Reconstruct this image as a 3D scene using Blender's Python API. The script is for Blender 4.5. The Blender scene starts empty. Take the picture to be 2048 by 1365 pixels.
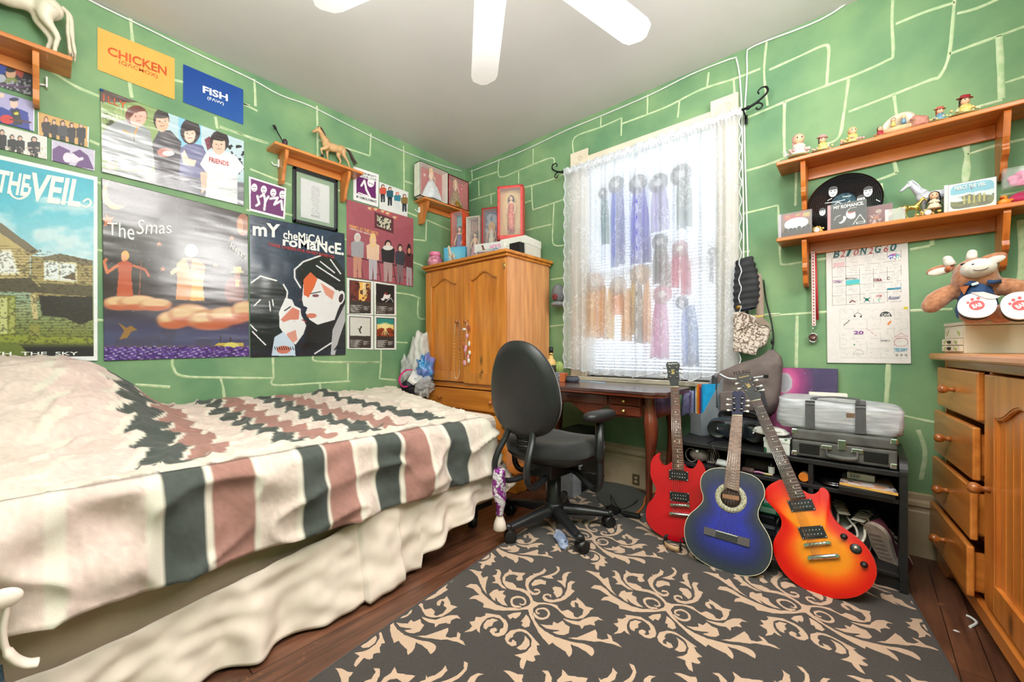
import bpy,bmesh,math,random
import numpy as np
from mathutils import Vector,Matrix,Euler,noise
SC=bpy.context.scene
COL=SC.collection
rnd=random.Random(7)
PI=math.pi
# ---- camera
FPX,PX0,PY0=810.0,1024.0,700.0
CAM=Vector((2.94,-2.68,0.96))
YAW=math.radians(41.1)
cam_data=bpy.data.cameras.new('camera')
cam_data.sensor_width=36.0
cam_data.lens=FPX/2048*36.0
cam_data.shift_y=(PY0-682.5)/2048
cam_data.clip_start=0.02
cam=bpy.data.objects.new('camera',cam_data)
cam.location=CAM
cam.rotation_euler=(PI/2,0,YAW)
COL.objects.link(cam)
SC.camera=cam
# ---- light
SC.view_settings.view_transform='Standard'
SC.view_settings.look='None'
SC.view_settings.gamma=1
SC.view_settings.use_curve_mapping=False
SC.view_settings.exposure=0.18
SC.cycles.max_bounces=9
SC.cycles.transparent_max_bounces=24
SC.cycles.sample_clamp_indirect=6
wd=bpy.data.worlds.new('world')
SC.world=wd
wd.use_nodes=True
wn=wd.node_tree
wn.nodes['Background'].inputs['Color'].default_value=(0.80,0.90,1.0,1)
wn.nodes['Background'].inputs['Strength'].default_value=3.2
def area(name,loc,look,sx,sy,power,col=(1,1,1)):
 ld=bpy.data.lights.new(name,'AREA')
 ld.shape='RECTANGLE';ld.size=sx;ld.size_y=sy;ld.energy=power;ld.color=col
 o=bpy.data.objects.new(name,ld);COL.objects.link(o)
 o.location=loc
 o.rotation_euler=(Vector(look)-Vector(loc)).to_track_quat('-Z','Y').to_euler()
 return o
area('ceiling_bounce_light',(2.3,-2.3,2.62),(1.2,-1.2,0.4),1.5,1.1,42,(1,.975,.965))
area('right_wall_glare_light',(3.62,-1.25,2.15),(0.0,-1.7,1.2),0.8,0.8,30,(1,.98,.95))  # unseen area light added by the right wall for poster glare; no doorway there
area('flash_bounce_light',(2.5,-2.9,1.75),(1.6,-0.3,1.4),1.2,1.0,4,(1,.98,.96))
area('upward_fill_light',(2.45,-2.3,1.95),(2.40,-2.25,2.72),0.9,0.9,96,(1,.97,.95))  # unseen fill added and aimed up to brighten the ceiling
# ---- geometry helpers
VD=(-math.sin(YAW),math.cos(YAW));RD=(VD[1],-VD[0])
def ray(px,py):
 l=(px-PX0)/FPX
 return Vector((VD[0]+l*RD[0],VD[1]+l*RD[1],-(py-PY0)/FPX))
def LW(px,py,off=0.0):
 d=ray(px,py);return CAM+d*((off-CAM.x)/d.x)
def BW(px,py,off=0.0):
 d=ray(px,py);return CAM+d*((-off-CAM.y)/d.y)
def HZ(px,py,h=0.0):
 d=ray(px,py);return CAM+d*((h-CAM.z)/d.z)
def PLN(px,py,o,n):
 d=ray(px,py);return CAM+d*((Vector(o)-CAM).dot(n)/d.dot(n))
def lin(c):
 return tuple((x/255/12.92)if x/255<=.04045 else((x/255+.055)/1.055)**2.4 for x in c[:3])
class MB:
 """collects shapes and links them as one mesh object"""
 def __init__(s,M=None):
  s.v=[];s.f=[];s.mi=[];s.sm=[];s.M=M or Matrix();s.col=None
 def add(s,vs,fs,m=0,smooth=False,M=None):
  A=s.M@M if M is not None else s.M
  k=len(s.v)
  s.v.extend([A@Vector(p)for p in vs])
  for f in fs:
   s.f.append(tuple(i+k for i in f));s.mi.append(m);s.sm.append(smooth)
  return s
 def box(s,x0,x1,y0,y1,z0,z1,m=0,M=None):
  v=[(x,y,z)for z in(z0,z1)for y in(y0,y1)for x in(x0,x1)]
  f=[(0,2,3,1),(4,5,7,6),(0,1,5,4),(2,6,7,3),(0,4,6,2),(1,3,7,5)]
  return s.add(v,f,m,False,M)
 def boxc(s,c,d,r=(0,0,0),m=0):
  M=Matrix.Translation(c)@Euler(r).to_matrix().to_4x4()
  return s.box(-d[0]/2,d[0]/2,-d[1]/2,d[1]/2,-d[2]/2,d[2]/2,m,M)
 def tube(s,pts,r,n=10,m=0,smooth=True,closed=False,caps=True,flat=1.0):
  pts=[Vector(p)for p in pts];N=len(pts)
  rs=r if isinstance(r,(list,tuple))else[r]*N
  vs=[];up=None
  for i,p in enumerate(pts):
   a=pts[i-1]if(i>0 or closed)else p
   b=pts[(i+1)%N]if(i<N-1 or closed)else p
   t=(b-a)
   t=t.normalized()if t.length>1e-9 else Vector((0,0,1))
   if up is None:
    up=Vector((0,0,1))if abs(t.z)<.9 else Vector((1,0,0))
   u=(up-t*up.dot(t)).normalized();w=t.cross(u);up=u
   for k in range(n):
    an=2*PI*k/n
    vs.append(p+(u*math.cos(an)*flat+w*math.sin(an))*rs[i])
  fs=[]
  for i in range(N if closed else N-1):
   j=(i+1)%N
   for k in range(n):
    l=(k+1)%n
    fs.append((i*n+k,i*n+l,j*n+l,j*n+k))
  s.add(vs,fs,m,smooth)
  if caps and not closed:
   k0=len(s.v)-len(vs)
   for base,rev in((k0,True),(k0+(N-1)*n,False)):
    idx=list(range(base,base+n))
    s.f.append(tuple(reversed(idx)if rev else idx));s.mi.append(m);s.sm.append(False)
  return s
 def cyl(s,p0,p1,r0,r1=None,n=20,m=0,smooth=True):
  return s.tube([p0,p1],[r0,r0 if r1 is None else r1],n,m,smooth)
 def lathe(s,prof,n=24,m=0,M=None,smooth=True):
  vs=[];fs=[]
  for r,z in prof:
   for k in range(n):
    a=2*PI*k/n;vs.append((r*math.cos(a),r*math.sin(a),z))
  for i in range(len(prof)-1):
   for k in range(n):
    l=(k+1)%n;fs.append((i*n+k,i*n+l,(i+1)*n+l,(i+1)*n+k))
  fs.append(tuple(reversed(range(n))));fs.append(tuple(range((len(prof)-1)*n,len(prof)*n)))
  return s.add(vs,fs,m,smooth,M)
 def ell(s,c,r,nu=18,nv=12,m=0,rot=(0,0,0),M=None):
  vs=[(0,0,-1)];fs=[]
  for j in range(1,nv):
   t=PI*j/nv
   for k in range(nu):
    a=2*PI*k/nu;vs.append((math.sin(t)*math.cos(a),math.sin(t)*math.sin(a),-math.cos(t)))
  vs.append((0,0,1));L=len(vs)-1
  for k in range(nu):
   l=(k+1)%nu
   fs.append((0,1+l,1+k));fs.append((L,L-nu+k,L-nu+l))
   for j in range(nv-2):
    a=1+j*nu;fs.append((a+k,a+l,a+nu+l,a+nu+k))
  T=Matrix.Translation(c)@Euler(rot).to_matrix().to_4x4()@Matrix.Diagonal((r[0],r[1],r[2],1))
  return s.add(vs,fs,m,True,M@T if M is not None else T)
 def prism(s,poly,z0,z1,m=0,M=None,ms=None,smooth=False):
  """outline in the local XY plane between z0 and z1"""
  n=len(poly)
  ar=sum(poly[i][0]*poly[(i+1)%n][1]-poly[(i+1)%n][0]*poly[i][1]for i in range(n))
  if ar<0:poly=poly[::-1]
  vs=[(p[0],p[1],z0)for p in poly]+[(p[0],p[1],z1)for p in poly]
  s.add(vs,[tuple(reversed(range(n))),tuple(range(n,2*n))],m,False,M)
  s.add(vs,[(i,(i+1)%n,n+(i+1)%n,n+i)for i in range(n)],m if ms is None else ms,smooth,M)
  return s
 def pl3(s,pts,th,nrm,m=0):
  """a thin slab whose outline is given in space"""
  n=len(pts);nrm=Vector(nrm).normalized();pts=[Vector(p)for p in pts]
  ar=Vector((0,0,0))
  for i in range(n):ar+=(pts[i]-pts[0]).cross(pts[(i+1)%n]-pts[0])
  if ar.dot(nrm)<0:pts=pts[::-1]
  vs=pts+[p+nrm*th for p in pts]
  return s.add(vs,[tuple(reversed(range(n))),tuple(range(n,2*n))]+[(i,(i+1)%n,n+(i+1)%n,n+i)for i in range(n)],m)
 def grid(s,P,m=0,smooth=True,closed_u=False):
  nu,nv=len(P),len(P[0])
  vs=[P[i][j]for i in range(nu)for j in range(nv)]
  fs=[(i*nv+j,((i+1)%nu)*nv+j,((i+1)%nu)*nv+j+1,i*nv+j+1)for i in range(nu if closed_u else nu-1)for j in range(nv-1)]
  return s.add(vs,fs,m,smooth)
 def build(s,name,mats,parent=None,bevel=0,sub=0,remesh=0,solid=0,seg=2):
  if not isinstance(mats,(list,tuple)):mats=[mats]
  me=bpy.data.meshes.new(name)
  off=Vector((0,0,0))
  if parent is not None and parent.get('_w',1):off=Vector(parent['_o'])if '_o'in parent else off
  me.from_pydata([tuple(p-off)for p in s.v],[],s.f)
  me.polygons.foreach_set('material_index',s.mi)
  me.polygons.foreach_set('use_smooth',s.sm)
  for m in mats:me.materials.append(m)
  me.validate();me.update()
  o=bpy.data.objects.new(name,me);COL.objects.link(o)
  if parent is not None:o.parent=parent
  if parent is not None and '_o'in parent:o['_o']=parent['_o']
  if remesh:
   md=o.modifiers.new('r','REMESH');md.mode='VOXEL';md.voxel_size=remesh;md.use_smooth_shade=True
   md=o.modifiers.new('s','SMOOTH');md.factor=.5;md.iterations=5
  if solid:
   md=o.modifiers.new('t','SOLIDIFY');md.thickness=solid;md.offset=0
  if bevel:
   md=o.modifiers.new('b','BEVEL');md.width=bevel;md.segments=seg;md.limit_method='ANGLE';md.angle_limit=.6
  if sub:
   md=o.modifiers.new('u','SUBSURF');md.levels=sub;md.render_levels=sub
  return o
def thing(name,label,cat,loc=(0,0,0),rotz=0,group=None,local=False):
 """an Empty at the thing's base; parts built in room coordinates unless local"""
 o=bpy.data.objects.new(name,None);COL.objects.link(o)
 o.empty_display_size=.05
 o.location=loc;o.rotation_euler=(0,0,rotz)
 o['label']=label;o['category']=cat
 if group:o['group']=group
 if not local:o['_o']=[float(c)for c in loc]
 return o
def tag(o,label,cat,group=None,kind=None):
 o['label']=label;o['category']=cat
 if group:o['group']=group
 if kind:o['kind']=kind
 return o
def struct(o):
 o['kind']='structure';return o
def copy_tree(o,parent=None):
 c=o.copy();COL.objects.link(c);c.parent=parent
 for ch in list(o.children):copy_tree(ch,c)
 return c
def rotm(rx=0,ry=0,rz=0,t=(0,0,0)):
 return Matrix.Translation(t)@Euler((rx,ry,rz)).to_matrix().to_4x4()
def smooth_path(pts,k=6,closed=False):
 pts=[Vector(p)for p in pts];n=len(pts);out=[]
 for i in range(n if closed else n-1):
  if closed:a,b,c,d=pts[i-1],pts[i],pts[(i+1)%n],pts[(i+2)%n]
  else:a,b,c,d=pts[max(i-1,0)],pts[i],pts[i+1],pts[min(i+2,n-1)]
  for j in range(k):
   t=j/k
   out.append(.5*((2*b)+(c-a)*t+(2*a-5*b+4*c-d)*t*t+(3*b-a-3*c+d)*t**3))
 if not closed:out.append(pts[-1])
 return out
 # ---- materials
MATS={}
def nodes(name):
 m=bpy.data.materials.new(name);m.use_nodes=True
 nt=m.node_tree;return m,nt,nt.nodes['Principled BSDF']
def setp(b,**k):
 for a,v in k.items():
  a=a.replace('_',' ')
  if a in b.inputs:b.inputs[a].default_value=v
def noise_mix(nt,c0,c1,scale=20,detail=4,coord='Object',stretch=(1,1,1),lo=.35,hi=.65):
 tc=nt.nodes.new('ShaderNodeTexCoord');mp=nt.nodes.new('ShaderNodeMapping')
 mp.inputs['Scale'].default_value=stretch
 nt.links.new(tc.outputs[coord],mp.inputs[0])
 nz=nt.nodes.new('ShaderNodeTexNoise');nz.inputs['Scale'].default_value=scale;nz.inputs['Detail'].default_value=detail
 nt.links.new(mp.outputs[0],nz.inputs['Vector'])
 cr=nt.nodes.new('ShaderNodeValToRGB')
 cr.color_ramp.elements[0].position=lo;cr.color_ramp.elements[1].position=hi
 cr.color_ramp.elements[0].color=(*lin(c0),1);cr.color_ramp.elements[1].color=(*lin(c1),1)
 nt.links.new(nz.outputs[0],cr.inputs[0])
 return mp,nz,cr
def bump(nt,b,src,strength=.2,dist=.002):
 bp=nt.nodes.new('ShaderNodeBump');bp.inputs['Strength'].default_value=strength;bp.inputs['Distance'].default_value=dist
 nt.links.new(src,bp.inputs['Height']);nt.links.new(bp.outputs[0],b.inputs['Normal'])
def pm(name,c,rough=.5,metal=0,var=.07,scale=25,bmp=0,coat=0,spec=.5,sheen=0,stretch=(1,1,1),alpha=1,trans=0,c2=None,emit=None,lo=.35,hi=.65,detail=4):
 if name in MATS:return MATS[name]
 m,nt,b=nodes(name)
 ca=c if c2 is not None else tuple(min(255,max(0,x*(1-var)))for x in c)
 cb=c2 if c2 is not None else tuple(min(255,x*(1+var))for x in c)
 mp,nz,cr=noise_mix(nt,ca,cb,scale,detail,stretch=stretch,lo=lo,hi=hi)
 nt.links.new(cr.outputs[0],b.inputs['Base Color'])
 setp(b,Roughness=rough,Metallic=metal,Coat_Weight=coat,Sheen_Weight=sheen,Alpha=alpha,Transmission_Weight=trans)
 b.inputs['Specular IOR Level'].default_value=spec
 b.inputs['Coat Roughness'].default_value=.12
 if bmp:bump(nt,b,nz.outputs[0],bmp,.004)
 if emit:
  b.inputs['Emission Color'].default_value=(*lin(emit[0]),1);b.inputs['Emission Strength'].default_value=emit[1]
 MATS[name]=m
 return m
def pine(name,base,dark,axis='z',rough=.32,knots=True,scale=1.0,coat=.25):
 if name in MATS:return MATS[name]
 m,nt,b=nodes(name)
 st={'x':(1.2,14,14),'y':(14,1.2,14),'z':(14,14,1.2)}[axis]
 mp,nz,cr=noise_mix(nt,dark,base,1.6*scale,6,stretch=st,lo=.28,hi=.56)
 nz.inputs['Distortion'].default_value=.4
 light=tuple(min(255,x*1.10+6)for x in base)
 e=cr.color_ramp.elements.new(.85);e.color=(*lin(light),1)
 out=cr.outputs[0]
 if knots:
  st2={'x':(3,6.5,6.5),'y':(6.5,3,6.5),'z':(6.5,6.5,3)}[axis]
  mp2=nt.nodes.new('ShaderNodeMapping');mp2.inputs['Scale'].default_value=st2
  nt.links.new(mp.inputs[0].links[0].from_socket,mp2.inputs[0])
  vo=nt.nodes.new('ShaderNodeTexVoronoi');vo.inputs['Scale'].default_value=.85*scale
  nt.links.new(mp2.outputs[0],vo.inputs['Vector'])
  kr=nt.nodes.new('ShaderNodeValToRGB')
  kr.color_ramp.elements[0].position=.035;kr.color_ramp.elements[0].color=(1,1,1,1)
  kr.color_ramp.elements[1].position=.12;kr.color_ramp.elements[1].color=(0,0,0,1)
  nt.links.new(vo.outputs['Distance'],kr.inputs[0])
  mx=nt.nodes.new('ShaderNodeMix');mx.data_type='RGBA'
  nt.links.new(kr.outputs[0],mx.inputs[0]);nt.links.new(out,mx.inputs[6])
  mx.inputs[7].default_value=(*lin(tuple(x*.42 for x in dark)),1)
  out=mx.outputs[2]
 nt.links.new(out,b.inputs['Base Color'])
 setp(b,Roughness=rough,Coat_Weight=coat);b.inputs['Coat Roughness'].default_value=.15
 bump(nt,b,nz.outputs[0],.08,.001)
 MATS[name]=m;return m
def vcol(name,rough=.45,coat=0,spec=.5,bmp=0,scale=60,sheen=0,trans=0,var=.06):
 """surface whose printed or woven pattern is stored per vertex"""
 if name in MATS:return MATS[name]
 m,nt,b=nodes(name)
 at=nt.nodes.new('ShaderNodeAttribute');at.attribute_name='Col'
 mp,nz,cr=noise_mix(nt,(255*(1-var),)*3,(255,255,255),scale,3)
 mx=nt.nodes.new('ShaderNodeMix');mx.data_type='RGBA';mx.blend_type='MULTIPLY';mx.inputs[0].default_value=1
 nt.links.new(at.outputs['Color'],mx.inputs[6]);nt.links.new(cr.outputs[0],mx.inputs[7])
 nt.links.new(mx.outputs[2],b.inputs['Base Color'])
 setp(b,Roughness=rough,Coat_Weight=coat,Sheen_Weight=sheen)
 b.inputs['Coat Roughness'].default_value=.18
 b.inputs['Specular IOR Level'].default_value=spec
 if bmp:bump(nt,b,nz.outputs[0],bmp,.003)
 MATS[name]=m;return m
def glassy(name,c=(255,255,255),alpha=.12,rough=.03,spec=.6):
 if name in MATS:return MATS[name]
 m,nt,b=nodes(name)
 mp,nz,cr=noise_mix(nt,tuple(x*.97 for x in c),c,8,2)
 nt.links.new(cr.outputs[0],b.inputs['Base Color'])
 setp(b,Roughness=rough,Alpha=alpha);b.inputs['Specular IOR Level'].default_value=spec
 MATS[name]=m;return m
 # ---- painted sheets
def vnoise(x,y,seed=0):
 x=np.asarray(x,float);y=np.asarray(y,float)
 xi=np.floor(x).astype(np.int64);yi=np.floor(y).astype(np.int64);fx=x-xi;fy=y-yi
 def h(a,b):
  n=(a*374761393+b*668265263+seed*1442695)&0x7fffffff
  n=((n^(n>>13))*1274126177)&0x7fffffff
  return(n^(n>>16))%10007/10007.0
 fx=fx*fx*(3-2*fx);fy=fy*fy*(3-2*fy)
 return(h(xi,yi)*(1-fx)+h(xi+1,yi)*fx)*(1-fy)+(h(xi,yi+1)*(1-fx)+h(xi+1,yi+1)*fx)*fy
def fbm(x,y,o=4,seed=0):
 s=0;a=.5
 for k in range(o):
  s=s+a*vnoise(x*2**k+17*k,y*2**k,seed+k);a*=.5
 return s/(1-.5**o)
class Paint:
 def __init__(s,X,Y,base=(255,255,255)):
  s.X=np.asarray(X,float);s.Y=np.asarray(Y,float);s.c=np.tile(np.array(base,float),(len(s.X),1))
 def mix(s,mask,col,a=1.0):
  mk=(np.asarray(mask,float)*a)[:,None];s.c=s.c*(1-mk)+np.array(col,float)*mk;return s
 def inpoly(s,pts):
  n=len(pts);ins=np.zeros(len(s.X),bool)
  for i in range(n):
   x0,y0=pts[i];x1,y1=pts[(i+1)%n]
   if y0==y1:continue
   c=((y0>s.Y)!=(y1>s.Y))&(s.X<(x1-x0)*(s.Y-y0)/(y1-y0)+x0)
   ins^=c
  return ins
 def poly(s,pts,col,a=1.0):return s.mix(s.inpoly(pts),col,a)
 def rect(s,x0,y0,x1,y1,col,a=1.0):return s.mix((s.X>=x0)&(s.X<=x1)&(s.Y>=y0)&(s.Y<=y1),col,a)
 def ell(s,cx,cy,rx,ry,col,ang=0,soft=0.0,a=1.0):
  ca,sa=math.cos(ang),math.sin(ang)
  dx=s.X-cx;dy=s.Y-cy
  d=np.sqrt(((dx*ca+dy*sa)/rx)**2+((-dx*sa+dy*ca)/ry)**2)
  m=(d<=1)if soft<=0 else np.clip((1+soft-d)/(2*soft),0,1)
  return s.mix(m,col,a)
 def line(s,pts,w,col,a=1.0):
  m=np.zeros(len(s.X),bool)
  for(x0,y0),(x1,y1)in zip(pts[:-1],pts[1:]):
   dx,dy=x1-x0,y1-y0;L=dx*dx+dy*dy+1e-9
   t=np.clip(((s.X-x0)*dx+(s.Y-y0)*dy)/L,0,1)
   m|=((s.X-x0-t*dx)**2+(s.Y-y0-t*dy)**2)<=(w/2)**2
  return s.mix(m,col,a)
 def vgrad(s,y0,y1,c0,c1):
  t=np.clip((s.Y-y0)/(y1-y0),0,1)[:,None]
  s.c=np.array(c0,float)*(1-t)+np.array(c1,float)*t;return s
def project(P):
 d=P-np.array(CAM);z=d[:,0]*VD[0]+d[:,1]*VD[1]
 return PX0+FPX*(d[:,0]*RD[0]+d[:,1]*RD[1])/z,PY0-FPX*d[:,2]/z
def sheet(name,Q,nrm,res,paint,mat,parent=None,th=.002,wr=0.0,wscale=6,seed=1,off=.003,photo=True):
 """flat printed sheet between corners Q = TL, TR, BR, BL (room coordinates), front towards nrm, with real thickness;
    paint(X, Y) receives traced coordinates (photo) or sheet coordinates 0..1"""
 Q=[np.array(q,float)for q in Q];nrm=np.array(nrm,float);nrm/=np.linalg.norm(nrm)
 W=np.linalg.norm(Q[1]-Q[0]);H=np.linalg.norm(Q[3]-Q[0])
 nu=max(2,int(W/res)+1);nv=max(2,int(H/res)+1)
 U,V=np.meshgrid(np.linspace(0,1,nu),np.linspace(0,1,nv));U=U.ravel();V=V.ravel()
 P=(Q[0]*((1-U)*(1-V))[:,None]+Q[1]*(U*(1-V))[:,None]+Q[2]*(U*V)[:,None]+Q[3]*((1-U)*V)[:,None])
 if photo:X,Y=project(P)
 else:X,Y=U,V
 pt=Paint(X,Y);paint(pt)
 col=pt.c
 F=P+nrm*(off+th)
 if wr:
  w=fbm(U*W*wscale,V*H*wscale*.6,3,seed)-.5
  w2=fbm(U*W*wscale*.7+9,V*H*wscale*4,3,seed+5)-.5
  F=F+nrm*((w*wr+w2*wr*.5)+wr*.6)[:,None]
 i=np.arange(nv-1)[:,None]*nu+np.arange(nu-1)[None,:]
 i=i.ravel()
 q=np.stack([i,i+nu,i+nu+1,i+1],1)
 e=np.cross(Q[3]-Q[0],Q[1]-Q[0])
 if e.dot(nrm)<0:q=q[:,::-1]
 rim=list(range(nu))+[nu*k+nu-1 for k in range(1,nv)]+[nu*(nv-1)+k for k in range(nu-2,-1,-1)]+[nu*k for k in range(nv-2,0,-1)]
 Bk=P[rim]+nrm*off
 k0=len(F);n=len(rim)
 sides=[(rim[a],rim[(a+1)%n],k0+(a+1)%n,k0+a)for a in range(n)]
 if e.dot(nrm)<0:sides=[t[::-1]for t in sides]
 vs=np.vstack([F,Bk])
 if parent is not None and '_o'in parent:vs=vs-np.array(parent['_o'])
 me=bpy.data.meshes.new(name)
 nf=len(q)+len(sides)
 me.vertices.add(len(vs));me.vertices.foreach_set('co',vs.ravel())
 loops=np.concatenate([q.ravel(),np.array(sides).ravel()])
 me.loops.add(len(loops));me.loops.foreach_set('vertex_index',loops)
 me.polygons.add(nf);me.polygons.foreach_set('loop_start',np.arange(nf)*4)
 me.polygons.foreach_set('use_smooth',np.array([wr>0]*len(q)+[False]*len(sides)))
 me.update(calc_edges=True)
 ca=me.color_attributes.new('Col','FLOAT_COLOR','POINT')
 call=np.vstack([col,np.tile((235,235,232),(n,1))])/255.0
 call=np.where(call<=.04045,call/12.92,((np.clip(call,0,1)+.055)/1.055)**2.4)
 ca.data.foreach_set('color',np.hstack([call,np.ones((len(call),1))]).astype(np.float32).ravel())
 me.materials.append(mat);me.validate()
 o=bpy.data.objects.new(name,me);COL.objects.link(o)
 if parent is not None:
  o.parent=parent
  if '_o'in parent:o['_o']=parent['_o']
 return o
def paint_mesh(o,colfn):
 """store a pattern on an existing mesh: colfn(N x 3 local coordinates) -> N x 3 0..255"""
 me=o.data;n=len(me.vertices);co=np.zeros(n*3);me.vertices.foreach_get('co',co)
 c=np.clip(colfn(co.reshape(-1,3)),0,255)/255.0
 c=np.where(c<=.04045,c/12.92,((c+.055)/1.055)**2.4)
 ca=me.color_attributes.new('Col','FLOAT_COLOR','POINT')
 ca.data.foreach_set('color',np.hstack([c,np.ones((n,1))]).astype(np.float32).ravel())
 return o
def lettering(s,Q,nrm,mat,parent=None,bold=0.0,depth=.0006,off=.004,name='lettering',shear=0,arc=0):
 """flat letters filling the quad Q = BL, BR, TR, TL"""
 cu=bpy.data.curves.new('t','FONT');cu.body=s;cu.offset=bold;cu.shear=shear;cu.resolution_u=3
 cu.space_line=.8
 cu.align_x='CENTER'
 to=bpy.data.objects.new('t',cu);COL.objects.link(to)
 dg=bpy.context.evaluated_depsgraph_get();dg.update()
 me=bpy.data.meshes.new_from_object(to.evaluated_get(dg))
 bpy.data.objects.remove(to);bpy.data.curves.remove(cu)
 n=len(me.vertices)
 if n==0:return None
 co=np.zeros(n*3);me.vertices.foreach_get('co',co);co=co.reshape(-1,3)
 lo=co.min(0);hi=co.max(0);uv=(co-lo)/np.maximum(hi-lo,1e-6)
 U,V=uv[:,0],uv[:,1]
 if arc:V=V+arc*(1-(2*U-1)**2)
 Q=[np.array(q,float)for q in Q];nrm=np.array(nrm,float);nrm/=np.linalg.norm(nrm)
 P=(Q[0]*((1-U)*(1-V))[:,None]+Q[1]*(U*(1-V))[:,None]+Q[2]*(U*V)[:,None]+Q[3]*((1-U)*V)[:,None])
 P=P+nrm*off
 if parent is not None and '_o'in parent:P=P-np.array(parent['_o'])
 fs=[tuple(p.vertices)for p in me.polygons]
 bpy.data.meshes.remove(me)
 me=bpy.data.meshes.new(name)
 P2=P+nrm*depth
 vs=np.vstack([P,P2])
 from collections import Counter
 ec=Counter()
 for f in fs:
  for a in range(len(f)):ec[tuple(sorted((f[a],f[(a+1)%len(f)])))]+=1
 k=len(P)
 side=[]
 for f in fs:
  for a in range(len(f)):
   i,j=f[a],f[(a+1)%len(f)]
   if ec[tuple(sorted((i,j)))]==1:side.append((i,j,j+k,i+k))
 me.from_pydata([tuple(p)for p in vs],[],[tuple(i+k for i in f)for f in fs]+side)
 me.materials.append(mat);me.validate();me.update()
 o=bpy.data.objects.new(name,me);COL.objects.link(o)
 if parent is not None:
  o.parent=parent
  if '_o'in parent:o['_o']=parent['_o']
 return o
def strokes(mb,lines,mapper,nrm,w,th,m=0,k=5):
 """flat raised strips along traced lines"""
 nrm=Vector(nrm)
 for ln in lines:
  ww=w
  if isinstance(ln[0],(int,float)):ww=ln[0];ln=ln[1]
  P=smooth_path([mapper(*p)for p in ln],k)
  L=[];
  for i,p in enumerate(P):
   a=P[max(i-1,0)];b=P[min(i+1,len(P)-1)];t=(b-a)
   if t.length<1e-7:t=Vector((0,0,1))
   sd=t.normalized().cross(nrm)
   q=ww*(.85+.35*noise.noise(p*14))
   L.append((p-sd*q/2,p-sd*q/3+nrm*th,p+sd*q/3+nrm*th,p+sd*q/2))
  mb.grid(L,m,True)
  # ==== the room
X1,Y0,ZC=3.85,-3.25,2.72
WX0,WX1,WZ0,WZ1=1.33,2.28,0.76,2.33
green=pm('green_wall_paint',(102,142,106),rough=.6,c2=(136,168,122),scale=2.6,bmp=.12,detail=8,spec=.3)
groove=pm('pale_painted_joint',(172,200,150),rough=.55,c2=(206,216,180),scale=30,bmp=.2)
NX,NY=Vector((1,0,0)),Vector((0,-1,0))
LL=[[(508,158),(510,180),(511,213)],[(487,208),(515,222)],[(439,254),(480,268),(537,287)],[(634,212),(635,260),(636,345)],[(636,280),(690,296),(740,312)],[(742,267),(741,290),(740,312)],[(500,276),(537,287)],[(807,292),(808,330),(808,392)],[(808,362),(826,368)],[(500,338),(582,371)],[(674,380),(692,386)],[(815,425),(834,433)],[(851,439),(903,462)],[(853,440),(852,481)],[(826,479),(852,482)],[(826,525),(853,535)],[(259,18),(262,50),(266,90)],[(259,160),(261,178),(264,196)],[(100,140),(150,172),(199,193)],[(349,160),(370,165)],[(431,234),(435,258)],[(440,253),(487,270)],[(487,208),(500,212)],[(179,281),(199,290)],[(345,716),(346,735),(366,753),(450,756),(546,757)],[(546,757),(549,771),(620,768),(700,763)],[(546,715),(547,757)],[(441,758),(446,775),(449,800)],[(627,711),(632,723),(700,725),(762,725)],[(762,690),(762,725),(759,758)],[(759,758),(792,761)],[(696,725),(696,763)],[(152,722),(155,756)],[(194,500),(210,503)],[(792,586),(820,590),(841,597)],[(837,597),(837,635),(858,637)],[(792,685),(815,686)],[(687,725),(760,725)],[(194,365),(202,367)],[(560,425),(588,432)],[(492,420),(500,422)],[(340,408),(341,420)],[(694,480),(686,478)],[(180,640),(210,641)],[(270,770),(340,775)],[(640,768),(642,790)]]
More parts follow.
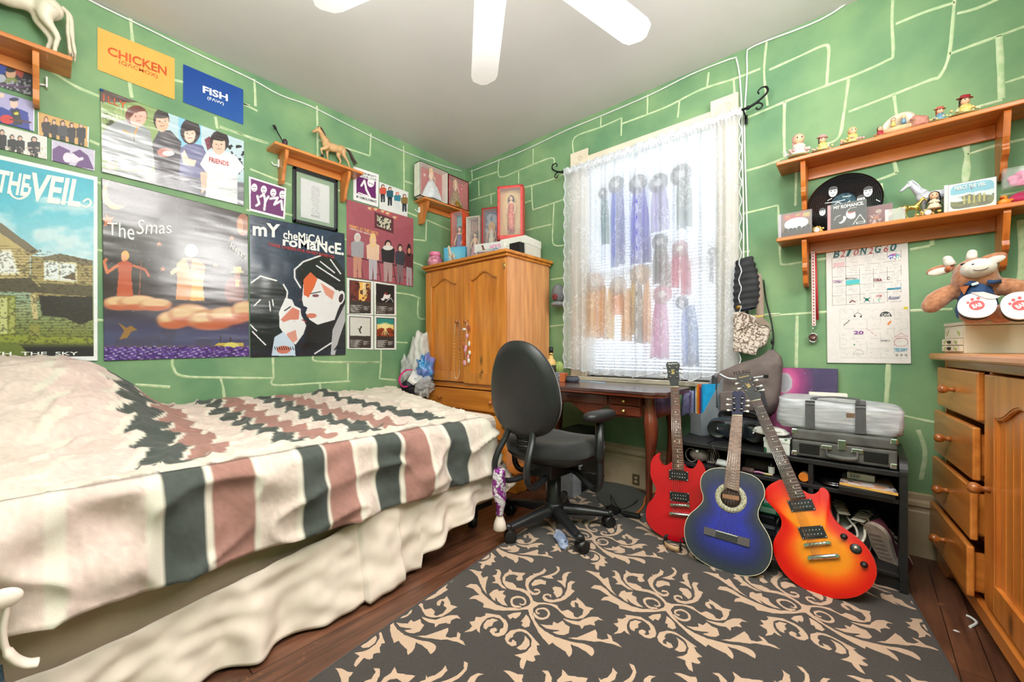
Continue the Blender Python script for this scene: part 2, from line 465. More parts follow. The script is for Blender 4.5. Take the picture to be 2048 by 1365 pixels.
BL=[[(1786,-8),(1784,43),(1786,108),(1774,121),(1715,148),(1653,171),(1571,203),(1494,236)],[(1791,48),(1850,24),(1909,5)],[(1914,-8),(1909,5),(1899,106),(1880,152),(1858,161),(1780,192),(1697,224)],[(1914,27),(1955,16),(2010,-8)],[(1899,108),(1975,80),(2060,49)],[.028,[(1998,72),(2001,130),(2003,198)]],[(2010,166),(2060,150)],[(1533,84),(1528,145),(1535,212)],[(1538,140),(1600,112),(1644,92),(1657,95),(1656,130),(1653,171)],[(1521,137),(1470,157),(1400,180),(1330,215),(1243,248)],[(1417,145),(1414,174)],[(1467,157),(1469,188)],[(1295,190),(1294,229)],[(1359,200),(1355,236)],[(1243,236),(1242,272)],[(1243,236),(1200,255),(1149,275),(1147,309)],[(1202,231),(1201,253)],[(1569,203),(1568,260),(1569,316)],[(1569,316),(1533,330)],[(1697,159),(1687,231),(1677,275),(1649,290)],[(1788,190),(1793,231)],[(1950,215),(2005,200)],[(943,340),(944,361),(938,367)],[(944,361),(970,352),(998,343)],[(998,318),(999,354),(1040,340),(1103,316),(1105,336)],[(1037,340),(1037,367)],[(1066,298),(1066,328)],[(1047,376),(1101,360),(1135,345)],[(1063,372),(1065,416),(1072,418),(1130,398)],[(1047,407),(1063,401)],[(1108,405),(1106,440),(1105,483),(1114,492),(1132,490)],[(1052,461),(1103,449)],[(939,402),(991,386)],[(957,362),(958,393)],[(982,391),(982,409)],[(939,440),(941,470)],[(1489,343),(1525,333),(1560,322)],[(1484,428),(1520,420),(1556,411)],[(1493,633),(1560,628)],[(1556,411),(1559,470),(1561,520),(1568,530),(1608,524),(1658,517)],[(1539,632),(1600,628),(1662,624)],[.018,[(1594,632),(1593,690),(1592,745)]],[(1820,622),(1905,619)],[.022,[(1777,725),(1775,770),(1772,812)]],[(1805,832),(1840,840),(1880,848)],[.018,[(1864,466),(1864,492)]],[(1860,492),(1820,500)],[.024,[(2041,440),(2043,500),(2041,590)]],[(1593,340),(1592,375),(1591,412)],[.018,[(1786,316),(1794,346)]],[(1794,346),(1765,357),(1735,367)],[(1762,367),(1765,401)],[.026,[(1930,286),(1934,312),(1930,372)]],[(1935,309),(1990,292),(2060,276)],[.02,[(1836,860),(1850,905),(1842,960)]],[(2000,393),(2060,380)],[(1100,560),(1130,556)],[(1090,655),(1128,650)],[(1480,505),(1500,503)]]
m=MB();m.box(-.12,0,Y0,.12,0,ZC)
strokes(m,LL,lambda x,y:LW(x,y,.0002),NX,.017,.0022,1)
struct(m.build('wall_left',[green,groove]))
m=MB()
m.box(-.12,WX0,0,.16,0,ZC);m.box(WX1,X1+.12,0,.16,0,ZC);m.box(WX0,WX1,0,.16,0,WZ0);m.box(WX0,WX1,0,.16,WZ1,ZC)
strokes(m,BL,lambda x,y:BW(x,y,.0002),NY,.015,.0022,1)
struct(m.build('wall_back',[green,groove]))
m=MB();m.box(X1,X1+.12,Y0,.12,0,ZC);struct(m.build('wall_right',green))
m=MB();m.box(-.12,X1+.12,Y0-.12,Y0,0,ZC);struct(m.build('wall_front',green))
ceilm=pm('ceiling_plaster',(206,203,200),rough=.75,c2=(214,211,208),scale=1.1,bmp=.05,spec=.2)
m=MB();m.box(-.12,X1+.12,Y0-.12,.12,ZC,ZC+.1);struct(m.build('ceiling',ceilm))
fm,nt,b=nodes('worn_floor_boards')
mp,nz,cr=noise_mix(nt,(76,46,34),(122,78,56),3,6,stretch=(14,1.5,1),lo=.3,hi=.7)
br=nt.nodes.new('ShaderNodeTexBrick');br.offset=.37
br.inputs['Scale'].default_value=1;br.inputs['Brick Width'].default_value=1.4;br.inputs['Row Height'].default_value=.075
br.inputs['Mortar Size'].default_value=.0018;br.inputs['Mortar Smooth'].default_value=.3
br.inputs['Color1'].default_value=(1,1,1,1);br.inputs['Color2'].default_value=(.72,.72,.72,1);br.inputs['Mortar'].default_value=(.12,.1,.1,1)
mpb=nt.nodes.new('ShaderNodeMapping');mpb.inputs['Rotation'].default_value=(0,0,PI/2)
nt.links.new(mp.inputs[0].links[0].from_socket,mpb.inputs[0]);nt.links.new(mpb.outputs[0],br.inputs['Vector'])
mx=nt.nodes.new('ShaderNodeMix');mx.data_type='RGBA';mx.blend_type='MULTIPLY';mx.inputs[0].default_value=1
nt.links.new(cr.outputs[0],mx.inputs[6]);nt.links.new(br.outputs['Color'],mx.inputs[7])
n2=nt.nodes.new('ShaderNodeTexNoise');n2.inputs['Scale'].default_value=9;n2.inputs['Detail'].default_value=9;n2.inputs['Roughness'].default_value=.75
nt.links.new(mp.inputs[0].links[0].from_socket,n2.inputs['Vector'])
c2=nt.nodes.new('ShaderNodeValToRGB');c2.color_ramp.elements[0].position=.6;c2.color_ramp.elements[1].position=.72
nt.links.new(n2.outputs[0],c2.inputs[0])
mx2=nt.nodes.new('ShaderNodeMix');mx2.data_type='RGBA'
nt.links.new(c2.outputs[0],mx2.inputs[0]);nt.links.new(mx.outputs[2],mx2.inputs[6]);mx2.inputs[7].default_value=(*lin((168,116,84)),1)
nt.links.new(mx2.outputs[2],b.inputs['Base Color']);setp(b,Roughness=.38);bump(nt,b,br.outputs['Fac'],-.25,.002)
m=MB();m.box(-.12,X1+.12,Y0-.12,.12,-.1,0);struct(m.build('floor',fm))
cream=pm('old_cream_paint',(222,208,188),rough=.45,var=.04,scale=6,bmp=.05)
creamdk=pm('aged_baseboard_paint',(176,152,122),rough=.5,c2=(198,176,146),scale=7,bmp=.08)
def basebd(name,M,L):
 m=MB(M);prof=[(0,0),(.026,0),(.026,.205),(.022,.212),(.022,.225),(.03,.235),(.028,.25),(.016,.262),(.014,.285),(0,.29)]
 MM=Matrix(((0,0,1,0),(1,0,0,0),(0,1,0,0),(0,0,0,1)))
 m.prism([(a,c)for a,c in prof],0,L,0,MM)
 return struct(m.build(name,creamdk))
basebd('baseboard_back',Matrix(((1,0,0,0),(0,-1,0,0),(0,0,1,0),(0,0,0,1))),X1)
basebd('baseboard_left',Matrix(((0,1,0,0),(-1,0,0,0),(0,0,1,0),(0,0,0,1))),-Y0)
m=MB()
m.box(WX0-.105,WX0,-.022,0,WZ0-.05,WZ1+.12);m.box(WX1,WX1+.1,-.022,0,WZ0-.05,WZ1+.12)
m.box(WX0-.06,WX1+.055,-.022,0,WZ1,WZ1+.085)
m.box(WX0-.105,WX0+.05,-.03,-.022,WZ1-.02,WZ1+.14);m.box(WX1-.05,WX1+.1,-.03,-.022,WZ1-.02,WZ1+.14)
m.box(WX0-.105,WX0,-.022,0,WZ1+.12,WZ1+.14);m.box(WX1,WX1+.1,-.022,0,WZ1+.12,WZ1+.14)
for cx in(WX0-.028,WX1+.025):
 for r in(.042,.03,.016):
  m.tube([(cx+r*math.cos(a*PI/12),-.031,WZ1+.06+r*math.sin(a*PI/12))for a in range(24)],.004,6,0,True,True)
win=struct(m.build('window_1',cream,bevel=.004))
m=MB()
for(a,c,d,e)in((WX0,WX0+.045,WZ0,WZ1),(WX1-.045,WX1,WZ0,WZ1),(WX0,WX1,WZ0,WZ0+.05),(WX0,WX1,WZ1-.045,WZ1),(WX0,WX1,1.5,1.545)):
 m.box(a,c,.07,.11,d,e)
m.box(WX0,WX0+.02,0,.12,WZ0,WZ1);m.box(WX1-.02,WX1,0,.12,WZ0,WZ1)
m.build('window_frame',cream,win,bevel=.003)
m=MB();m.box(WX0-.12,WX1+.115,-.05,.12,WZ0-.03,WZ0);m.build('window_sill',cream,win,bevel=.006)
m=MB();m.box(WX0+.045,WX1-.045,.088,.092,WZ0+.05,WZ1-.045);m.build('pane',glassy('window_glass',alpha=.08),win)
blm,nt,b=nodes('white_blind_slats')
mp,nz,cr=noise_mix(nt,(240,242,245),(250,250,252),10)
nt.links.new(cr.outputs[0],b.inputs['Base Color']);setp(b,Roughness=.35)
tr=nt.nodes.new('ShaderNodeBsdfTranslucent');tr.inputs[0].default_value=(.95,.97,1,1)
ms=nt.nodes.new('ShaderNodeMixShader');ms.inputs[0].default_value=.45
nt.links.new(b.outputs[0],ms.inputs[1]);nt.links.new(tr.outputs[0],ms.inputs[2]);nt.links.new(ms.outputs[0],nt.nodes['Material Output'].inputs[0])
t=thing('venetian_blind','white slatted blind lowered behind the lace curtain','blind',(1.8,.03,WZ0+.02))
m=MB();z=WZ0+.05
m.box(WX0+.025,WX1-.025,.015,.045,WZ1-.04,WZ1-.002)
m.build('headrail',blm,t,bevel=.003)
m=MB()
while z<WZ1-.05:
 A=rotm(-.62,0,0,(1.805,.03,z));m.box(-.45,.45,-.0125,.0125,-.0004,.0004,0,A);z+=.0215
sl=m.build('slat',blm,t);sl['kind']='stuff'
m=MB();m.box(WX0+.03,WX1-.03,.018,.042,WZ0+.012,WZ0+.03);m.build('bottom_rail',blm,t,bevel=.003)
m=MB()
for x in(1.45,1.8,2.15):m.box(x-.0008,x+.0008,.014,.0155,WZ0+.03,WZ1-.04)
m.build('ladder_cord',blm,t)
white=pm('white_fan_paint',(238,238,236),rough=.35,var=.015,scale=5)
FC=(2.096,-1.785);BZ=2.25
t=thing('ceiling_fan','white ceiling fan with broad paddle blades at top of picture','ceiling fan',(FC[0],FC[1],2.72))
m=MB(rotm(t=(FC[0],FC[1],0)))
m.lathe([(.0,2.719),(.075,2.719),(.07,2.68),(.02,2.66),(.018,BZ+.15),(.1,BZ+.14),(.125,BZ+.11),(.125,BZ+.06),(.09,BZ+.03),(.05,BZ+.012),(0,BZ+.01)],32)
m.build('motor',white,t)
for k in range(6):
 a=math.radians(138+60*k)
 M=Matrix.Translation((FC[0],FC[1],BZ))@Euler((0,0,a)).to_matrix().to_4x4()@Euler((math.radians(-9),0,0)).to_matrix().to_4x4()
 m=MB(M);w=.060
 m.prism([(.07,-.058),(.68,-w-.002),(.712,-w+.006),(.742,-.012),(.742,.012),(.712,w-.006),(.68,w+.002),(.07,.058)],-.004,.004)
 bl=m.build('blade',white,t,bevel=.002)
 m=MB(M);m.box(.05,.16,-.018,.018,.004,.012);m.prism([(.13,-.04),(.2,0),(.13,.04)],.004,.009)
 m.ell((.20,-.02,-.004),(.008,.008,.004),10,6)
 m.build('blade_arm',white,bl)
cabm=pm('white_cable_sheath',(226,228,224),rough=.4,var=.03)
m=MB()
pa=[LW(x,y,.006)for x,y in((150,-22),(178,0),(300,60),(400,110),(500,157),(560,190),(620,212),(700,252),(800,300),(880,330),(925,343))]
pb=[BW(x,y,.006)for x,y in((938,345),(980,328),(1050,300),(1130,262),(1200,233),(1300,190),(1380,150),(1450,122),(1466,117))]
m.tube(smooth_path(pa,4),.0045,8)
tag(m.build('wall_cable',cabm),'white cable running just under the ceiling along poster wall','cable','cables under the ceiling')
m=MB();m.tube(smooth_path(pb,4)+smooth_path([BW(x,y,.006)for x,y in((1472,115),(1479,150),(1484,230),(1485,330),(1487,430),(1487,560),(1490,640))],4),.0045,8)
tag(m.build('wall_cable',cabm),'white cable above the window that drops down right beside curtain','cable','cables under the ceiling')
m=MB();m.tube(smooth_path([BW(x,y,.006)for x,y in((1720,-12),(1640,40),(1530,83),(1500,97),(1494,106),(1494,150),(1489,250),(1492,380),(1496,520),(1500,640))],4),.0045,8)
tag(m.build('wall_cable',cabm),'white cable from upper right ceiling line dropping past curtain rod','cable','cables under the ceiling')
t=thing('wall_outlet','old brass coloured outlet plate in baseboard below the desk','outlet',BW(1272,960,.03))
m=MB();p=BW(1272,960,.027)
m.boxc((p.x,p.y,p.z),(.052,.004,.075));m.build('cover_plate',pm('tarnished_plate',(128,108,80),rough=.4,metal=.5),t,bevel=.012)
m=MB();m.boxc((p.x,p.y-.003,p.z+.013),(.02,.003,.016));m.boxc((p.x,p.y-.003,p.z-.013),(.02,.003,.016));m.build('socket',creamdk,t,bevel=.003)
# ==== bed
TOPZ,XE,ZB=.615,1.44,.30
def bed_foot(x):return-.80-.42*min(1,max(0,x/1.44))**.8
def stripe_rgb(x,y,drop):
 """woven stripes across the bed"""
 base=np.tile(np.array((222,212,198),float),(len(x),1))
 nz=fbm(x*9,y*9,3,3)-.5
 top=(drop<=0).astype(float)
 saw=(((x+.04)/.17)%1.0-.5)
 yy=y+saw*.065*top*(x<1.33)+nz*.012*top
 S=[(-3.2,-2.69,(216,196,186)),(-2.655,-2.51,(216,192,184)),(-2.478,-2.375,(74,78,74)),(-2.362,-2.256,(158,116,106)),(-2.242,-2.131,(216,196,186)),(-2.118,-2.04,(74,78,74)),(-2.023,-1.92,(158,116,106)),(-1.906,-1.842,(216,196,186)),(-1.827,-1.724,(74,78,74)),(-1.709,-1.595,(158,116,106)),(-1.58,-1.489,(216,196,186)),(-1.474,-1.365,(74,78,74)),(-1.345,-1.25,(218,202,190))]
 th=vnoise(x*420,y*420,4)*.5+vnoise(x*90,y*900,5)*.5
 for a,b,c in S:
  mk=((yy>a)&(yy<b)).astype(float)[:,None]
  base=base*(1-mk)+(np.array(c,float)*(1+.16*(th[:,None]-.5)))*mk
 band=((x>1.36)&(x<1.44)).astype(float)[:,None]if True else 0
 base=base*(1-band)+np.array((218,204,190),float)*(1+.14*(vnoise(x*260,y*260,8)[:,None]-.5))*band
 seam_shade=((x>1.44)&(x<1.449)).astype(float)[:,None];base=base*(1-.35*seam_shade)  # thin shadow along the band seam, painted darker into the cloth colour
 return base
def bed_cloth():
 m=MB();NU,NW=170,260
 U1=XE-.02;W0=-3.2
 P=[];info=[]
 for i in range(NU+1):
  u=i/NU*(U1+.315);row=[]
  for j in range(NW+1):
   xf=min(u,U1)
   wf=bed_foot(xf);Lw=wf-W0+.30
   w=W0+(j/NW)*Lw
   du=max(0,u-U1);dw=max(0,w-wf)
   d=math.hypot(du,dw)if(du>0 and dw>0)else du+dw
   x=.02+xf;y=min(w,wf)
   hm=0
   if y<-2.2:
    s=min(1,(-2.2-y)/.42);s=s*s*(3-2*s);q=max(0,1-max(0,x-.25)/1.05);q=q*q*(3-2*q);hm=.26*s*q
   sag=-.02*math.exp(-((x-.8)/.3)**2-((y+1.9)/.4)**2)
   z=TOPZ+.035*(1-x/1.45)+hm+sag
   ex,ey=0.0,0.0
   if d>0:
    if du>0 and dw>0:ph=math.atan2(dw,du);ex,ey=math.cos(ph),math.sin(ph)
    elif du>0:ex=1
    else:ey=1
    r=.045;arc=r*PI/2
    if d<arc:an=d/r;h=r*math.sin(an);v=r*(1-math.cos(an))
    else:h=r+(d-arc)*.10;v=r+(d-arc)*.985
    if du>0 and dw>0:h+=d*.10*math.sin(2*math.atan2(dw,du))
    x+=ex*h;y+=ey*h;z-=v
   a=noise.noise(Vector((x*3.2,y*3.2,1)))
   b_=noise.noise(Vector((x*9+a*2,y*6.5,z*8)))
   c_=noise.noise(Vector((x*22,y*19+a*3,z*16)))
   if d>0:
    fold=.015*math.sin((y*17+a*5+z*9))*min(1,d/.1)+b_*.024*min(1,d*8)+c_*.007
    fold+=.05*min(1,d/.12)*max(0,noise.noise(Vector((y*5+z*3,z*5-y*2,7))))+.03*min(1,d/.1)*(1-abs(noise.noise(Vector((y*4-z*4,z*6,3)))))**6
    x+=ex*fold;y+=ey*fold;z+=.006*b_
   else:
    ridge=1-abs(noise.noise(Vector((x*5.5+y*3,y*7.5-x*2,4))))
    z+=b_*.009+c_*.006+max(0,ridge-.84)*.09
    if x<.25 or y>wf-.15:z+=max(0,a)*.03
   if y<-2.5:z+=.0 if d>0 else.012*math.sin(x*16+y*9)
   row.append((max(x,.012),y,z));info.append((xf+.02 if d==0 else xf+.02+du,w if dw==0 else w,max(0,d)))
  P.append(row)
 m.grid(P);return m,np.array(info)
quilt=vcol('woven_cotton_cover',rough=.85,spec=.15,bmp=.08,scale=500,sheen=.15,var=.05)
sheetm=pm('cream_cotton',(236,219,206),rough=.85,var=.04,scale=7,bmp=.05,spec=.15)
tanm=pm('tan_box_spring_ticking',(210,184,162),rough=.85,var=.04,scale=8,spec=.15)
blackm=pm('black_plastic',(22,22,24),rough=.4,var=.15)
bed=thing('bed','bed along the poster wall with mattress, boxspring and ruffled cream skirt','bed',(.7,-2.1,0))
m=MB();m.box(.03,1.40,-3.2,-1.02,.36,.60);m.build('mattress',sheetm,bed,bevel=.05,seg=4)
m=MB();m.box(.03,1.42,-3.2,-1.05,.14,.355);m.build('box_spring',tanm,bed,bevel=.03,seg=3)
m=MB();m.box(.05,1.40,-3.18,-1.08,.11,.138)
m.build('bed_frame',blackm,bed)
for x,y in((1.33,-1.16),(.12,-1.16),(1.33,-3.1),(.12,-3.1)):
 m=MB();m.box(x-.02,x+.02,y-.02,y+.02,.05,.11)
 m.lathe([(.0,0),(.022,0),(.026,.01),(.026,.045),(.01,.055)],14,0,Matrix.Translation((x,y,0)))
 m.build('leg',blackm,bed)
P=[];path=[]
for k in range(300):path.append((1.47,-3.2+k/299*2.1,1,0))
for k in range(40):a=k/39*PI/2;path.append((1.39+.08*math.cos(a),-1.10+.08*math.sin(a),math.cos(a),math.sin(a)))
for k in range(90):path.append((1.39-k/89*.9,-1.02,0,1))
s=0
for i,(x,y,nx,ny)in enumerate(path):
 if i:s+=math.hypot(x-path[i-1][0],y-path[i-1][1])
 pl=math.sin(s*21+2.2*math.sin(s*7));pl2=noise.noise(Vector((s*6,0,3)))
 hem=.012+(.05+.18*max(0,min(1,(y+1.62)/.5)))*(1 if y>-1.62 else 0)+.02*max(0,math.sin(s*5.3))
 if-2.03<y<-1.62:hem=.012+.03*(y+2.03)
 row=[]
 for j in range(26):
  t=j/25;z=.345*(1-t)+hem*t
  if y<-1.9:z=(.30-.10*min(1,(-1.9-y)/.7))*(1-t)+hem*t
  o=.005+.045*t+(.026*pl+.035*pl2)*t**.8+.016*noise.noise(Vector((s*14,t*5,9)))
  if-1.9<y<-1.72:o+=.03*t
  o=max(o,-.035)
  row.append((x+nx*o,y+ny*o,z))
 P.append(row)
m=MB();m.grid(P);m.build('bed_skirt',sheetm,bed,solid=.0015)
m,info=bed_cloth()
q=m.build('comforter',quilt)
tag(q,'cream comforter with grey and dusty pink stripes spread over bed','comforter')
me=q.data;
q.data.update()
cc=stripe_rgb(info[:,0],info[:,1],info[:,2])
paint_mesh(q,lambda co:cc)
md=q.modifiers.new('t','SOLIDIFY');md.thickness=.006;md.offset=-1
m=MB();pts=[PLN(x,y,(1.56,0,0),NX)for x,y in((0,1192),(14,1200),(12,1225),(6,1260),(10,1295),(28,1318),(52,1328),(76,1326))]
m.tube(smooth_path(pts,5),[.013]*8+[.012]*14+[.017]*14,10,0,flat=.5)
m.ell(tuple(PLN(4,1200,(1.56,0,0),NX)),(.018,.03,.022));m.build('tie',sheetm,q)
m=MB();p=PLN(0,1270,(1.5,0,0),NX)
jm=pm('denim',(92,112,136),rough=.8,c2=(70,88,112),scale=120)
m.prism([(p.y-.06,.02),(p.y+.012,.02),(p.y+.016,.15),(p.y+.005,.28),(p.y-.06,.28)],1.535,1.548,0,Matrix(((0,0,1,0),(1,0,0,0),(0,1,0,0),(0,0,0,1))))
tag(m.build('folded_jeans',jm,bevel=.004),'strip of blue denim hanging by bed at left picture edge','jeans')
t=thing('storage_bin','maroon plastic storage bin pushed under the bed','storage bin',(1.12,-1.62,0))
m=MB();m.box(.92,1.36,-1.98,-1.34,.003,.10);m.build('body',pm('maroon_plastic',(92,34,58),rough=.35),t,bevel=.03,seg=3)
m=MB();m.box(.90,1.385,-2.0,-1.32,.10,.115);m.build('lid',pm('maroon_plastic',(92,34,58)),t,bevel=.008)
t=thing('sequin_pillow','rolled purple and silver sequin cloth with cream ends hanging at bed foot','pillow',(1.62,-1.10,.1))
c=HZ(997,1045,.06)
seqm,nt,b=nodes('purple_sequins')
mp,nz,cr=noise_mix(nt,(150,60,150),(240,232,244),26,2,lo=.48,hi=.52)
vo=nt.nodes.new('ShaderNodeTexVoronoi');vo.inputs['Scale'].default_value=90;nt.links.new(mp.outputs[0],vo.inputs[0])
nt.links.new(cr.outputs[0],b.inputs['Base Color']);setp(b,Roughness=.22,Metallic=.35);bump(nt,b,vo.outputs[0],.8,.006)
cx=BW(999,1000,1.225).x;cy=-1.225
m=MB();m.tube(smooth_path([(cx,cy,.375),(cx-.005,cy,.28),(cx+.008,cy,.21),(cx+.004,cy-.004,.155)],6),[.018+.016*math.sin(PI*min(1,k/18+.18))for k in range(19)],16)
m.build('sequin_roll',seqm,t)
m=MB();m.lathe([(.012,.155),(.018,.14),(.028,.115),(.034,.085),(.027,.078),(.0,.09)],12,0,Matrix.Translation((cx+.002,cy,0)))
m.build('cloth_end',sheetm,t)
# ==== prints on the left wall
matte=vcol('matte_print',rough=.6,spec=.3,var=.02)
gloss=vcol('glossy_print',rough=.2,spec=.7,coat=.5,var=.02,scale=8)
satin=vcol('satin_print',rough=.4,spec=.5,var=.03)
inkw=pm('white_ink',(242,242,240),rough=.5,var=.01)
inkk=pm('black_ink',(28,26,28),rough=.5)
inkr=pm('red_ink',(196,62,56),rough=.5)
def LQ(*pts):return[LW(x,y,0)for x,y in pts]
def wtext(s,q,m,parent,bold=0,off=.006,f=LW,n=NX,shear=0,arc=0):
 """q = four traced corners BL, BR, TR, TL on the sheet"""
 return lettering(s,[f(x,y,0)for x,y in q],n,m,parent,bold,.0005,off,'lettering',shear,arc)
def person(p,x,y,w,h,hair,skin,shirt,pants,slant=0.0,longh=0):
 """a simple printed figure, feet at y, head on top"""
 s=h/8.0
 p.poly([(x-w*.32,y-4.2*s),(x+w*.32,y-4.2*s+slant*w),(x+w*.3,y),(x+w*.06,y),(x,y-3.2*s),(x-w*.06,y),(x-w*.3,y)],pants)
 p.poly([(x-w*.5,y-6.5*s-slant*w*.5),(x-w*.15,y-7*s),(x+w*.15,y-7*s),(x+w*.5,y-6.5*s+slant*w*.5),(x+w*.46,y-3.7*s),(x+w*.3,y-3.7*s),(x-w*.3,y-4*s),(x-w*.46,y-3.9*s)],shirt)
 p.ell(x,y-7.5*s,w*.25,s*(.85+longh),hair);p.ell(x+w*.02,y-7.35*s,w*.17,.6*s,skin)
 # -- two colour cards
def f_(p):p.mix(np.ones(len(p.X)),(248,174,84));p.mix(fbm(p.X/60,p.Y/60)>.6,(250,182,96),.4)
ck=sheet('wall_card',LQ((195,55),(349,118),(349,200),(195,140)),NX,.02,f_,matte)
tag(ck,'orange rectangular wall card reading chicken with mirrored letters below','card')
orr=pm('orange_ink',(206,84,24),rough=.5)
wtext('CHICKEN',[(215,110),(333,153),(333,135),(215,93)],orr,ck,.025)
wtext('(Q\u039bCMOX)',[(237,129.5),(315,160),(315,150),(237,119.5)],orr,ck,.01)
fs_=sheet('wall_card',LQ((366,129),(486,180),(486,250),(366,205)),NX,.02,lambda p:p.vgrad(130,250,(22,66,146),(40,88,160)),matte)
tag(fs_,'dark blue rectangular wall card reading fish in white','card')
wtext('FISH',[(405,186),(455,204),(455,190),(405,172)],inkw,fs_,.03)
wtext('(F\u039bW)',[(414,201),(447,213),(447,205.5),(414,193)],inkw,fs_,.01)
# -- large horizontal photograph of four people
def f_(p):
 p.mix(np.ones(len(p.X)),(150,170,120))
 p.poly([(195,170),(330,215),(200,205)],(84,62,56));p.poly([(195,170),(340,222),(310,226),(205,212)],(84,62,56))
 p.rect(206,206,345,290,(136,160,96));p.poly([(325,200),(360,222),(360,400),(325,400)],(178,204,214))
 p.poly([(356,228),(402,244),(402,400),(356,400)],(130,192,222));p.poly([(402,244),(490,280),(490,420),(402,400)],(190,210,220))
 p.rect(228,212,262,238,(160,180,120))
 for k in range(4):p.line([(230+k*8,212),(230+k*8,240)],1.2,(110,134,90))
 p.mix((fbm(p.X/9,p.Y/7,3,3)>.55)&(p.X>440)&(p.Y<350),(26,28,34))
 p.mix((fbm(p.X/8,p.Y/6,3,9)>.6)&(p.X>205)&(p.X<232)&(p.Y>228)&(p.Y<262),(70,78,40))
 p.poly([(408,280),(418,274),(426,282),(430,292),(414,302)],(120,52,66))
 p.poly([(345,330),(356,298),(380,286),(404,292),(418,320),(410,400),(350,380)],(110,110,152))
 p.ell(380,264,20,26,(52,40,44));p.ell(379,270,11,17,(236,196,180));p.poly([(362,312),(368,300),(376,318),(392,322),(388,334),(366,330)],(240,206,190))
 p.poly([(304,286),(318,262),(340,262),(362,285),(356,390),(312,372)],(62,58,66));p.ell(330,306,16,9,(190,120,110));p.ell(336,308,12,5,(220,220,224))
 p.ell(322,240,16,22,(50,40,38));p.ell(324,246,13,19,(222,176,150))
 p.poly([(203,290),(206,262),(232,244),(262,240),(300,262),(309,330),(300,342),(236,340),(232,322),(222,330),(206,316)],(150,152,158))
 p.line([(246,262),(268,274),(278,244)],3,(216,150,60));p.line([(268,274),(268,284)],1.5,(60,60,60))
 p.ell(272,232,22,20,(120,64,50));p.ell(276,236,16,20,(232,176,160),ang=.3)
 p.rect(206,310,222,322,(230,232,238));p.ell(222,332,12,8,(226,172,150))
 p.mix((p.Y>338+(p.X-205)*.10),(104,102,112),.85)
 p.poly([(399,330),(412,306),(440,300),(470,312),(488,336),(474,350),(474,420),(410,400),(412,346)],(226,228,232))
 p.ell(438,284,19,22,(58,48,50));p.ell(437,292,13,19,(232,190,170));p.poly([(400,345),(414,345),(412,380),(402,388)],(230,180,160))
 for x,y in((276,234),(324,244),(379,268),(437,290)):
  for s in(-1,1):p.ell(x+s*5,y,1.8,1,(60,40,40))
  p.line([(x-4,y+9),(x+4,y+9)],1.4,(150,84,80));p.line([(x,y+1),(x-1,y+5)],1.2,(190,140,120))
 p.poly([(252,224),(262,214),(280,214),(292,224),(282,224),(268,228),(258,240)],(110,58,46));p.poly([(420,280),(428,268),(446,268),(456,280),(444,284),(432,282)],(52,42,44));p.poly([(361,262),(370,242),(392,244),(399,268),(386,262),(372,264)],(50,38,42));p.poly([(310,232),(322,222),(336,232),(334,238),(312,238)],(46,36,34))
 p.mix(np.clip((fbm(p.X/26,p.Y/6,4,11)-.44)*3,0,1)*(p.Y>325+(p.X-210)*.12),(178,178,184),.7)
bn=sheet('band_photo_poster',LQ((200,178),(487,283),(487,413),(203,345)),NX,.0025,f_,gloss,wr=.007,wscale=7,seed=3)
tag(bn,'wide glossy photo poster of four people standing before painted lockers','poster')
wtext('FRIENDS',[(417,325),(456,334),(456,325),(417,315)],inkr,bn,.01,.0125)
wtext('1LLY',[(206,204),(252,220),(252,207),(206,190)],orr,bn,0,.0125)
pin=pm('blue_pin',(30,90,150),rough=.3)
m=MB();q=LW(203,180,.012);m.ell(q,(.008,.007,.007));m.cyl(q,(0.001,q.y,q.z),.002);tag(m.build('push_pin',pin),'blue push pin at top left corner of wide photo poster','push pin')
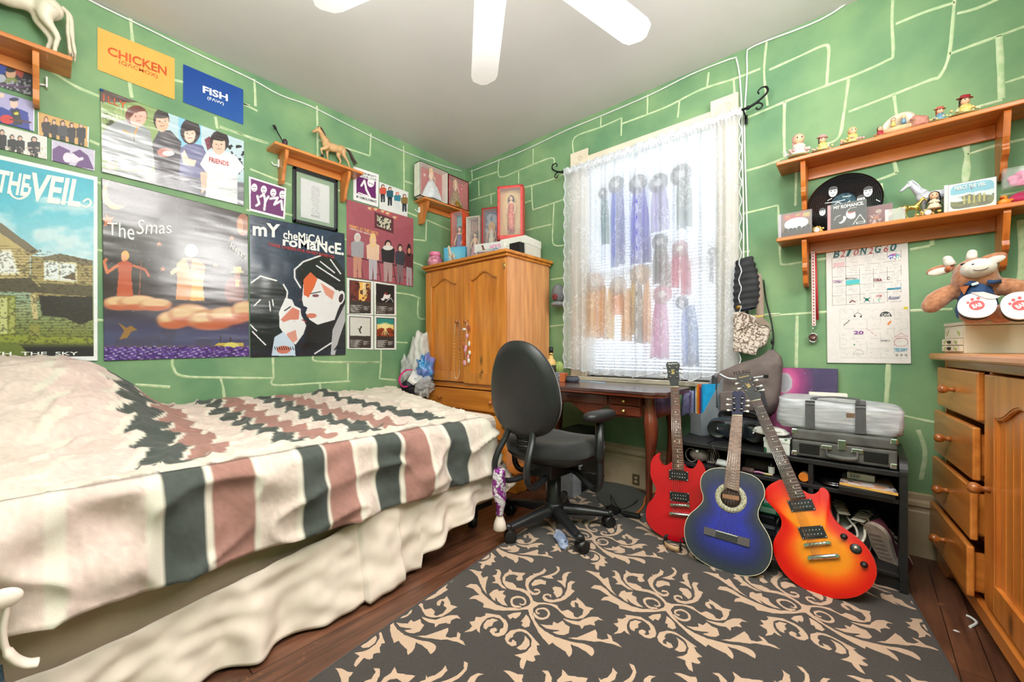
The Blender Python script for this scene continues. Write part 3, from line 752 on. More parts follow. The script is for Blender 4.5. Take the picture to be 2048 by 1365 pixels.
# -- dark night-sky poster
def f_(p):
 p.vgrad(360,700,(46,32,34),(66,44,52))
 p.mix(np.clip((p.Y-600)/70,0,1),(76,72,110));p.mix((fbm(p.X/34,p.Y/30,4,2)>.58),(70,58,72),.35)
 st=(vnoise(p.X/3.1,p.Y/3.1,20)>.985)&(p.Y<670);p.mix(st,(226,206,190),.8)
 a=p.__class__(p.X,p.Y)
 cr=(((p.X-232)/28)**2+((p.Y-388)/32)**2<1)&~(((p.X-243)/30)**2+((p.Y-380)/32)**2<1)
 p.mix(cr,(214,150,104));p.poly([(212,428),(219,436),(228,434),(222,442),(228,452),(216,449),(208,454),(209,444),(203,438),(211,437)],(206,112,66))
 p.ell(485,450,13,22,(160,100,76));p.ell(480,452,6,14,(196,140,104))
 for x,y in((318,488),(325,538),(430,530),(463,476)):p.poly([(x,y-5),(x+2,y-1),(x+6,y-1),(x+3,y+2),(x+4,y+6),(x,y+3),(x-4,y+6),(x-3,y+2),(x-6,y-1),(x-2,y-1)],(196,120,92))
 for cx,cy,rx,ry in((240,607,34,14),(275,606,40,15),(310,610,34,12),(345,640,32,18),(378,630,42,22),(420,640,46,20),(455,632,42,18),(488,622,26,20)):
  p.ell(cx,cy,rx,ry,(196,130,96),soft=.12);p.ell(cx,cy-4,rx*.85,ry*.66,(222,184,142),soft=.2);p.ell(cx,cy+ry*.6,rx*.8,ry*.4,(190,92,64),soft=.3,a=.8)
 p.poly([(233,592),(237,548),(234,528),(250,520),(264,528),(262,552),(266,594)],(190,84,54));p.ell(250,512,8,10,(222,168,100));p.ell(247,516,5,7,(230,160,120))
 p.line([(234,532),(214,546),(208,524),(212,520)],6,(204,112,74));p.line([(266,532),(290,540),(297,552)],5,(190,96,64));p.line([(282,524),(278,590)],2,(150,80,60))
 p.poly([(351,600),(354,560),(352,530),(366,516),(394,518),(410,532),(406,566),(404,602)],(214,142,92));p.poly([(372,520),(384,518),(380,545)],(110,60,60));p.poly([(384,560),(404,560),(408,602),(380,602)],(232,170,92))
 p.line([(358,536),(344,546)],8,(226,176,140));p.line([(404,536),(388,550)],7,(214,130,110));p.ell(382,502,13,13,(236,210,190));p.ell(382,505,9,9,(232,170,150))
 p.poly([(448,592),(450,566),(462,556),(482,558),(488,580),(484,604),(456,606)],(122,60,50));p.rect(470,560,478,574,(206,160,90));p.ell(474,552,6,7,(150,96,70));p.rect(466,534,482,544,(206,170,96));p.rect(461,543,487,546,(206,170,96))
 p.poly([(236,646),(252,656),(262,652),(274,660),(262,664),(254,676),(238,680),(248,662)],(150,110,62))
 p.mix(np.clip((p.Y-690)/6,0,1),(126,84,80),.7)
 p.poly([(428,692),(436,686),(486,686),(486,693)],(196,170,80));p.ell(462,692,14,7,(218,206,110));p.line([(440,686),(440,672)],1.5,(60,40,30));p.line([(460,684),(460,676)],3,(60,40,30))
 wv=p.Y>694+1.5*np.sin(p.X*.3)
 p.mix(wv,(92,56,140));p.mix(wv&(np.sin(p.X*.34+np.floor((p.Y-690)/7)*1.6)*np.sin(p.Y*.85)>.45),(196,186,214),.8)
 p.mix(wv&(fbm(p.X/6,p.Y/4,3,5)>.58),(58,26,96),.8)
sp=sheet('night_sky_poster',LQ((203,357),(495,430),(498,713),(208,722)),NX,.0025,f_,gloss,wr=.005,wscale=3.5,seed=12)
tag(sp,'dark glossy poster with crescent moon, figures on clouds and purple waves','poster')
wtext('The',[(214,470),(268,482),(268,448),(214,446)],inkw,sp,.0,.0115)
wtext('Smas',[(272,470),(342,468),(342,444),(276,440)],inkw,sp,.0,.0115)
wtext('kins',[(457,496),(489,521),(494,508),(462,484)],inkw,sp,.0,.0115)
# -- big dark blue poster with two faces
def f_(p):
 p.vgrad(430,715,(42,60,92),(30,34,48));p.mix(fbm(p.X/20,p.Y/14,4,7)>.56,(26,36,60),.6)
 K=(20,22,30);W=(236,234,238);R=(206,96,70);RD_=(150,40,44)
 p.poly([(500,566),(520,552),(546,556),(574,582),(580,620),(566,660),(540,700),(500,700)],K)
 p.poly([(590,545),(604,526),(640,508),(672,520),(690,548),(690,700),(600,700),(614,660),(610,590)],K)
 p.poly([(557,625),(570,596),(583,600),(588,612),(600,618),(601,630),(607,642),(611,652),(606,668),(590,690),(572,676),(558,655)],W)
 p.poly([(560,640),(584,615),(598,622),(596,640),(580,640),(566,645)],R,.75);p.poly([(572,668),(590,660),(594,680),(580,690)],R,.6)
 p.poly([(548,675),(566,664),(588,690),(590,712),(542,712)],(200,216,236));p.ell(566,700,14,8,R,a=.8)
 p.poly([(603,600),(606,566),(622,552),(640,560),(676,582),(684,600),(674,622),(668,640),(634,650),(618,640),(610,626),(614,616),(606,612)],W)
 p.poly([(606,590),(606,560),(620,545),(634,558),(628,574),(616,596)],(220,104,60));p.poly([(640,566),(668,584),(664,600),(650,590)],(222,150,130));p.ell(622,632,10,5,R,a=.8)
 p.ell(680,596,8,14,W,.2);p.ell(681,597,4.5,9,(60,40,50),.2)
 p.line([(620,588),(640,584)],2,K);p.ell(630,592,7,3,(130,80,90));p.line([(568,622),(580,614)],2.5,K);p.line([(611,644),(603,640)],2,RD_)
 p.poly([(602,560),(622,540),(650,560),(672,582),(680,560),(660,530),(620,526)],K)
 p.line([(588,556),(588,540),(606,524),(640,512)],3,W);p.line([(588,556),(600,576)],3,W);p.line([(502,566),(520,553),(552,562)],3,W);p.line([(566,570),(574,584),(572,600)],3,W)
 for a in(((640,524),(668,546)),((632,532),(678,562)),((660,520),(680,548)),((508,612),(520,600)),((538,604),(540,622)),((544,600),(546,612)),((504,664),(530,690)),((628,708),(662,686)),((500,650),(512,662))):p.line(list(a),2.4,W)
 p.poly([(664,660),(690,606),(690,640),(676,680),(668,712),(660,712)],W,.75);p.line([(668,700),(690,670)],3,K)
 for i in range(9):p.line([(548+i*4.5,694),(550+i*4.5,700)],1.6,K)
 sp_=vnoise(p.X/4,p.Y/4,33)>.975;p.mix(sp_&(p.Y>470),(190,60,54),.8)
mc=sheet('two_faces_poster',LQ((498,430),(688,468),(690,710),(500,715)),NX,.0025,f_,gloss,wr=.006,wscale=4,seed=5)
tag(mc,'navy blue glossy poster of two pale faces leaning towards each other','poster')
wtext('mY',[(504,472),(559,477),(559,450),(504,444)],inkw,mc,.03,.012)
wtext('cheMiCAL',[(565,478),(650,492),(650,474),(565,460)],inkw,mc,.02,.012)
wtext('roMaNcE.',[(564,492),(686,512),(686,488),(564,474)],inkw,mc,.03,.013)
wtext('THREE CHEERS FOR SWEET REVENGE',[(534,492),(667,518),(667,512),(534,486)],inkr,mc,.01,.012)
# -- left poster with ruined house
def f_(p):
 p.vgrad(350,520,(40,170,196),(176,214,226));p.mix(np.clip((fbm(p.X/50,p.Y/26,4,4)-.42)*4,0,1)*(p.Y>395),(222,232,236),.7)
 p.mix(np.clip((p.Y-520)/150,0,1),(120,130,60))
 WD=(190,170,116);DK=(58,48,34)
 p.poly([(-90,470),(-40,440),(0,452),(40,484),(76,506),(60,514),(60,580),(-90,580)],WD);p.poly([(62,512),(186,524),(186,600),(62,600)],(168,150,96))
 p.mix(p.inpoly([(-90,470),(76,506),(186,524),(186,700),(-90,700)])&(np.sin(p.Y*1.15)>.72),(90,76,50),.7)
 p.poly([(-90,468),(-30,432),(4,448),(80,505),(60,508),(-20,452),(-90,482)],(120,108,86));p.poly([(82,515),(120,508),(186,522),(186,532),(90,524)],(120,108,82))
 p.poly([(0,502),(22,502),(38,546),(0,548)],(232,232,228));p.line([(0,502),(22,502),(38,548),(0,549)],4,(222,214,180));p.poly([(88,522),(152,528),(152,562),(88,560)],(226,230,230));p.line([(88,522),(152,528),(152,564),(88,560),(88,522)],3,(214,206,170));p.line([(119,525),(119,562)],3,(200,192,150))
 p.line([(96,524),(104,545),(114,540)],1,DK);p.poly([(122,556),(150,545),(152,562)],(110,90,60))
 p.poly([(-90,560),(60,556),(90,586),(-90,582)],(84,76,54));p.poly([(76,566),(186,572),(186,594),(90,588)],(92,82,58))
 p.rect(-90,592,32,670,(132,134,60));p.rect(0,596,14,668,(190,196,130));p.rect(18,596,30,668,(160,166,90));p.poly([(78,592),(186,594),(186,640),(160,650),(130,636),(84,632)],(44,38,28))
 p.poly([(60,590),(72,590),(76,640),(66,640)],(196,180,130));p.rect(60,648,80,672,(140,140,70));p.poly([(-90,668),(186,676),(186,690),(-90,690)],(136,146,54))
 p.mix(np.clip((p.Y-684)/14,0,1),(30,28,26));p.poly([(0,684),(40,690),(60,712),(0,712)],(104,116,50))
 p.mix((fbm(p.X/5,p.Y/3,3,8)>.6)&(p.Y>500)&p.inpoly([(-90,470),(186,520),(186,690),(-90,690)]),(60,54,34),.55)
 y,z=0,0
 Y_,Z_=None,None
 t_=(p.Y-700)/(p.X-1731.0)
 p.mix((p.X>187)|(t_>(355+8-700)/(195-1731.0))|(t_<(722-9-700)/(195-1731.0)),(238,240,242))
q=LQ((195,355),(195,722));yl=-3.13
vp=sheet('ruined_house_poster',[(0,yl,q[0].z),q[0],q[1],(0,yl,q[1].z)],NX,.003,f_,satin,wr=.002,wscale=4,seed=2)
tag(vp,'white bordered poster of a ruined wooden house under turquoise sky','poster')
wtext('THE',[(-8,385),(58,395),(62,352),(-2,340)],inkw,vp,.03,.0085,shear=.1)
wtext('VEIL',[(58,402),(160,416),(166,362),(64,346)],inkw,vp,.03,.0085,shear=.1)
for ln in([(18,376),(24,392),(40,398),(56,388),(60,374)],[(118,404),(150,406),(172,414),(182,406),(176,398),(166,404)]):m=MB();strokes(m,[ln],lambda x,y:LW(x,y,.0075),NX,.010,.0006);m.build('flourish',inkw,vp)
wtext('TH  THE  SKY',[(-16,712),(156,711),(156,704),(-16,704)],inkw,vp,.01)
# -- small prints
def card(nm,q,label,fn,mt=satin,cat='print',wr=.001,group=None,res=.002):
 o=sheet(nm,LQ(*q),NX,res,fn,mt,wr=wr,wscale=5);tag(o,label,cat,group);return o
PU=(108,32,104)
def f_(p):
 p.mix(np.ones(len(p.X)),(242,240,242));p.poly([(501,358),(568,379),(566,435),(501,418)],PU)
 for x,y in((508,376),(527,380),(546,386),(564,390)):p.ell(x,y,6,8,(244,240,244));p.line([(x-3,y-1),(x+3,y)],1.4,PU);p.line([(x-2,y+5),(x+2,y+5)],1.2,PU)
 for a in(((514,393),(518,408),(512,412)),((527,390),(530,402),(528,420)),((540,398),(555,396),(548,410),(558,404)),((562,402),(564,420)),((520,394),(526,390)),((536,394),(530,404))):p.line(list(a),4.5,(244,240,244))
card('photo_print',[(497,353),(572,377),(569,440),(498,422)],'square white bordered print of four purple and white faces',f_)
def f_(p):
 p.mix(np.ones(len(p.X)),(240,238,240));p.poly([(712,352),(751,364),(751,398),(712,387)],PU)
 p.ell(741,366,7,9,(244,240,244));p.line([(737,366),(746,370)],1.2,PU);p.line([(722,372),(728,362),(732,380),(740,396)],4,(244,240,244));p.line([(716,386),(734,392)],2,(244,240,244))
w=card('photo_print',[(706,333),(757,350),(756,415),(706,400)],'purple and white face print with typed words above and below',f_)
for i,s in enumerate(('LET IT BE MIGHTY','IN YOUR LOVE')):wtext(s,[(712,345+i*6),(752,357+i*6),(752,353+i*6),(712,341+i*6)],inkk,w,.01)
wtext('MY CHEMICAL ROMANCE',[(712,396),(752,407),(752,402),(712,391)],inkk,w,.02)
def f_(p):
 p.mix(np.ones(len(p.X)),(226,226,226))
 for x,y,h,s,sh,pa in((765,405,34,(200,150,120),(206,84,64),(40,44,56)),(779,412,36,(190,140,110),(40,90,110),(30,34,46)),(794,418,32,(200,60,60),(50,130,150),(214,216,220)),(808,424,34,(50,40,40),(140,110,60),(44,52,70))):person(p,x,y,14,h,(50,32,30)if x!=794 else(206,52,44),(230,190,170),sh,pa)
card('photo_print',[(758,364),(816,385),(814,435),(758,419)],'small white photo print of four standing people, one with red hair',f_)
def f_(p):
 p.mix(np.ones(len(p.X)),(168,88,100));p.mix(fbm(p.X/40,p.Y/40)>.55,(158,80,92),.5)
 p.poly([(748,424),(786,438),(786,468),(748,456)],(98,44,54));p.poly([(753,430),(781,440),(781,462),(753,452)],(62,56,54))
 p.mix(p.inpoly([(753,430),(781,440),(781,462),(753,452)])&(fbm(p.X/3,p.Y/3,2,6)>.5),(206,200,176))
 for x,y in((740,418),(752,420),(766,424),(776,428),(790,436)):p.ell(x,y,6,2.4,(220,190,150),.35);p.ell(x+3,y+1,3,2,(206,92,60))
 p.line([(693,512),(824,538)],3,(92,40,48))
 for x,y in((716,556),(752,562),(782,566),(806,568),(820,572)):
  p.line([(x-4,y-36),(x-8,y)],1.5,(70,34,40));p.line([(x+4,y-36),(x+9,y)],1.5,(70,34,40));p.line([(x-7,y-14),(x+7,y-12)],1.4,(70,34,40))
 person(p,714,556,26,86,(210,210,214),(210,190,180),(160,158,164),(196,140,120));person(p,745,560,26,84,(232,196,136),(232,190,160),(232,196,170),(186,180,190),longh=.5)
 person(p,775,564,27,80,(40,30,32),(226,190,170),(40,36,40),(176,150,150));p.ell(775,496,10,5,(226,222,218));person(p,799,566,20,74,(44,30,32),(226,190,170),(60,60,70),(130,110,116));person(p,817,572,17,76,(40,26,28),(206,140,110),(90,40,48),(170,160,166),longh=.5)
pn=sheet('album_poster',LQ((692,399),(826,438),(825,574),(693,554)),NX,.0022,f_,satin,wr=.003,wscale=4,seed=9)
tag(pn,'dusty red square poster of five people sitting on bar stools','poster')
wtext('PANIC! AT THE DISCO',[(698,456),(755,472),(755,465),(698,449)],pm('gold_ink',(226,170,100)),pn,.02,.0075)
wtext('A FEVER YOU CAN T SWEAT OUT',[(698,459),(742,472),(742,469),(698,456)],inkw,pn,0,.0075)
def mini(q,art,label,title,ti,group=None):
 cx=(q[0][0]+q[1][0])/2
 x0,y0=q[0];x1,y1=q[2];w=x1-x0;h=y1-y0
 def fn(p):
  p.mix(np.ones(len(p.X)),(238,238,238));k=(q[1][1]-q[0][1])/w
  Yk=p.Y-(p.X-x0)*k*(1-(p.Y-y0)/h);u=(p.X-x0)/w;v=(Yk-y0)/h
  p.X,p.Y=u*100,v*140
  p.rect(9,7,91,133,(58,50,48));art(p)
  for i in range(7):p.mix((np.abs(p.Y-(102+i*4.2))<.8)&(p.X>13)&(p.X<60-(i*13)%22),(196,192,188))
  for i in range(4):p.mix((np.abs(p.Y-(106+i*4.2))<.8)&(p.X>62)&(p.X<86-(i*7)%12),(176,172,168))
 o=card('album_print',q,label,fn,group=group);
 def bp(u,v):return(x0+w*u,y0+h*v+(q[1][1]-q[0][1])*u*(1-v))
 wtext(title,[bp(.12,.70),bp(.62,.70),bp(.62,.65),bp(.12,.65)],inkw,o,.02,.0045)
 return o
def a1(p):p.rect(12,10,88,84,(116,50,40));p.mix((p.X>45)&(p.Y<84)&(p.Y>10)&(p.X<88)&(fbm(p.X/12,p.Y/24,3,4)>.45),(240,186,100));p.mix((p.Y<84)&(p.Y>10)&(p.X<88)&(p.X>12)&(fbm(p.X/9,p.Y/9,3,14)>.6),(60,20,24),.8);p.rect(60,10,72,60,(250,232,180),.8)
def a2(p):p.rect(12,10,88,84,(26,24,28));p.ell(40,62,10,14,(232,228,230));p.ell(60,52,13,17,(232,226,226),.3);p.ell(58,40,15,9,(26,24,28),.3);p.ell(32,52,12,16,(26,24,28));p.line([(52,82),(76,62),(86,80)],2,(230,230,230));p.ell(54,46,8,4,(150,40,44),.6)
def a3(p):p.rect(12,10,88,84,(214,212,208));p.line([(52,52),(48,62),(52,72)],5,(30,28,30));p.ell(54,48,3,4,(30,28,30));p.line([(48,58),(42,54)],3,(30,28,30))
def a4(p):p.rect(12,10,88,84,(232,206,130));p.mix((p.Y>10)&(p.Y<34)&(p.X>12)&(p.X<88),(44,140,132));p.ell(50,42,26,14,(240,226,160),soft=.3);p.poly([(12,56),(32,48),(50,54),(70,46),(88,56),(88,84),(12,84)],(150,62,32));p.mix((p.Y>62)&(p.Y<84)&(p.X>12)&(p.X<88)&(fbm(p.X/8,p.Y/6)>.55),(70,34,28));[p.line([(50,48),(x,78)],2,(248,220,160))for x in(34,44,50,56,66)]
mini([(693,556),(746,563),(746,631),(693,628)],a1,'top left of four small album cards, with fiery red and yellow art','BULLETS',0)
mini([(747,563),(792,570),(792,632),(748,631)],a2,'top right of four small album cards, black with two pale faces','THREE CHEERS',0)
w=mini([(693,629),(746,632),(746,700),(693,698)],a3,'bottom left of four small album cards, pale grey with black scrawled lettering','BLACK PARADE',0)
wtext('MY CHEMICAL',[(699,647),(739,649),(739,636),(699,634)],inkk,w,.01,.0045);wtext('ROMANCE',[(704,658),(740,659),(740,648),(704,646)],inkk,w,.01,.0045)
mini([(748,632),(792,634),(792,700),(748,700)],a4,'bottom right of four small album cards, with teal sky above red hills','DANGER DAYS',0)
def f_(p):
 p.mix(np.ones(len(p.X)),(40,36,42));p.poly([(-40,118),(0,128),(34,142),(0,150),(-40,150)],(44,66,150));p.ell(22,148,10,12,(206,160,130));p.ell(22,140,11,6,(34,26,26));p.ell(20,162,14,6,(120,134,60));p.poly([(32,138),(48,146),(44,158),(32,150)],(176,70,60))
 p.mix((fbm(p.X/5,p.Y/4,3,2)>.56)&(p.Y>160)&(p.X<62),(150,152,160));p.ell(2,158,10,8,(170,176,190));p.line([(-10,170),(60,176)],3,(96,60,110))
 p.mix((p.X>75.5),(240,240,240))
q=LQ((78,151),(78,198));wl=lambda q,y:[(0,y,q[0].z),q[0],q[1],(0,y,q[1].z)]
o=sheet('photo_print',wl(q,-2.86),NX,.002,f_,satin,wr=.001);tag(o,'dark photo print of a smiling capped musician, topmost left below shelf','print')
def f_(p):
 p.mix(np.ones(len(p.X)),(176,168,214));p.poly([(-30,210),(6,216),(18,222),(26,214),(42,220),(56,226),(60,262),(-30,262)],(44,58,150));p.poly([(22,220),(38,220),(46,250),(26,252)],(40,40,50));p.ell(33,228,5,3,(206,196,60));p.ell(28,208,8,10,(230,196,180));p.ell(28,200,10,4,(50,52,84));p.ell(14,240,14,9,(206,44,40),.2);p.line([(20,240),(62,246)],3,(90,40,40));p.ell(4,192,5,5,(236,206,190))
 p.mix((p.X>67),(240,240,240))
q=LQ((69,205),(69,264));o=sheet('photo_print',wl(q,-2.86),NX,.002,f_,satin,wr=.001);tag(o,'lilac photo print of musician in blue jacket with red guitar','print')
def f_(p):
 p.mix(np.ones(len(p.X)),(206,160,90))
 for x,y,w,h,c in((92,290,18,58,(50,34,34)),(108,292,16,54,(36,30,34)),(125,296,20,56,(64,62,70)),(143,298,18,54,(34,32,38)),(162,300,20,56,(36,34,40))):person(p,x,y+4,w,h,(120,60,40)if x<100 else(40,30,30),(214,170,146),c,(30,30,34))
 p.mix((p.X>175)|(p.X<77.5),(240,240,240))
card('photo_print',[(75,224),(178,255),(177,296),(76,270)],'photo print of five people against mustard wall, beside lilac print',f_)
def f_(p):
 p.mix(np.ones(len(p.X)),(224,220,216))
 for x,y,w,h in((-20,318,22,60),(4,316,20,58),(24,318,18,50),(40,322,20,52),(68,326,26,54)):person(p,x,y+4,w,h,(34,26,26),(216,176,156),(26,24,28),(24,22,26))
 p.mix((fbm(p.X/4,p.Y/3,2,4)>.6)&(p.Y>295),(200,176,160),.8);p.mix((p.X>91.5),(240,240,240))
q=LQ((94,275),(94,320));o=sheet('photo_print',wl(q,-2.86),NX,.002,f_,satin,wr=.001);tag(o,'photo print of dark haired people in black above house poster','print')
def f_(p):
 p.mix(np.ones(len(p.X)),(198,188,214));p.poly([(104,300),(118,292),(140,302),(138,330),(104,326)],(98,54,122));p.ell(135,316,9,10,(226,214,232));p.ell(150,316,9,9,(226,214,232));p.poly([(144,306),(160,300),(176,312),(188,340),(150,334),(160,318)],(92,46,116));p.line([(146,324),(164,318)],6,(224,210,232))
 p.mix((p.X>187.5)|(p.X<105),(226,222,232))
card('photo_print',[(103,280),(190,302),(189,343),(103,322)],'purple tinted photo print of two people kissing',f_)
# -- black frame with a small printed page
fr=thing('framed_page','thin black picture frame holding a narrow white printed page','picture frame',LW(629,400,.01))
A=[LW(x,y,0)for x,y in((584,334),(673,363),(673,464),(585,446))]
ya,yb=A[0].y,A[1].y;za,zb=(A[2].z+A[3].z)/2,(A[0].z+A[1].z)/2
m=MB();b=.021
for(y0,y1,z0,z1)in((ya,yb,za,za+b),(ya,yb,zb-b,zb),(ya,ya+b,za,zb),(yb-b,yb,za,zb)):m.box(.003,.024,y0,y1,z0,z1)
m.build('frame',pm('black_frame',(30,32,36),rough=.35),fr,bevel=.003)
m=MB();m.box(.009,.0105,ya+b,yb-b,za+b,zb-b);m.build('glass',glassy('frame_glass',alpha=.1),fr)
def f_(p):
 p.mix(np.ones(len(p.X)),(214,216,218))
 p.mix((np.abs(p.X-.5)<.12+.06*vnoise(p.Y*30,p.Y*0,3))&(np.sin(p.Y*170)>.3)&(p.Y>.12)&(p.Y<.93)&(vnoise(p.X*60,p.Y*28,5)>.35),(104,106,110))
sheet('printed_page',[(0,ya+.055,zb-.055),(0,yb-.055,zb-.055),(0,yb-.055,za+.05),(0,ya+.055,za+.05)],NX,.0025,f_,matte,fr,photo=False,th=.001,off=.004)
# ==== wall shelves
pineS={a:pine('shelf_pine_'+a,(206,114,42),(166,78,24),a,scale=1.0)for a in 'xyz'}
pineL={a:pine('light_shelf_pine_'+a,(212,132,66),(182,100,44),a)for a in 'xyz'}
def brk_profile(d,h,wavy=True):
 if wavy:return[(0,0),(d*.88,0),(d*.9,-h*.06),(d*.84,-h*.22),(d*.78,-h*.40),(d*.72,-h*.52),(d*.76,-h*.60),(d*.70,-h*.68),(d*.56,-h*.76),(d*.54,-h*.84),(d*.50,-h*.94),(d*.36,-h),(d*.1,-h),(0,-h*.97)]
 return[(0,0),(d*.86,0),(d*.86,-h*.1),(d*.78,-h*.28),(d*.60,-h*.5),(d*.50,-h*.72),(d*.44,-h*.93),(d*.32,-h),(d*.06,-h),(0,-h*.94)]
def wall_shelf(wall,a0,a1,z,d,th,brs,bh,label,mats,bt=.02,wavy=True,bb=.06,hooks=()):
 """a0..a1 along the wall, underside at z"""
 if wall=='B':to=lambda a,o,zz:(a,-o,zz);ax='x'
 else:to=lambda a,o,zz:(o,a,zz);ax='y'
 t=thing('wall_shelf',label,'shelf',to((a0+a1)/2,0,z))
 def bx(A0,A1,O0,O1,Z0,Z1):
  p,q=to(A0,O0,Z0),to(A1,O1,Z1);m=MB();m.box(min(p[0],q[0]),max(p[0],q[0]),min(p[1],q[1]),max(p[1],q[1]),Z0,Z1);return m
 bx(a0,a1,.0,d,z,z+th).build('board',mats[ax],t,bevel=.004)
 bx(brs[0]+bt/2,brs[1]-bt/2,.001,.018,z-bb,z).build('back_rail',mats[ax],t,bevel=.002)
 for b in brs:
  pr=brk_profile(d,bh,wavy)
  if wall=='B':M=Matrix(((0,0,1,b),(-1,0,0,0),(0,1,0,z),(0,0,0,1)))
  else:M=Matrix(((1,0,0,0),(0,0,1,b),(0,1,0,z),(0,0,0,1)))
  m=MB(M);m.prism(pr,-bt/2,bt/2);m.build('bracket',mats['z'],t,bevel=.004)
 for h in hooks:
  m=MB();y,zz=h;m.box(.004,.03,y-.006,y,zz-.05,zz)
  m.tube(smooth_path([(.012,y-.006,zz-.035),(.014,y-.03,zz-.04),(.014,y-.042,zz-.025)],4),.004,8);m.build('plastic_hook',inkw,t,bevel=.001)
 return t
wall_shelf('B',2.587,3.62,1.925,.17,.02,(2.70,3.37),.25,'upper pine wall shelf carrying a row of small girl figurines',pineS)
wall_shelf('B',2.587,3.62,1.527,.165,.02,(2.705,3.37),.235,'lower pine wall shelf carrying music cases, record and horses',pineS)
SU,SL_=1.945,1.547
wall_shelf('L',-1.745,-1.145,2.255,.15,.018,(-1.665,-1.245),.2,'light pine wall shelf with tan horse above black picture frame',pineL,wavy=False,bb=.045,hooks=((-1.676,2.215),))
SA=2.273
wall_shelf('L',-.60,-.09,2.232,.155,.016,(-.545,-.14),.18,'small corner wall shelf holding two red backed doll boxes',pineL,wavy=False,bb=.04,hooks=((-.556,2.2),))
SC_=2.248
wall_shelf('L',-3.18,-2.605,2.290,.19,.02,(-2.715,-3.1),.2,'pine wall shelf with white horse at top left of picture',pineL,wavy=False,bb=.0455,hooks=((-2.68,2.25),))
ST=2.31
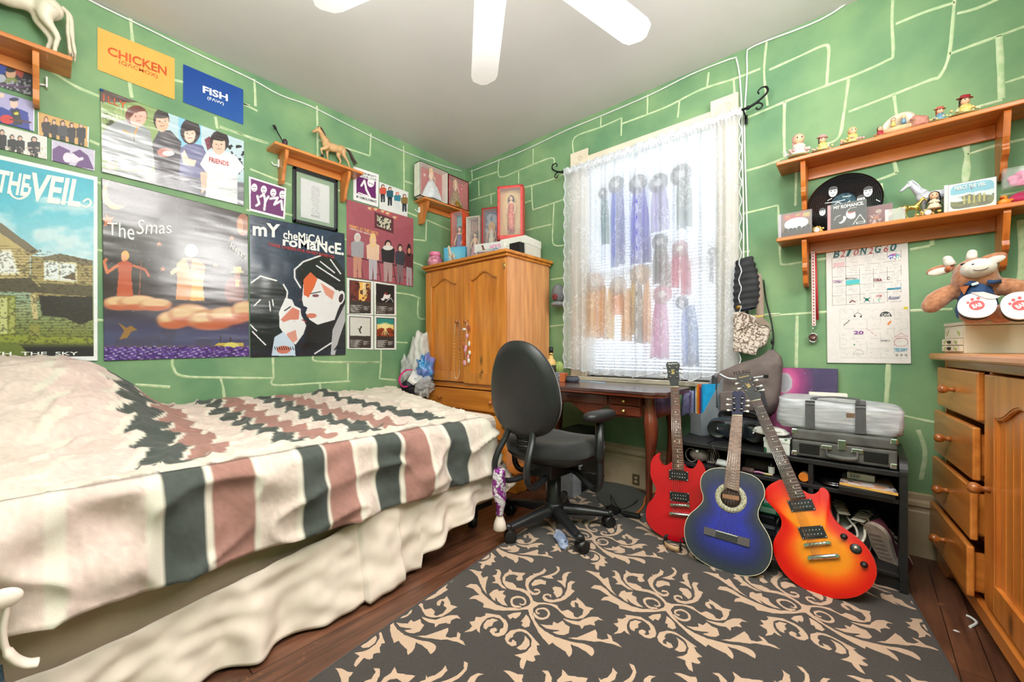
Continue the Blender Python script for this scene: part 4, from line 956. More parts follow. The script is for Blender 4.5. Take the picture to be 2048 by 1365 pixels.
# ---- horses
def horse(name,label,loc,rotz,L,cb,cm,ch,pose='stand',group=None,gem=None,cat='figurine'):
 """model horse; local +X is forward; L = chest to rump"""
 t=thing(name,label,cat,loc,rotz,group,local=True)
 S=L
 m=MB()
 H=.98*S
 def e(c,r,rot=(0,0,0)):m.ell(tuple(x*S for x in c),tuple(x*S for x in r),16,10,0,rot)
 def tb(pts,rs):m.tube([tuple(x*S for x in p)for p in smooth_path(pts,4)],[float(np.interp(i,np.linspace(0,(len(pts)-1)*4,len(rs)),rs))*S for i in range((len(pts)-1)*4+1)],12)
 e((.33,0,.80),(.21,.145,.215));e((.02,0,.80),(.32,.155,.17));e((-.30,0,.83),(.22,.15,.2));e((.12,0,.76),(.25,.15,.165))
 if pose=='rear_look':nk=[(.36,0,.92),(.47,0,1.10),(.56,0,1.26),(.60,0,1.34)]
 else:nk=[(.36,0,.90),(.50,0,1.08),(.60,0,1.24),(.66,0,1.32)]
 tb(nk,[.18,.125,.095,.08])
 hx,hz=nk[-1][0],nk[-1][2]
 e((hx+.03,0,hz),(.11,.072,.095),(0,.5,0));tb([(hx+.02,0,hz),(hx+.15,0,hz-.10),(hx+.25,0,hz-.19)],[.085,.062,.046]);e((hx+.25,0,hz-.19),(.05,.045,.045))
 for s in(-1,1):tb([(hx-.02,s*.04,hz+.06),(hx-.01,s*.045,hz+.12),(hx+.01,s*.045,hz+.15)],[.03,.022,.006])
 F={'stand':[((.34,.08),(.34,.36),(.33,.05)),((.30,-.08),(.31,.36),(.30,.05))],'trot':[((.36,.08),(.62,.52),(.56,.26)),((.30,-.08),(.28,.38),(.24,.06))],'rear_look':[((.34,.08),(.35,.36),(.34,.05)),((.30,-.08),(.40,.38),(.38,.05))],'prance':[((.36,.08),(.66,.62),(.58,.38)),((.30,-.08),(.33,.38),(.30,.06))]}[pose]
 for(hip,kn,ft)in F:
  s=hip[1]
  tb([(hip[0],s,.72),(kn[0]*.5+hip[0]*.5,s,.56),(kn[0],s,kn[1]),((kn[0]+ft[0])/2,s,(kn[1]+ft[1])/2),(ft[0],s,ft[1]+.03)],[.115,.085,.052,.038,.034,.042])
 G={'stand':[((-.34,.09),(-.30,.60),(-.43,.38),(-.40,.05)),((-.30,-.09),(-.24,.60),(-.36,.38),(-.30,.05))],'trot':[((-.34,.09),(-.36,.60),(-.56,.36),(-.66,.06)),((-.30,-.09),(-.20,.58),(-.30,.38),(-.20,.05))],'rear_look':[((-.34,.09),(-.30,.60),(-.43,.38),(-.40,.05)),((-.30,-.09),(-.24,.60),(-.36,.38),(-.30,.05))],'prance':[((-.34,.09),(-.32,.60),(-.48,.37),(-.46,.05)),((-.30,-.09),(-.20,.58),(-.32,.38),(-.22,.05))]}[pose]
 for(hip,st,hk,ft)in G:
  s=hip[1]
  tb([(hip[0],s,.80),(st[0],s,st[1]),(hk[0],s,hk[1]),((hk[0]*.55+ft[0]*.45),s,(hk[1]+ft[1])/2),(ft[0],s,ft[1]+.03)],[.16,.11,.055,.042,.036,.042])
 m.build('body',cb,t,remesh=max(.0022,.028*S))
 for lst,key in((F,'f'),(G,'g')):
  for tp in lst:
   hip,ft=tp[0],tp[-1];m=MB();x,z=ft[0]*S,ft[1]*S
   m.lathe([(.0,-.05*S),(.062*S,-.05*S),(.045*S,.03*S),(0,.035*S)],12,0,Matrix.Translation((x+.012*S,hip[1]*S,z)))
   m.build('hoof',ch,t)
 m=MB()
 k=[(hx-.03,hz+.10),(hx-.12,hz-.02),(.47,1.10),(.38,.99),(.28,.96)]
 for s in range(22):
  u=s/21*(len(k)-1);i=min(int(u),len(k)-2);f=u-i
  x=k[i][0]*(1-f)+k[i+1][0]*f;z=k[i][1]*(1-f)+k[i+1][1]*f
  w=.05+.03*math.sin(s*1.7)
  m.tube([(x*S,0,(z+.03)*S),((x-.04)*S,(.05+w*.3)*S,(z-.05)*S),((x-.09-w)*S,.075*S,(z-.16-w)*S)],[.03*S,.032*S,.006*S],7)
 m.ell(((hx+.03)*S,0,(hz+.1)*S),(.06*S,.035*S,.03*S),10,6)
 m.build('mane',cm,t)
 m=MB()
 if pose in('trot','prance'):tp=[(-.49,0,.93),(-.66,0,.88),(-.82,0,.62),(-.98,0,.40)]
 else:tp=[(-.49,0,.93),(-.58,0,.82),(-.60,0,.5),(-.64,0,.14)]
 for q in range(7):
  o=(q-3)*.014
  m.tube([tuple(c*S for c in p)for p in smooth_path([(a+(.01*(q%3))*i,o*i,c+.01*(q%2))for i,(a,b_,c)in enumerate(tp)],4)],[.03*S]*4+[.034*S]*5+[.024*S]*3+[.005*S],7)
 m.build('tail',cm,t)
 m=MB()
 for s in(-1,1):m.ell(((hx+.075)*S,s*.062*S,(hz+.015)*S),(.014*S,.01*S,.014*S),8,6)
 m.build('eye',pm('black_bead',(12,10,10),rough=.15),t)
 return t
wh=pm('aged_white_plastic',(226,216,196),rough=.45,var=.05,scale=9)
tanb=pm('buckskin_paint',(214,172,124),rough=.4,c2=(190,146,100),scale=14)
dkbr=pm('dark_brown_paint',(58,34,30),rough=.45)
L0=LW(60,60,.1)
horse('horse_figurine','large white model horse standing on the top left shelf',(.10,-2.77,ST),-PI/2,.275,wh,wh,wh,'stand')
horse('horse_figurine','tan model horse with dark mane trotting on pine shelf',(.078,-1.33,SA),-PI/2,.165,tanb,dkbr,dkbr,'trot')
t=thing('toy_guitar','small brown toy guitar lying on shelf left of tan horse','toy',(.08,-1.64,SA))
m=MB();m.ell((.08,-1.605,SA+.016),(.032,.052,.014));m.ell((.08,-1.565,SA+.014),(.026,.036,.012));m.build('body',pm('mauve_brown_paint',(96,72,84),rough=.3),t,remesh=.004)
m=MB();q=LW(571,287,.08);q2=LW(553,251,.08);m.tube([(.08,-1.64,SA+.022),(.06,q.y,q.z),(.05,q2.y,q2.z)],[.0042,.0034,.004],8);m.boxc((.049,q2.y,q2.z),(.006,.016,.026),(.5,0,0));m.build('neck',blackm,t)
m=MB();m.ell((.105,-1.67,SA+.03),(.02,.016,.024));m.build('stand',pm('plum_paint',(60,36,50)),t)
# ==== wardrobe
pineW={a:pine('wardrobe_pine_'+a,(220,140,54),(186,104,30),a,rough=.28,coat=.35,scale=.9)for a in 'xyz'}
pineWs=pine('wardrobe_side_pine',(226,160,106),(204,134,82),'z',rough=.35,scale=1.3)
brass=pm('brass',(212,178,110),rough=.25,metal=.9)
knobw=pm('turned_knob_wood',(184,110,52),rough=.25,coat=.5,c2=(150,82,34),scale=30)
def knob(mb,c,d,r=.016,L=.03):
 """turned wooden knob at c pointing along d"""
 q=Vector(d).to_track_quat('Z','Y').to_matrix().to_4x4()
 mb.lathe([(0,0),(r*.62,0),(r*.5,L*.25),(r*.45,L*.45),(r*.8,L*.6),(r,L*.85),(r*.92,L*1.1),(r*.5,L*1.28),(0,L*1.32)],16,0,Matrix.Translation(c)@q)
W=thing('wardrobe','tall honey pine wardrobe with two arched doors beside the window','wardrobe',(.56,-.3,0))
wx0,wx1,wy,wz=.105,1.025,-.535,1.635
m=MB();m.box(wx1-.022,wx1,wy,-.03,.07,wz);m.build('side_panel',pineWs,W)
m=MB();m.box(wx0,wx0+.022,wy,-.03,.07,wz);m.build('side_panel',pineWs,W)
m=MB();m.box(wx0+.022,wx1-.022,-.045,-.03,.07,wz);m.build('back_panel',pineW['z'],W)
m=MB();m.box(wx0,wx1,wy+.001,-.03,.06,.095)
for z in(.30,.49,.672,wz-.03):m.box(wx0+.022,wx1-.022,wy+.004,-.045,z-.009,z+.009)
m.box(wx0+.022,wx1-.022,wy+.002,wy+.03,.66,.70);m.box(wx0+.022,wx1-.022,wy+.002,wy+.03,1.6,wz)
m.build('carcass_frame',pineW['x'],W)
m=MB();m.box(wx0-.028,wx1+.03,wy-.045,-.012,wz+.012,wz+.036);m.box(wx0-.014,wx1+.016,wy-.025,-.02,wz-.008,wz+.012)
m.build('cornice',pineW['x'],W,bevel=.008,seg=3)
m=MB();m.box(wx0-.004,wx1+.004,wy-.012,-.03,0,.075);m.build('plinth',pineW['x'],W,bevel=.004)
def arched_door(M,w,z0,z1,mats,name='door',st=.075,deep=.015,th=.022,parent=None,ends=True):
 """frame and panel door in local x (0..w), y front at 0, going back th"""
 m=MB(M)
 m.box(0,st,0,th,z0,z1);m.box(w-st,w,0,th,z0,z1);m.box(st,w-st,0,th,z0,z0+st)
 iw=w-2*st;arc=[]
 for k in range(25):
  u=k/24;c=.5-.5*math.cos(2*PI*min(1,max(0,(u-.06)/.88)))
  arc.append((st+u*iw,z1-st*1.55+.052*c))
 poly=[(st,z1)]+arc+[(w-st,z1)]
 MM=Matrix(((1,0,0,0),(0,0,1,0),(0,1,0,0),(0,0,0,1)))
 m.prism(poly,0,th,0,MM)
 o=m.build(name,mats['z'],parent,bevel=.0035)
 m=MB(M);m.box(st-.006,w-st+.006,deep,th-.002,z0+st-.006,z1-.03)
 for k in range(1,int(iw/.062)+1):
  x=st+k*iw/(int(iw/.062)+1);m.box(x-.0009,x+.0009,deep-.0012,deep,z0+st,z1-st*1.4)
 ip=m.build('door_panel',mats['z'],o)
 m=MB(M)
 p2=[(st+.004,arc[0][1])]+[(x,z-.001)for x,z in arc]+[(w-st-.004,arc[-1][1])]
 m.tube([(x,.007,z-.004)for x,z in arc],.006,6);m.box(st,st+.009,.003,deep,z0+st,arc[0][1]);m.box(w-st-.009,w-st,.003,deep,z0+st,arc[0][1])
 m.prism([(0,0),(.012,.012),(0,.012)],st,w-st,0,Matrix(((0,0,1,0),(1,0,0,0),(0,1,0,z0+st-.004),(0,0,0,1))))
 m.build('panel_moulding',mats['z'],o)
 return o
split=.585
yd=wy-.021
dl=arched_door(Matrix.Translation((wx0+.002,yd,0)),split-wx0-.004,.708,1.61,pineW,parent=W)
dr=arched_door(Matrix.Translation((split+.004,yd-.003,0)),wx1-split-.006,.70,1.612,pineW,parent=W)
k1=BW(916,644,-yd+.01);k2=BW(934,643,-yd+.01)
m=MB();knob(m,(k1.x,yd,k1.z),(0,-1,0));m.build('knob',knobw,dl)
m=MB();knob(m,(k2.x,yd-.003,k2.z),(0,-1,0));m.build('knob',knobw,dr)
m=MB();m.boxc((wx1-.012,yd-.004,1.555),(.011,.004,.042));m.cyl((wx1-.003,yd-.004,1.53),(wx1-.003,yd-.004,1.58),.0035);m.build('hinge',brass,dr)
for z0,z1,pr,ks in((.50,.652,0,((882,791),(984,803))),(.312,.478,.0,((984,868),)),(.105,.288,.0,())):
 m=MB();m.box(wx0+.006,wx1-.006,wy-.02-pr,wy-.001,z0,z1);d=m.build('drawer',pineW['x'],W,bevel=.004)
 for kx,ky in ks:
  q=BW(kx,ky,.56);m=MB();knob(m,(q.x,wy-.02-pr,(z0+z1)/2),(0,-1,0));m.build('knob',knobw,d)
pearl=pm('cream_beads',(238,228,206),rough=.25,var=.03);beadk=pm('dark_beads',(44,48,66),rough=.3)
def bead_loop(pts,r,mt,label,closed=True):
 m=MB();P=smooth_path(pts,8,closed);L=0;last=P[0];m.ell(last,(r,r,r),8,6)
 for p in P[1:]:
  if(p-last).length>=2.05*r:m.ell(p,(r,r,r),8,6);last=p
 o=m.build('bead_necklace',mt);return tag(o,label,'necklace')
Y=-(yd-.013)
P=lambda x,y,o=0.0:BW(x,y,Y+o)
o=bead_loop([P(916,643,.012),P(919,650,.006),P(919,700),P(919,740),P(917,753),P(913,758),P(909,752),P(909,720),P(909,670),P(911,648,.006)],.0031,pearl,'long cream bead necklace looped over left wardrobe knob')
m=MB();m.tube([P(913,648),P(912,690),P(913,730),P(914,752)],.0009,5);
o=bead_loop([P(915,642,.016),P(918,647,.01),P(919,672,.006),P(919,700,.006)],.0032,beadk,'short dark bead strand hanging inside the cream necklace',False)
t=thing('charm_garland','pink and white shell charm garland hanging from right wardrobe knob','ornament',P(935,645,.02))
pinkm=pm('pink_feathers',(226,132,176),rough=.6,c2=(240,196,214),scale=90);whm=pm('white_shell',(240,234,232),rough=.35);rustm=pm('rust_charm',(176,92,56),rough=.5)
m=MB();m.tube([P(934,643,.012),P(933,665,.012),P(932,700,.012),P(931,725,.012)],.0015,6);m.build('string',whm,t)
for i,(x,y,a,b_,mt)in enumerate(((937,656,6,8,rustm),(928,659,6,3,whm),(934,672,5,5,pinkm),(927,690,4,7,rustm),(938,688,3.5,6,whm),(931,698,4.5,9,pinkm),(939,706,4,5,whm),(929,710,4,5,rustm),(936,715,3,6,pinkm),(929,726,5,6,pinkm),(937,722,4,6,whm))):
 q=P(x,y,.014+.002*(i%3));m=MB();m.ell(q,(a*.0034,.006,b_*.0034),12,8,0,(0,.3*(i%3-1),0));m.build('charm',mt,t)
t=thing('wooden_box','small orange pine box on the floor at foot of wardrobe','box',(1.12,-.54,0))
m=MB();m.box(1.045,1.195,-.64,-.43,.0,.125);m.build('body',pineW['x'],t,bevel=.004)
m=MB();m.box(1.04,1.2,-.645,-.425,.125,.14);m.build('lid',pineW['x'],t,bevel=.004)
# ---- boxed dolls
skin=pm('doll_skin',(232,184,152),rough=.4,var=.03)
def doll(label,loc,rotz,h,gown,hair,wide=.34,style='gown',group=None,dark=False,cat='doll'):
 t=thing('doll',label,cat,loc,rotz,group,local=True)
 m=MB();s=h
 m.ell((0,0,.905*s),(.045*s,.05*s,.06*s),14,10);m.cyl((0,0,.82*s),(0,0,.87*s),.018*s,.016*s,10)
 m.tube([(0,0,.58*s),(0,0,.66*s),(0,0,.76*s),(0,0,.82*s),(0,0,.835*s)],[.045*s,.04*s,.062*s,.052*s,.02*s],12)
 for q in(-1,1):
  m.tube(smooth_path([(q*.055*s,0,.80*s),(q*.095*s,-.01*s,.70*s),(q*.10*s,-.05*s,.61*s),(q*.085*s,-.075*s,.55*s)],3),[.018*s]*4+[.015*s]*3+[.012*s]*2+[.01*s],8)
  m.ell((q*.08*s,-.085*s,.53*s),(.012*s,.01*s,.022*s),8,6)
  m.ell((q*.018*s,-.048*s,.91*s),(.007*s,.004*s,.006*s),8,5,1)
 m.ell((0,-.048*s,.878*s),(.01*s,.004*s,.004*s),8,5,2);m.ell((0,-.052*s,.895*s),(.006*s,.006*s,.009*s),6,5)
 m.build('body',[skin,blackm,inkr],t)
 m=MB();w=wide*s
 if style=='gown':
  P=[]
  for a,z in((w,0),(w*.93,.1),(w*.75,.25),(w*.5,.42),(.10*s,.55),(.05*s,.62),(.045*s,.66),(.068*s,.75),(.062*s,.79)):
   P.append([((a+(.05*a*math.sin(k*PI/3)if z<.5 else 0))*math.cos(2*PI*k/36),(a*.62+(.04*a*math.sin(k*PI/3)if z<.5 else 0))*math.sin(2*PI*k/36),z*s)for k in range(37)])
  m.grid(P)
 else:
  for q in(-1,1):m.tube([(q*.03*s,0,.6*s),(q*.035*s,0,.35*s),(q*.04*s,0,.12*s)],[.05*s,.05*s,.04*s],10)
  m.tube([(0,0,.16*s),(0,0,.4*s),(0,0,.58*s),(0,0,.66*s),(0,0,.77*s)],[w*.7,w*.55,.07*s,.048*s,.068*s],16)
 m.build('gown',gown,t)
 m=MB();m.ell((0,.012*s,.93*s),(.055*s,.055*s,.055*s),14,9);m.ell((0,.03*s,.86*s),(.06*s,.04*s,.10*s),12,9)
 for q in(-1,1):m.tube([(q*.045*s,0,.94*s),(q*.065*s,.005*s,.86*s),(q*.055*s,.01*s,.76*s)],[.02*s,.022*s,.008*s],8)
 m.build('hair',hair,t)
 return t
gold_h=pm('blond_hair',(222,182,110),rough=.5,stretch=(1,1,6),scale=60);brown_h=pm('brown_hair',(78,46,34),rough=.45,scale=60);black_h=pm('black_hair',(26,22,26),rough=.35,scale=60);red_h=pm('auburn_hair',(170,74,40),rough=.5,scale=60)
clear=glassy('clear_window',alpha=.10,rough=.04)
def doll_box(label,loc,rotz,w,h,d,outer,back,fn=None,rim=.008,sidem=None):
 t=thing('doll_box',label,'toy box',loc,rotz,None,local=True)
 m=MB();m.box(-w/2,w/2,d-.004,d,0,h);m.box(-w/2,w/2,0,d,0,.006);m.box(-w/2,w/2,0,d,h-.006,h)
 m.box(-w/2,-w/2+.004,0,d,0,h,1 if sidem else 0);m.box(w/2-.004,w/2,0,d,0,h,1 if sidem else 0)
 for a in((-w/2,-w/2+rim,0,h),(w/2-rim,w/2,0,h),(-w/2,w/2,0,rim*1.6),(-w/2,w/2,h-rim,h)):m.box(a[0],a[1],0,.002,a[2],a[3])
 m.build('carton',[outer,sidem or outer],t)
 m=MB();m.box(-w/2+.005,w/2-.005,d-.008,d-.005,.007,h-.007)
 if fn:
  sheet('backdrop',[(-w/2+.005,d-.005,h-.007),(w/2-.005,d-.005,h-.007),(w/2-.005,d-.005,.007),(-w/2+.005,d-.005,.007)],(0,-1,0),.004,fn,satin,t,photo=False,off=.001,th=.001)
 else:m.build('backdrop',back,t)
 m=MB();m.box(-w/2+rim,w/2-rim,.001,.0016,rim*1.6,h-rim);m.build('window',clear,t)
 return t
redb=pm('red_card',(196,46,44),rough=.4,var=.04);whitec=pm('white_card',(232,226,214),rough=.5,var=.03)
def snow(bg,fg=(240,214,206),s=31):
 def f(p):
  p.mix(np.ones(len(p.X)),bg);r=random.Random(s)
  for k in range(16):
   x,y,a=r.random(),r.random(),r.choice((.03,.05,.022))
   for q in range(3):c_,s_=math.cos(q*PI/3)*a,math.sin(q*PI/3)*a;p.line([(x-c_,y-s_),(x+c_,y+s_)],.012,fg,.85)
 return f
rz=PI/2
fx=.148;y0_,y1_,y2_=LW(840,360,fx).y,LW(896,380,fx).y,LW(937,390,fx).y
doll_box('red starry doll box with white side, left one on corner shelf',(fx,(y0_+y1_)/2,SC_),rz,y1_-y0_,LW(842,322,fx).z-SC_,.085,whitec,redb,snow((186,54,54)),sidem=whitec)
doll('doll in wide silver white gown inside the left corner shelf box',(.105,(y0_+y1_)/2,SC_+.008),rz,.29,pm('silver_tulle',(214,216,222),rough=.4,sheen=.4),gold_h,.36)
doll_box('red snowflake doll box, right one on corner shelf against the corner',(fx,(y1_+y2_)/2+.001,SC_),rz,min(y2_,-.012)-y1_-.004,LW(898,348,fx).z-SC_,.085,redb,redb,snow((196,40,50),s=5))
doll('doll in long gold gown inside the right corner shelf box',(.105,(y1_+y2_)/2,SC_+.008),rz,.275,pm('gold_lame',(206,158,74),rough=.3,metal=.5,c2=(150,104,40),scale=40),gold_h,.30)
# ---- things on top of the wardrobe
TZ=wz+.037
def hz(px,py,y,z0=None):return BW(px,py,y).z-(TZ if z0 is None else z0)
def at_top(px,y):return BW(px,500,y).x
jx=at_top(870,.47)
t=thing('glass_jar','round pink jar with pink lid at left end of wardrobe top','jar',(jx,-.47,TZ))
m=MB();m.lathe([(.02,.0),(.045,.002),(.062,.03),(.066,.055),(.055,.085),(.04,.098),(.038,.104)],26,0,Matrix.Translation((jx,-.47,TZ)));m.build('body',pm('pink_glass',(196,84,128),rough=.1,c2=(232,170,190),scale=26,coat=.6),t)
m=MB();m.lathe([(.0,.1),(.047,.1),(.049,.104),(.049,.128),(.045,.133),(0,.133)],26,0,Matrix.Translation((jx,-.47,TZ)));m.build('lid',pm('pink_plastic',(236,130,170),rough=.3),t,bevel=.002)
def slab_box(name,label,cat,x,y,w,h,d,rot,fn,side,group=None,z=None,lid=None):
 """closed carton with a printed front, x y = front centre"""
 z=TZ if z is None else z
 t=thing(name,label,cat,(x,y,z),rot,group,local=True)
 m=MB();m.box(-w/2,w/2,0,d,0,h if not lid else h*.62);m.build('carton',side,t,bevel=.001)
 if lid:m=MB();m.box(-w/2-.003,w/2+.003,-.003,d+.003,h*.62,h);m.build('lid',lid,t,bevel=.002)
 if fn:sheet('printed_front',[(-w/2,0,h),(w/2,0,h),(w/2,0,0),(-w/2,0,0)],(0,-1,0),.003,fn,satin,t,photo=False,off=.0005,th=.0006)
 return t
def f_(p):
 p.vgrad(0,1,(70,170,214),(32,120,180));p.ell(.5,.5,.5,.5,(140,214,236),soft=.5,a=.8);p.rect(0,.86,1,1,(60,120,110))
slab_box('carton','blue carton with pale horse standing before it on wardrobe','box',at_top(909,.40),-.40,.20,.165,.04,.42,f_,pm('blue_card',(66,160,204),rough=.4))
horse('horse_figurine','pale cream model horse standing before blue carton on wardrobe',(at_top(903,.50),-.50,TZ),-1.1,.088,pm('cream_horse_paint',(216,206,190),rough=.4),wh,wh,'stand')
ora=pm('orange_red_card',(226,84,52),rough=.4)
def f_(p):p.mix(np.ones(len(p.X)),(44,140,160));p.mix(fbm(p.X*7,p.Y*12,3)>.52,(90,190,206))
bx=at_top(922,.28)
doll_box('tall orange sided doll box with teal backdrop on wardrobe',(bx,-.33,TZ),.28,.125,hz(922,420,.33),.10,ora,ora,f_,sidem=ora)
doll('doll in violet dress inside the orange sided box',(bx-.012,-.285,TZ+.01),.28,.38,pm('violet_satin',(104,92,160),rough=.4),brown_h,.15,'slim')
cmp=pm('round_white_sticker',(240,240,238),rough=.5)
def f_(p):p.mix(np.ones(len(p.X)),(120,84,84));p.mix(fbm(p.X*9,p.Y*12,3)>.5,(160,120,110))
bx=at_top(954,.22)
doll_box('low doll box with brown backdrop between orange and mirror boxes',(bx,-.27,TZ),.36,.13,hz(954,430,.27),.09,whitec,whitec,f_)
doll('doll in dusty pink ruffled dress inside the low brown box',(bx-.018,-.225,TZ+.01),.36,.31,pm('dusty_pink_satin',(206,140,160),rough=.4),brown_h,.2)
def f_(p):p.vgrad(0,1,(84,104,140),(176,186,206));p.mix(fbm(p.X*5,p.Y*9,3)>.55,(220,222,228),.6)
bx=at_top(983,.20)
doll_box('doll box with red scalloped frame and blue grey backdrop',(bx,-.22,TZ),.42,.15,hz(983,414,.22),.09,redb,redb,f_,rim=.012)
doll('doll with blond curls inside the red scalloped box',(bx-.02,-.175,TZ+.015),.42,.38,pm('ivory_satin',(232,222,206),rough=.4),gold_h,.16,'slim')
sx=at_top(1045,.30)
slab_box('shoe_box','large white lidded shoe box at right end of wardrobe top','box',.89,-.32,.23,.155,.23,0.12,None,pm('shoe_box_card',(226,222,214),rough=.5,var=.02),lid=pm('shoe_box_lid',(236,232,224),rough=.5,var=.02))
slab_box('black_box','black carton with white lid right behind pastel books','box',.975,-.40,.10,.085,.055,0,None,blackm,lid=None)
def f_(p):
 p.mix(np.ones(len(p.X)),(206,158,92));p.ell(.5,.45,.36,.52,(226,186,120),soft=.15)
bx=BW(1020,460,.30).x
rbz=TZ+.156
doll_box('big coral red doll box standing on the white shoe box',(bx,-.30,rbz),.50,.205,hz(1000,382,.27,rbz),.085,pm('coral_red_card',(214,70,66),rough=.4),redb,f_,rim=.02)
doll('dark haired doll in red patterned dress inside the coral box',(bx-.022,-.262,rbz+.022),.50,.345,pm('red_brocade',(178,40,50),rough=.4,c2=(220,120,90),scale=60),black_h,.13,'slim')
def f_(p):
 p.mix(np.ones(len(p.X)),(228,226,222));p.rect(.1,.42,.55,.98,(88,92,84));p.mix((fbm(p.X*12,p.Y*9,3)>.5)&(p.X<.5)&(p.Y>.5),(120,116,96))
hb=slab_box('shoe_box','white shoe box with dark picture and pink letters, front middle','box',.70,-.40,.25,.13,.09,.25,f_,pm('shoe_box_card',(226,222,214)))
lettering('HOLD',[(.02,-.001,.075),(.115,-.001,.075),(.115,-.001,.11),(.02,-.001,.11)],(0,-1,0),pm('pink_ink',(226,130,180),rough=.5),hb,.03,off=.0015)
lettering('YOUR',[(.02,-.001,.035),(.10,-.001,.035),(.10,-.001,.062),(.02,-.001,.062)],(0,-1,0),pm('pink_ink',(226,130,180)),hb,.02,off=.0015)
horse('horse_figurine','tiny brown horse rearing before the pink lettered shoe box',(at_top(970,.50),-.50,TZ),-1.4,.052,pm('chestnut_paint',(128,66,44),rough=.35),dkbr,dkbr,'prance')
for i,(c,dx,r)in enumerate((((226,150,190),.0,.1),((110,150,220),-.02,-.06),((236,206,216),.01,.16),((120,190,220),-.01,.02))):
 t=thing('colouring_book',('pink','blue','pale pink','sky blue')[i]+' thin soft book in the pile on wardrobe edge, '+('lowest','second from bottom','third from bottom','topmost')[i],'book',(.845+dx,-.49,TZ+i*.0072),r,'thin books on wardrobe edge',local=True)
 m=MB();m.box(-.105,.105,-.06,.06,.0008,.0062);m.build('pages',whitec,t)
 m=MB();m.box(-.107,.107,-.062,.062,.0,.0008);m.box(-.107,.107,-.062,.062,.0062,.007);m.box(-.107,-.1055,-.062,.062,.0,.007);m.build('cover',pm('book_cover_%d'%i,c,rough=.35),t)
 # ---- bags between bed and wardrobe
plast,nt,b=nodes('crinkled_clear_plastic')
mp,nz,cr=noise_mix(nt,(200,200,200),(240,240,240),14,6)
nt.links.new(cr.outputs[0],b.inputs['Base Color']);setp(b,Roughness=.12,Alpha=.5)
bump(nt,b,nz.outputs[0],1.0,.02)
def blobby(mb,c,r,seed,amp=.22,n=26,f=4.0,rot=(0,0,0),m=0):
 k0=len(mb.v);mb.ell(c,r,n,int(n*.7),m,rot);C_=mb.M@Vector(c)
 for i in range(k0,len(mb.v)):
  p=mb.v[i];d=p-C_;mb.v[i]=C_+d*(1+amp*noise.noise(Vector((d.x/r[0],d.y/r[1],d.z/r[2]))*f*.4+Vector((seed,0,0))))
m=MB();blobby(m,(.10,-.60,.86),(.085,.10,.25),3,.34,n=44,f=9);blobby(m,(.08,-.64,.66),(.07,.10,.12),4,.3,n=34,f=8)
tag(m.build('garment_bag',pm('grey_white_cloth_bag',(206,204,200),rough=.5,var=.05,scale=6,bmp=.3)),'pale stuffed bag in crinkled plastic standing beside the wardrobe','bag')
t=thing('sneaker','white and dark sneaker sole up in the pile of bags','shoe',(.13,-.70,.70))
m=MB();A=Matrix.Translation((.16,-.70,.745))@Euler((.5,.6,.9)).to_matrix().to_4x4();m.M=A;m.prism([(-.03,-.12),(.03,-.125),(.045,-.08),(.04,0),(.048,.07),(.035,.13),(0,.145),(-.035,.13),(-.045,.06),(-.036,-.03)],0,.018);m.build('sole',inkw,t,bevel=.005)
m=MB(A);m.ell((0,0,-.03),(.04,.13,.04),18,10);m.build('upper',pm('charcoal_canvas',(66,68,76),rough=.8),t)
m=MB();blobby(m,(.20,-.62,.80),(.05,.07,.11),8,.7,n=30,f=7);tag(m.build('plastic_bag',pm('blue_violet_foil_bag',(44,140,200),rough=.2,c2=(140,120,190),scale=10,bmp=.6)),'bright blue and violet plastic bag against the wardrobe side','bag')
m=MB();pts=[LW(x,y,.19)for x,y in((824,741),(812,741),(801,752),(799,764),(806,774),(818,772),(836,764))]
m.tube(smooth_path(pts,6),[.013]*37,12,flat=.45);tag(m.build('headband',pm('magenta_foam',(206,40,120),rough=.5)),'curved magenta band lying on the bags by the bed','headband')
m=MB();blobby(m,(.14,-.70,.66),(.09,.10,.07),12,.25);tag(m.build('black_bag',pm('black_cloth',(36,36,42),rough=.8,bmp=.3)),'black cloth bag below the sneaker at corner of bed','bag')
m=MB();blobby(m,(.22,-.66,.66),(.06,.09,.08),21,.6,n=34,f=9);blobby(m,(.07,-.72,.74),(.05,.05,.15),22,.6,n=34,f=9);tag(m.build('plastic_bag',plast),'crumpled clear plastic bag low against the wardrobe','bag')
# ==== writing desk
maho={a:pine('mahogany_'+a,(112,50,30),(66,26,16),a,rough=.25,knots=False,coat=.5)for a in 'xyz'}
dtop=pm('worn_dark_desk_top',(70,46,44),rough=.22,c2=(92,68,66),scale=7,coat=.4)
D=thing('writing_desk','dark red wooden writing desk with curved legs below the window','desk',(1.65,-.35,0))
dx0,dx1,dy0,dy1,dz=1.115,2.16,-.605,-.115,.735
m=MB()
o=[(dx0,dy0+.05),(dx0+.035,dy0+.03),(dx0+.05,dy0),(1.5,dy0-.004),(1.8,dy0),(2.06,dy0-.006),(dx1-.055,dy0),(dx1-.04,dy0+.03),(dx1,dy0+.05),(dx1-.006,-.35),(dx1,dy1-.05),(dx1-.05,dy1),(dx0+.05,dy1),(dx0,dy1-.05)]
m.prism(o,dz-.014,dz,0);m.build('top',dtop,D,bevel=.004)
m=MB();m.prism([(x+(.006 if x<1.6 else-.006),y+(.006 if y<-.4 else-.006))for x,y in o],dz-.03,dz-.014,0);m.build('top_moulding',maho['x'],D,bevel=.006)
fy=dy0+.07
m=MB();MM=Matrix(((1,0,0,0),(0,0,1,0),(0,1,0,0),(0,0,0,1)))
lx0,lx1=1.24,BW(1217,800,-fy).x
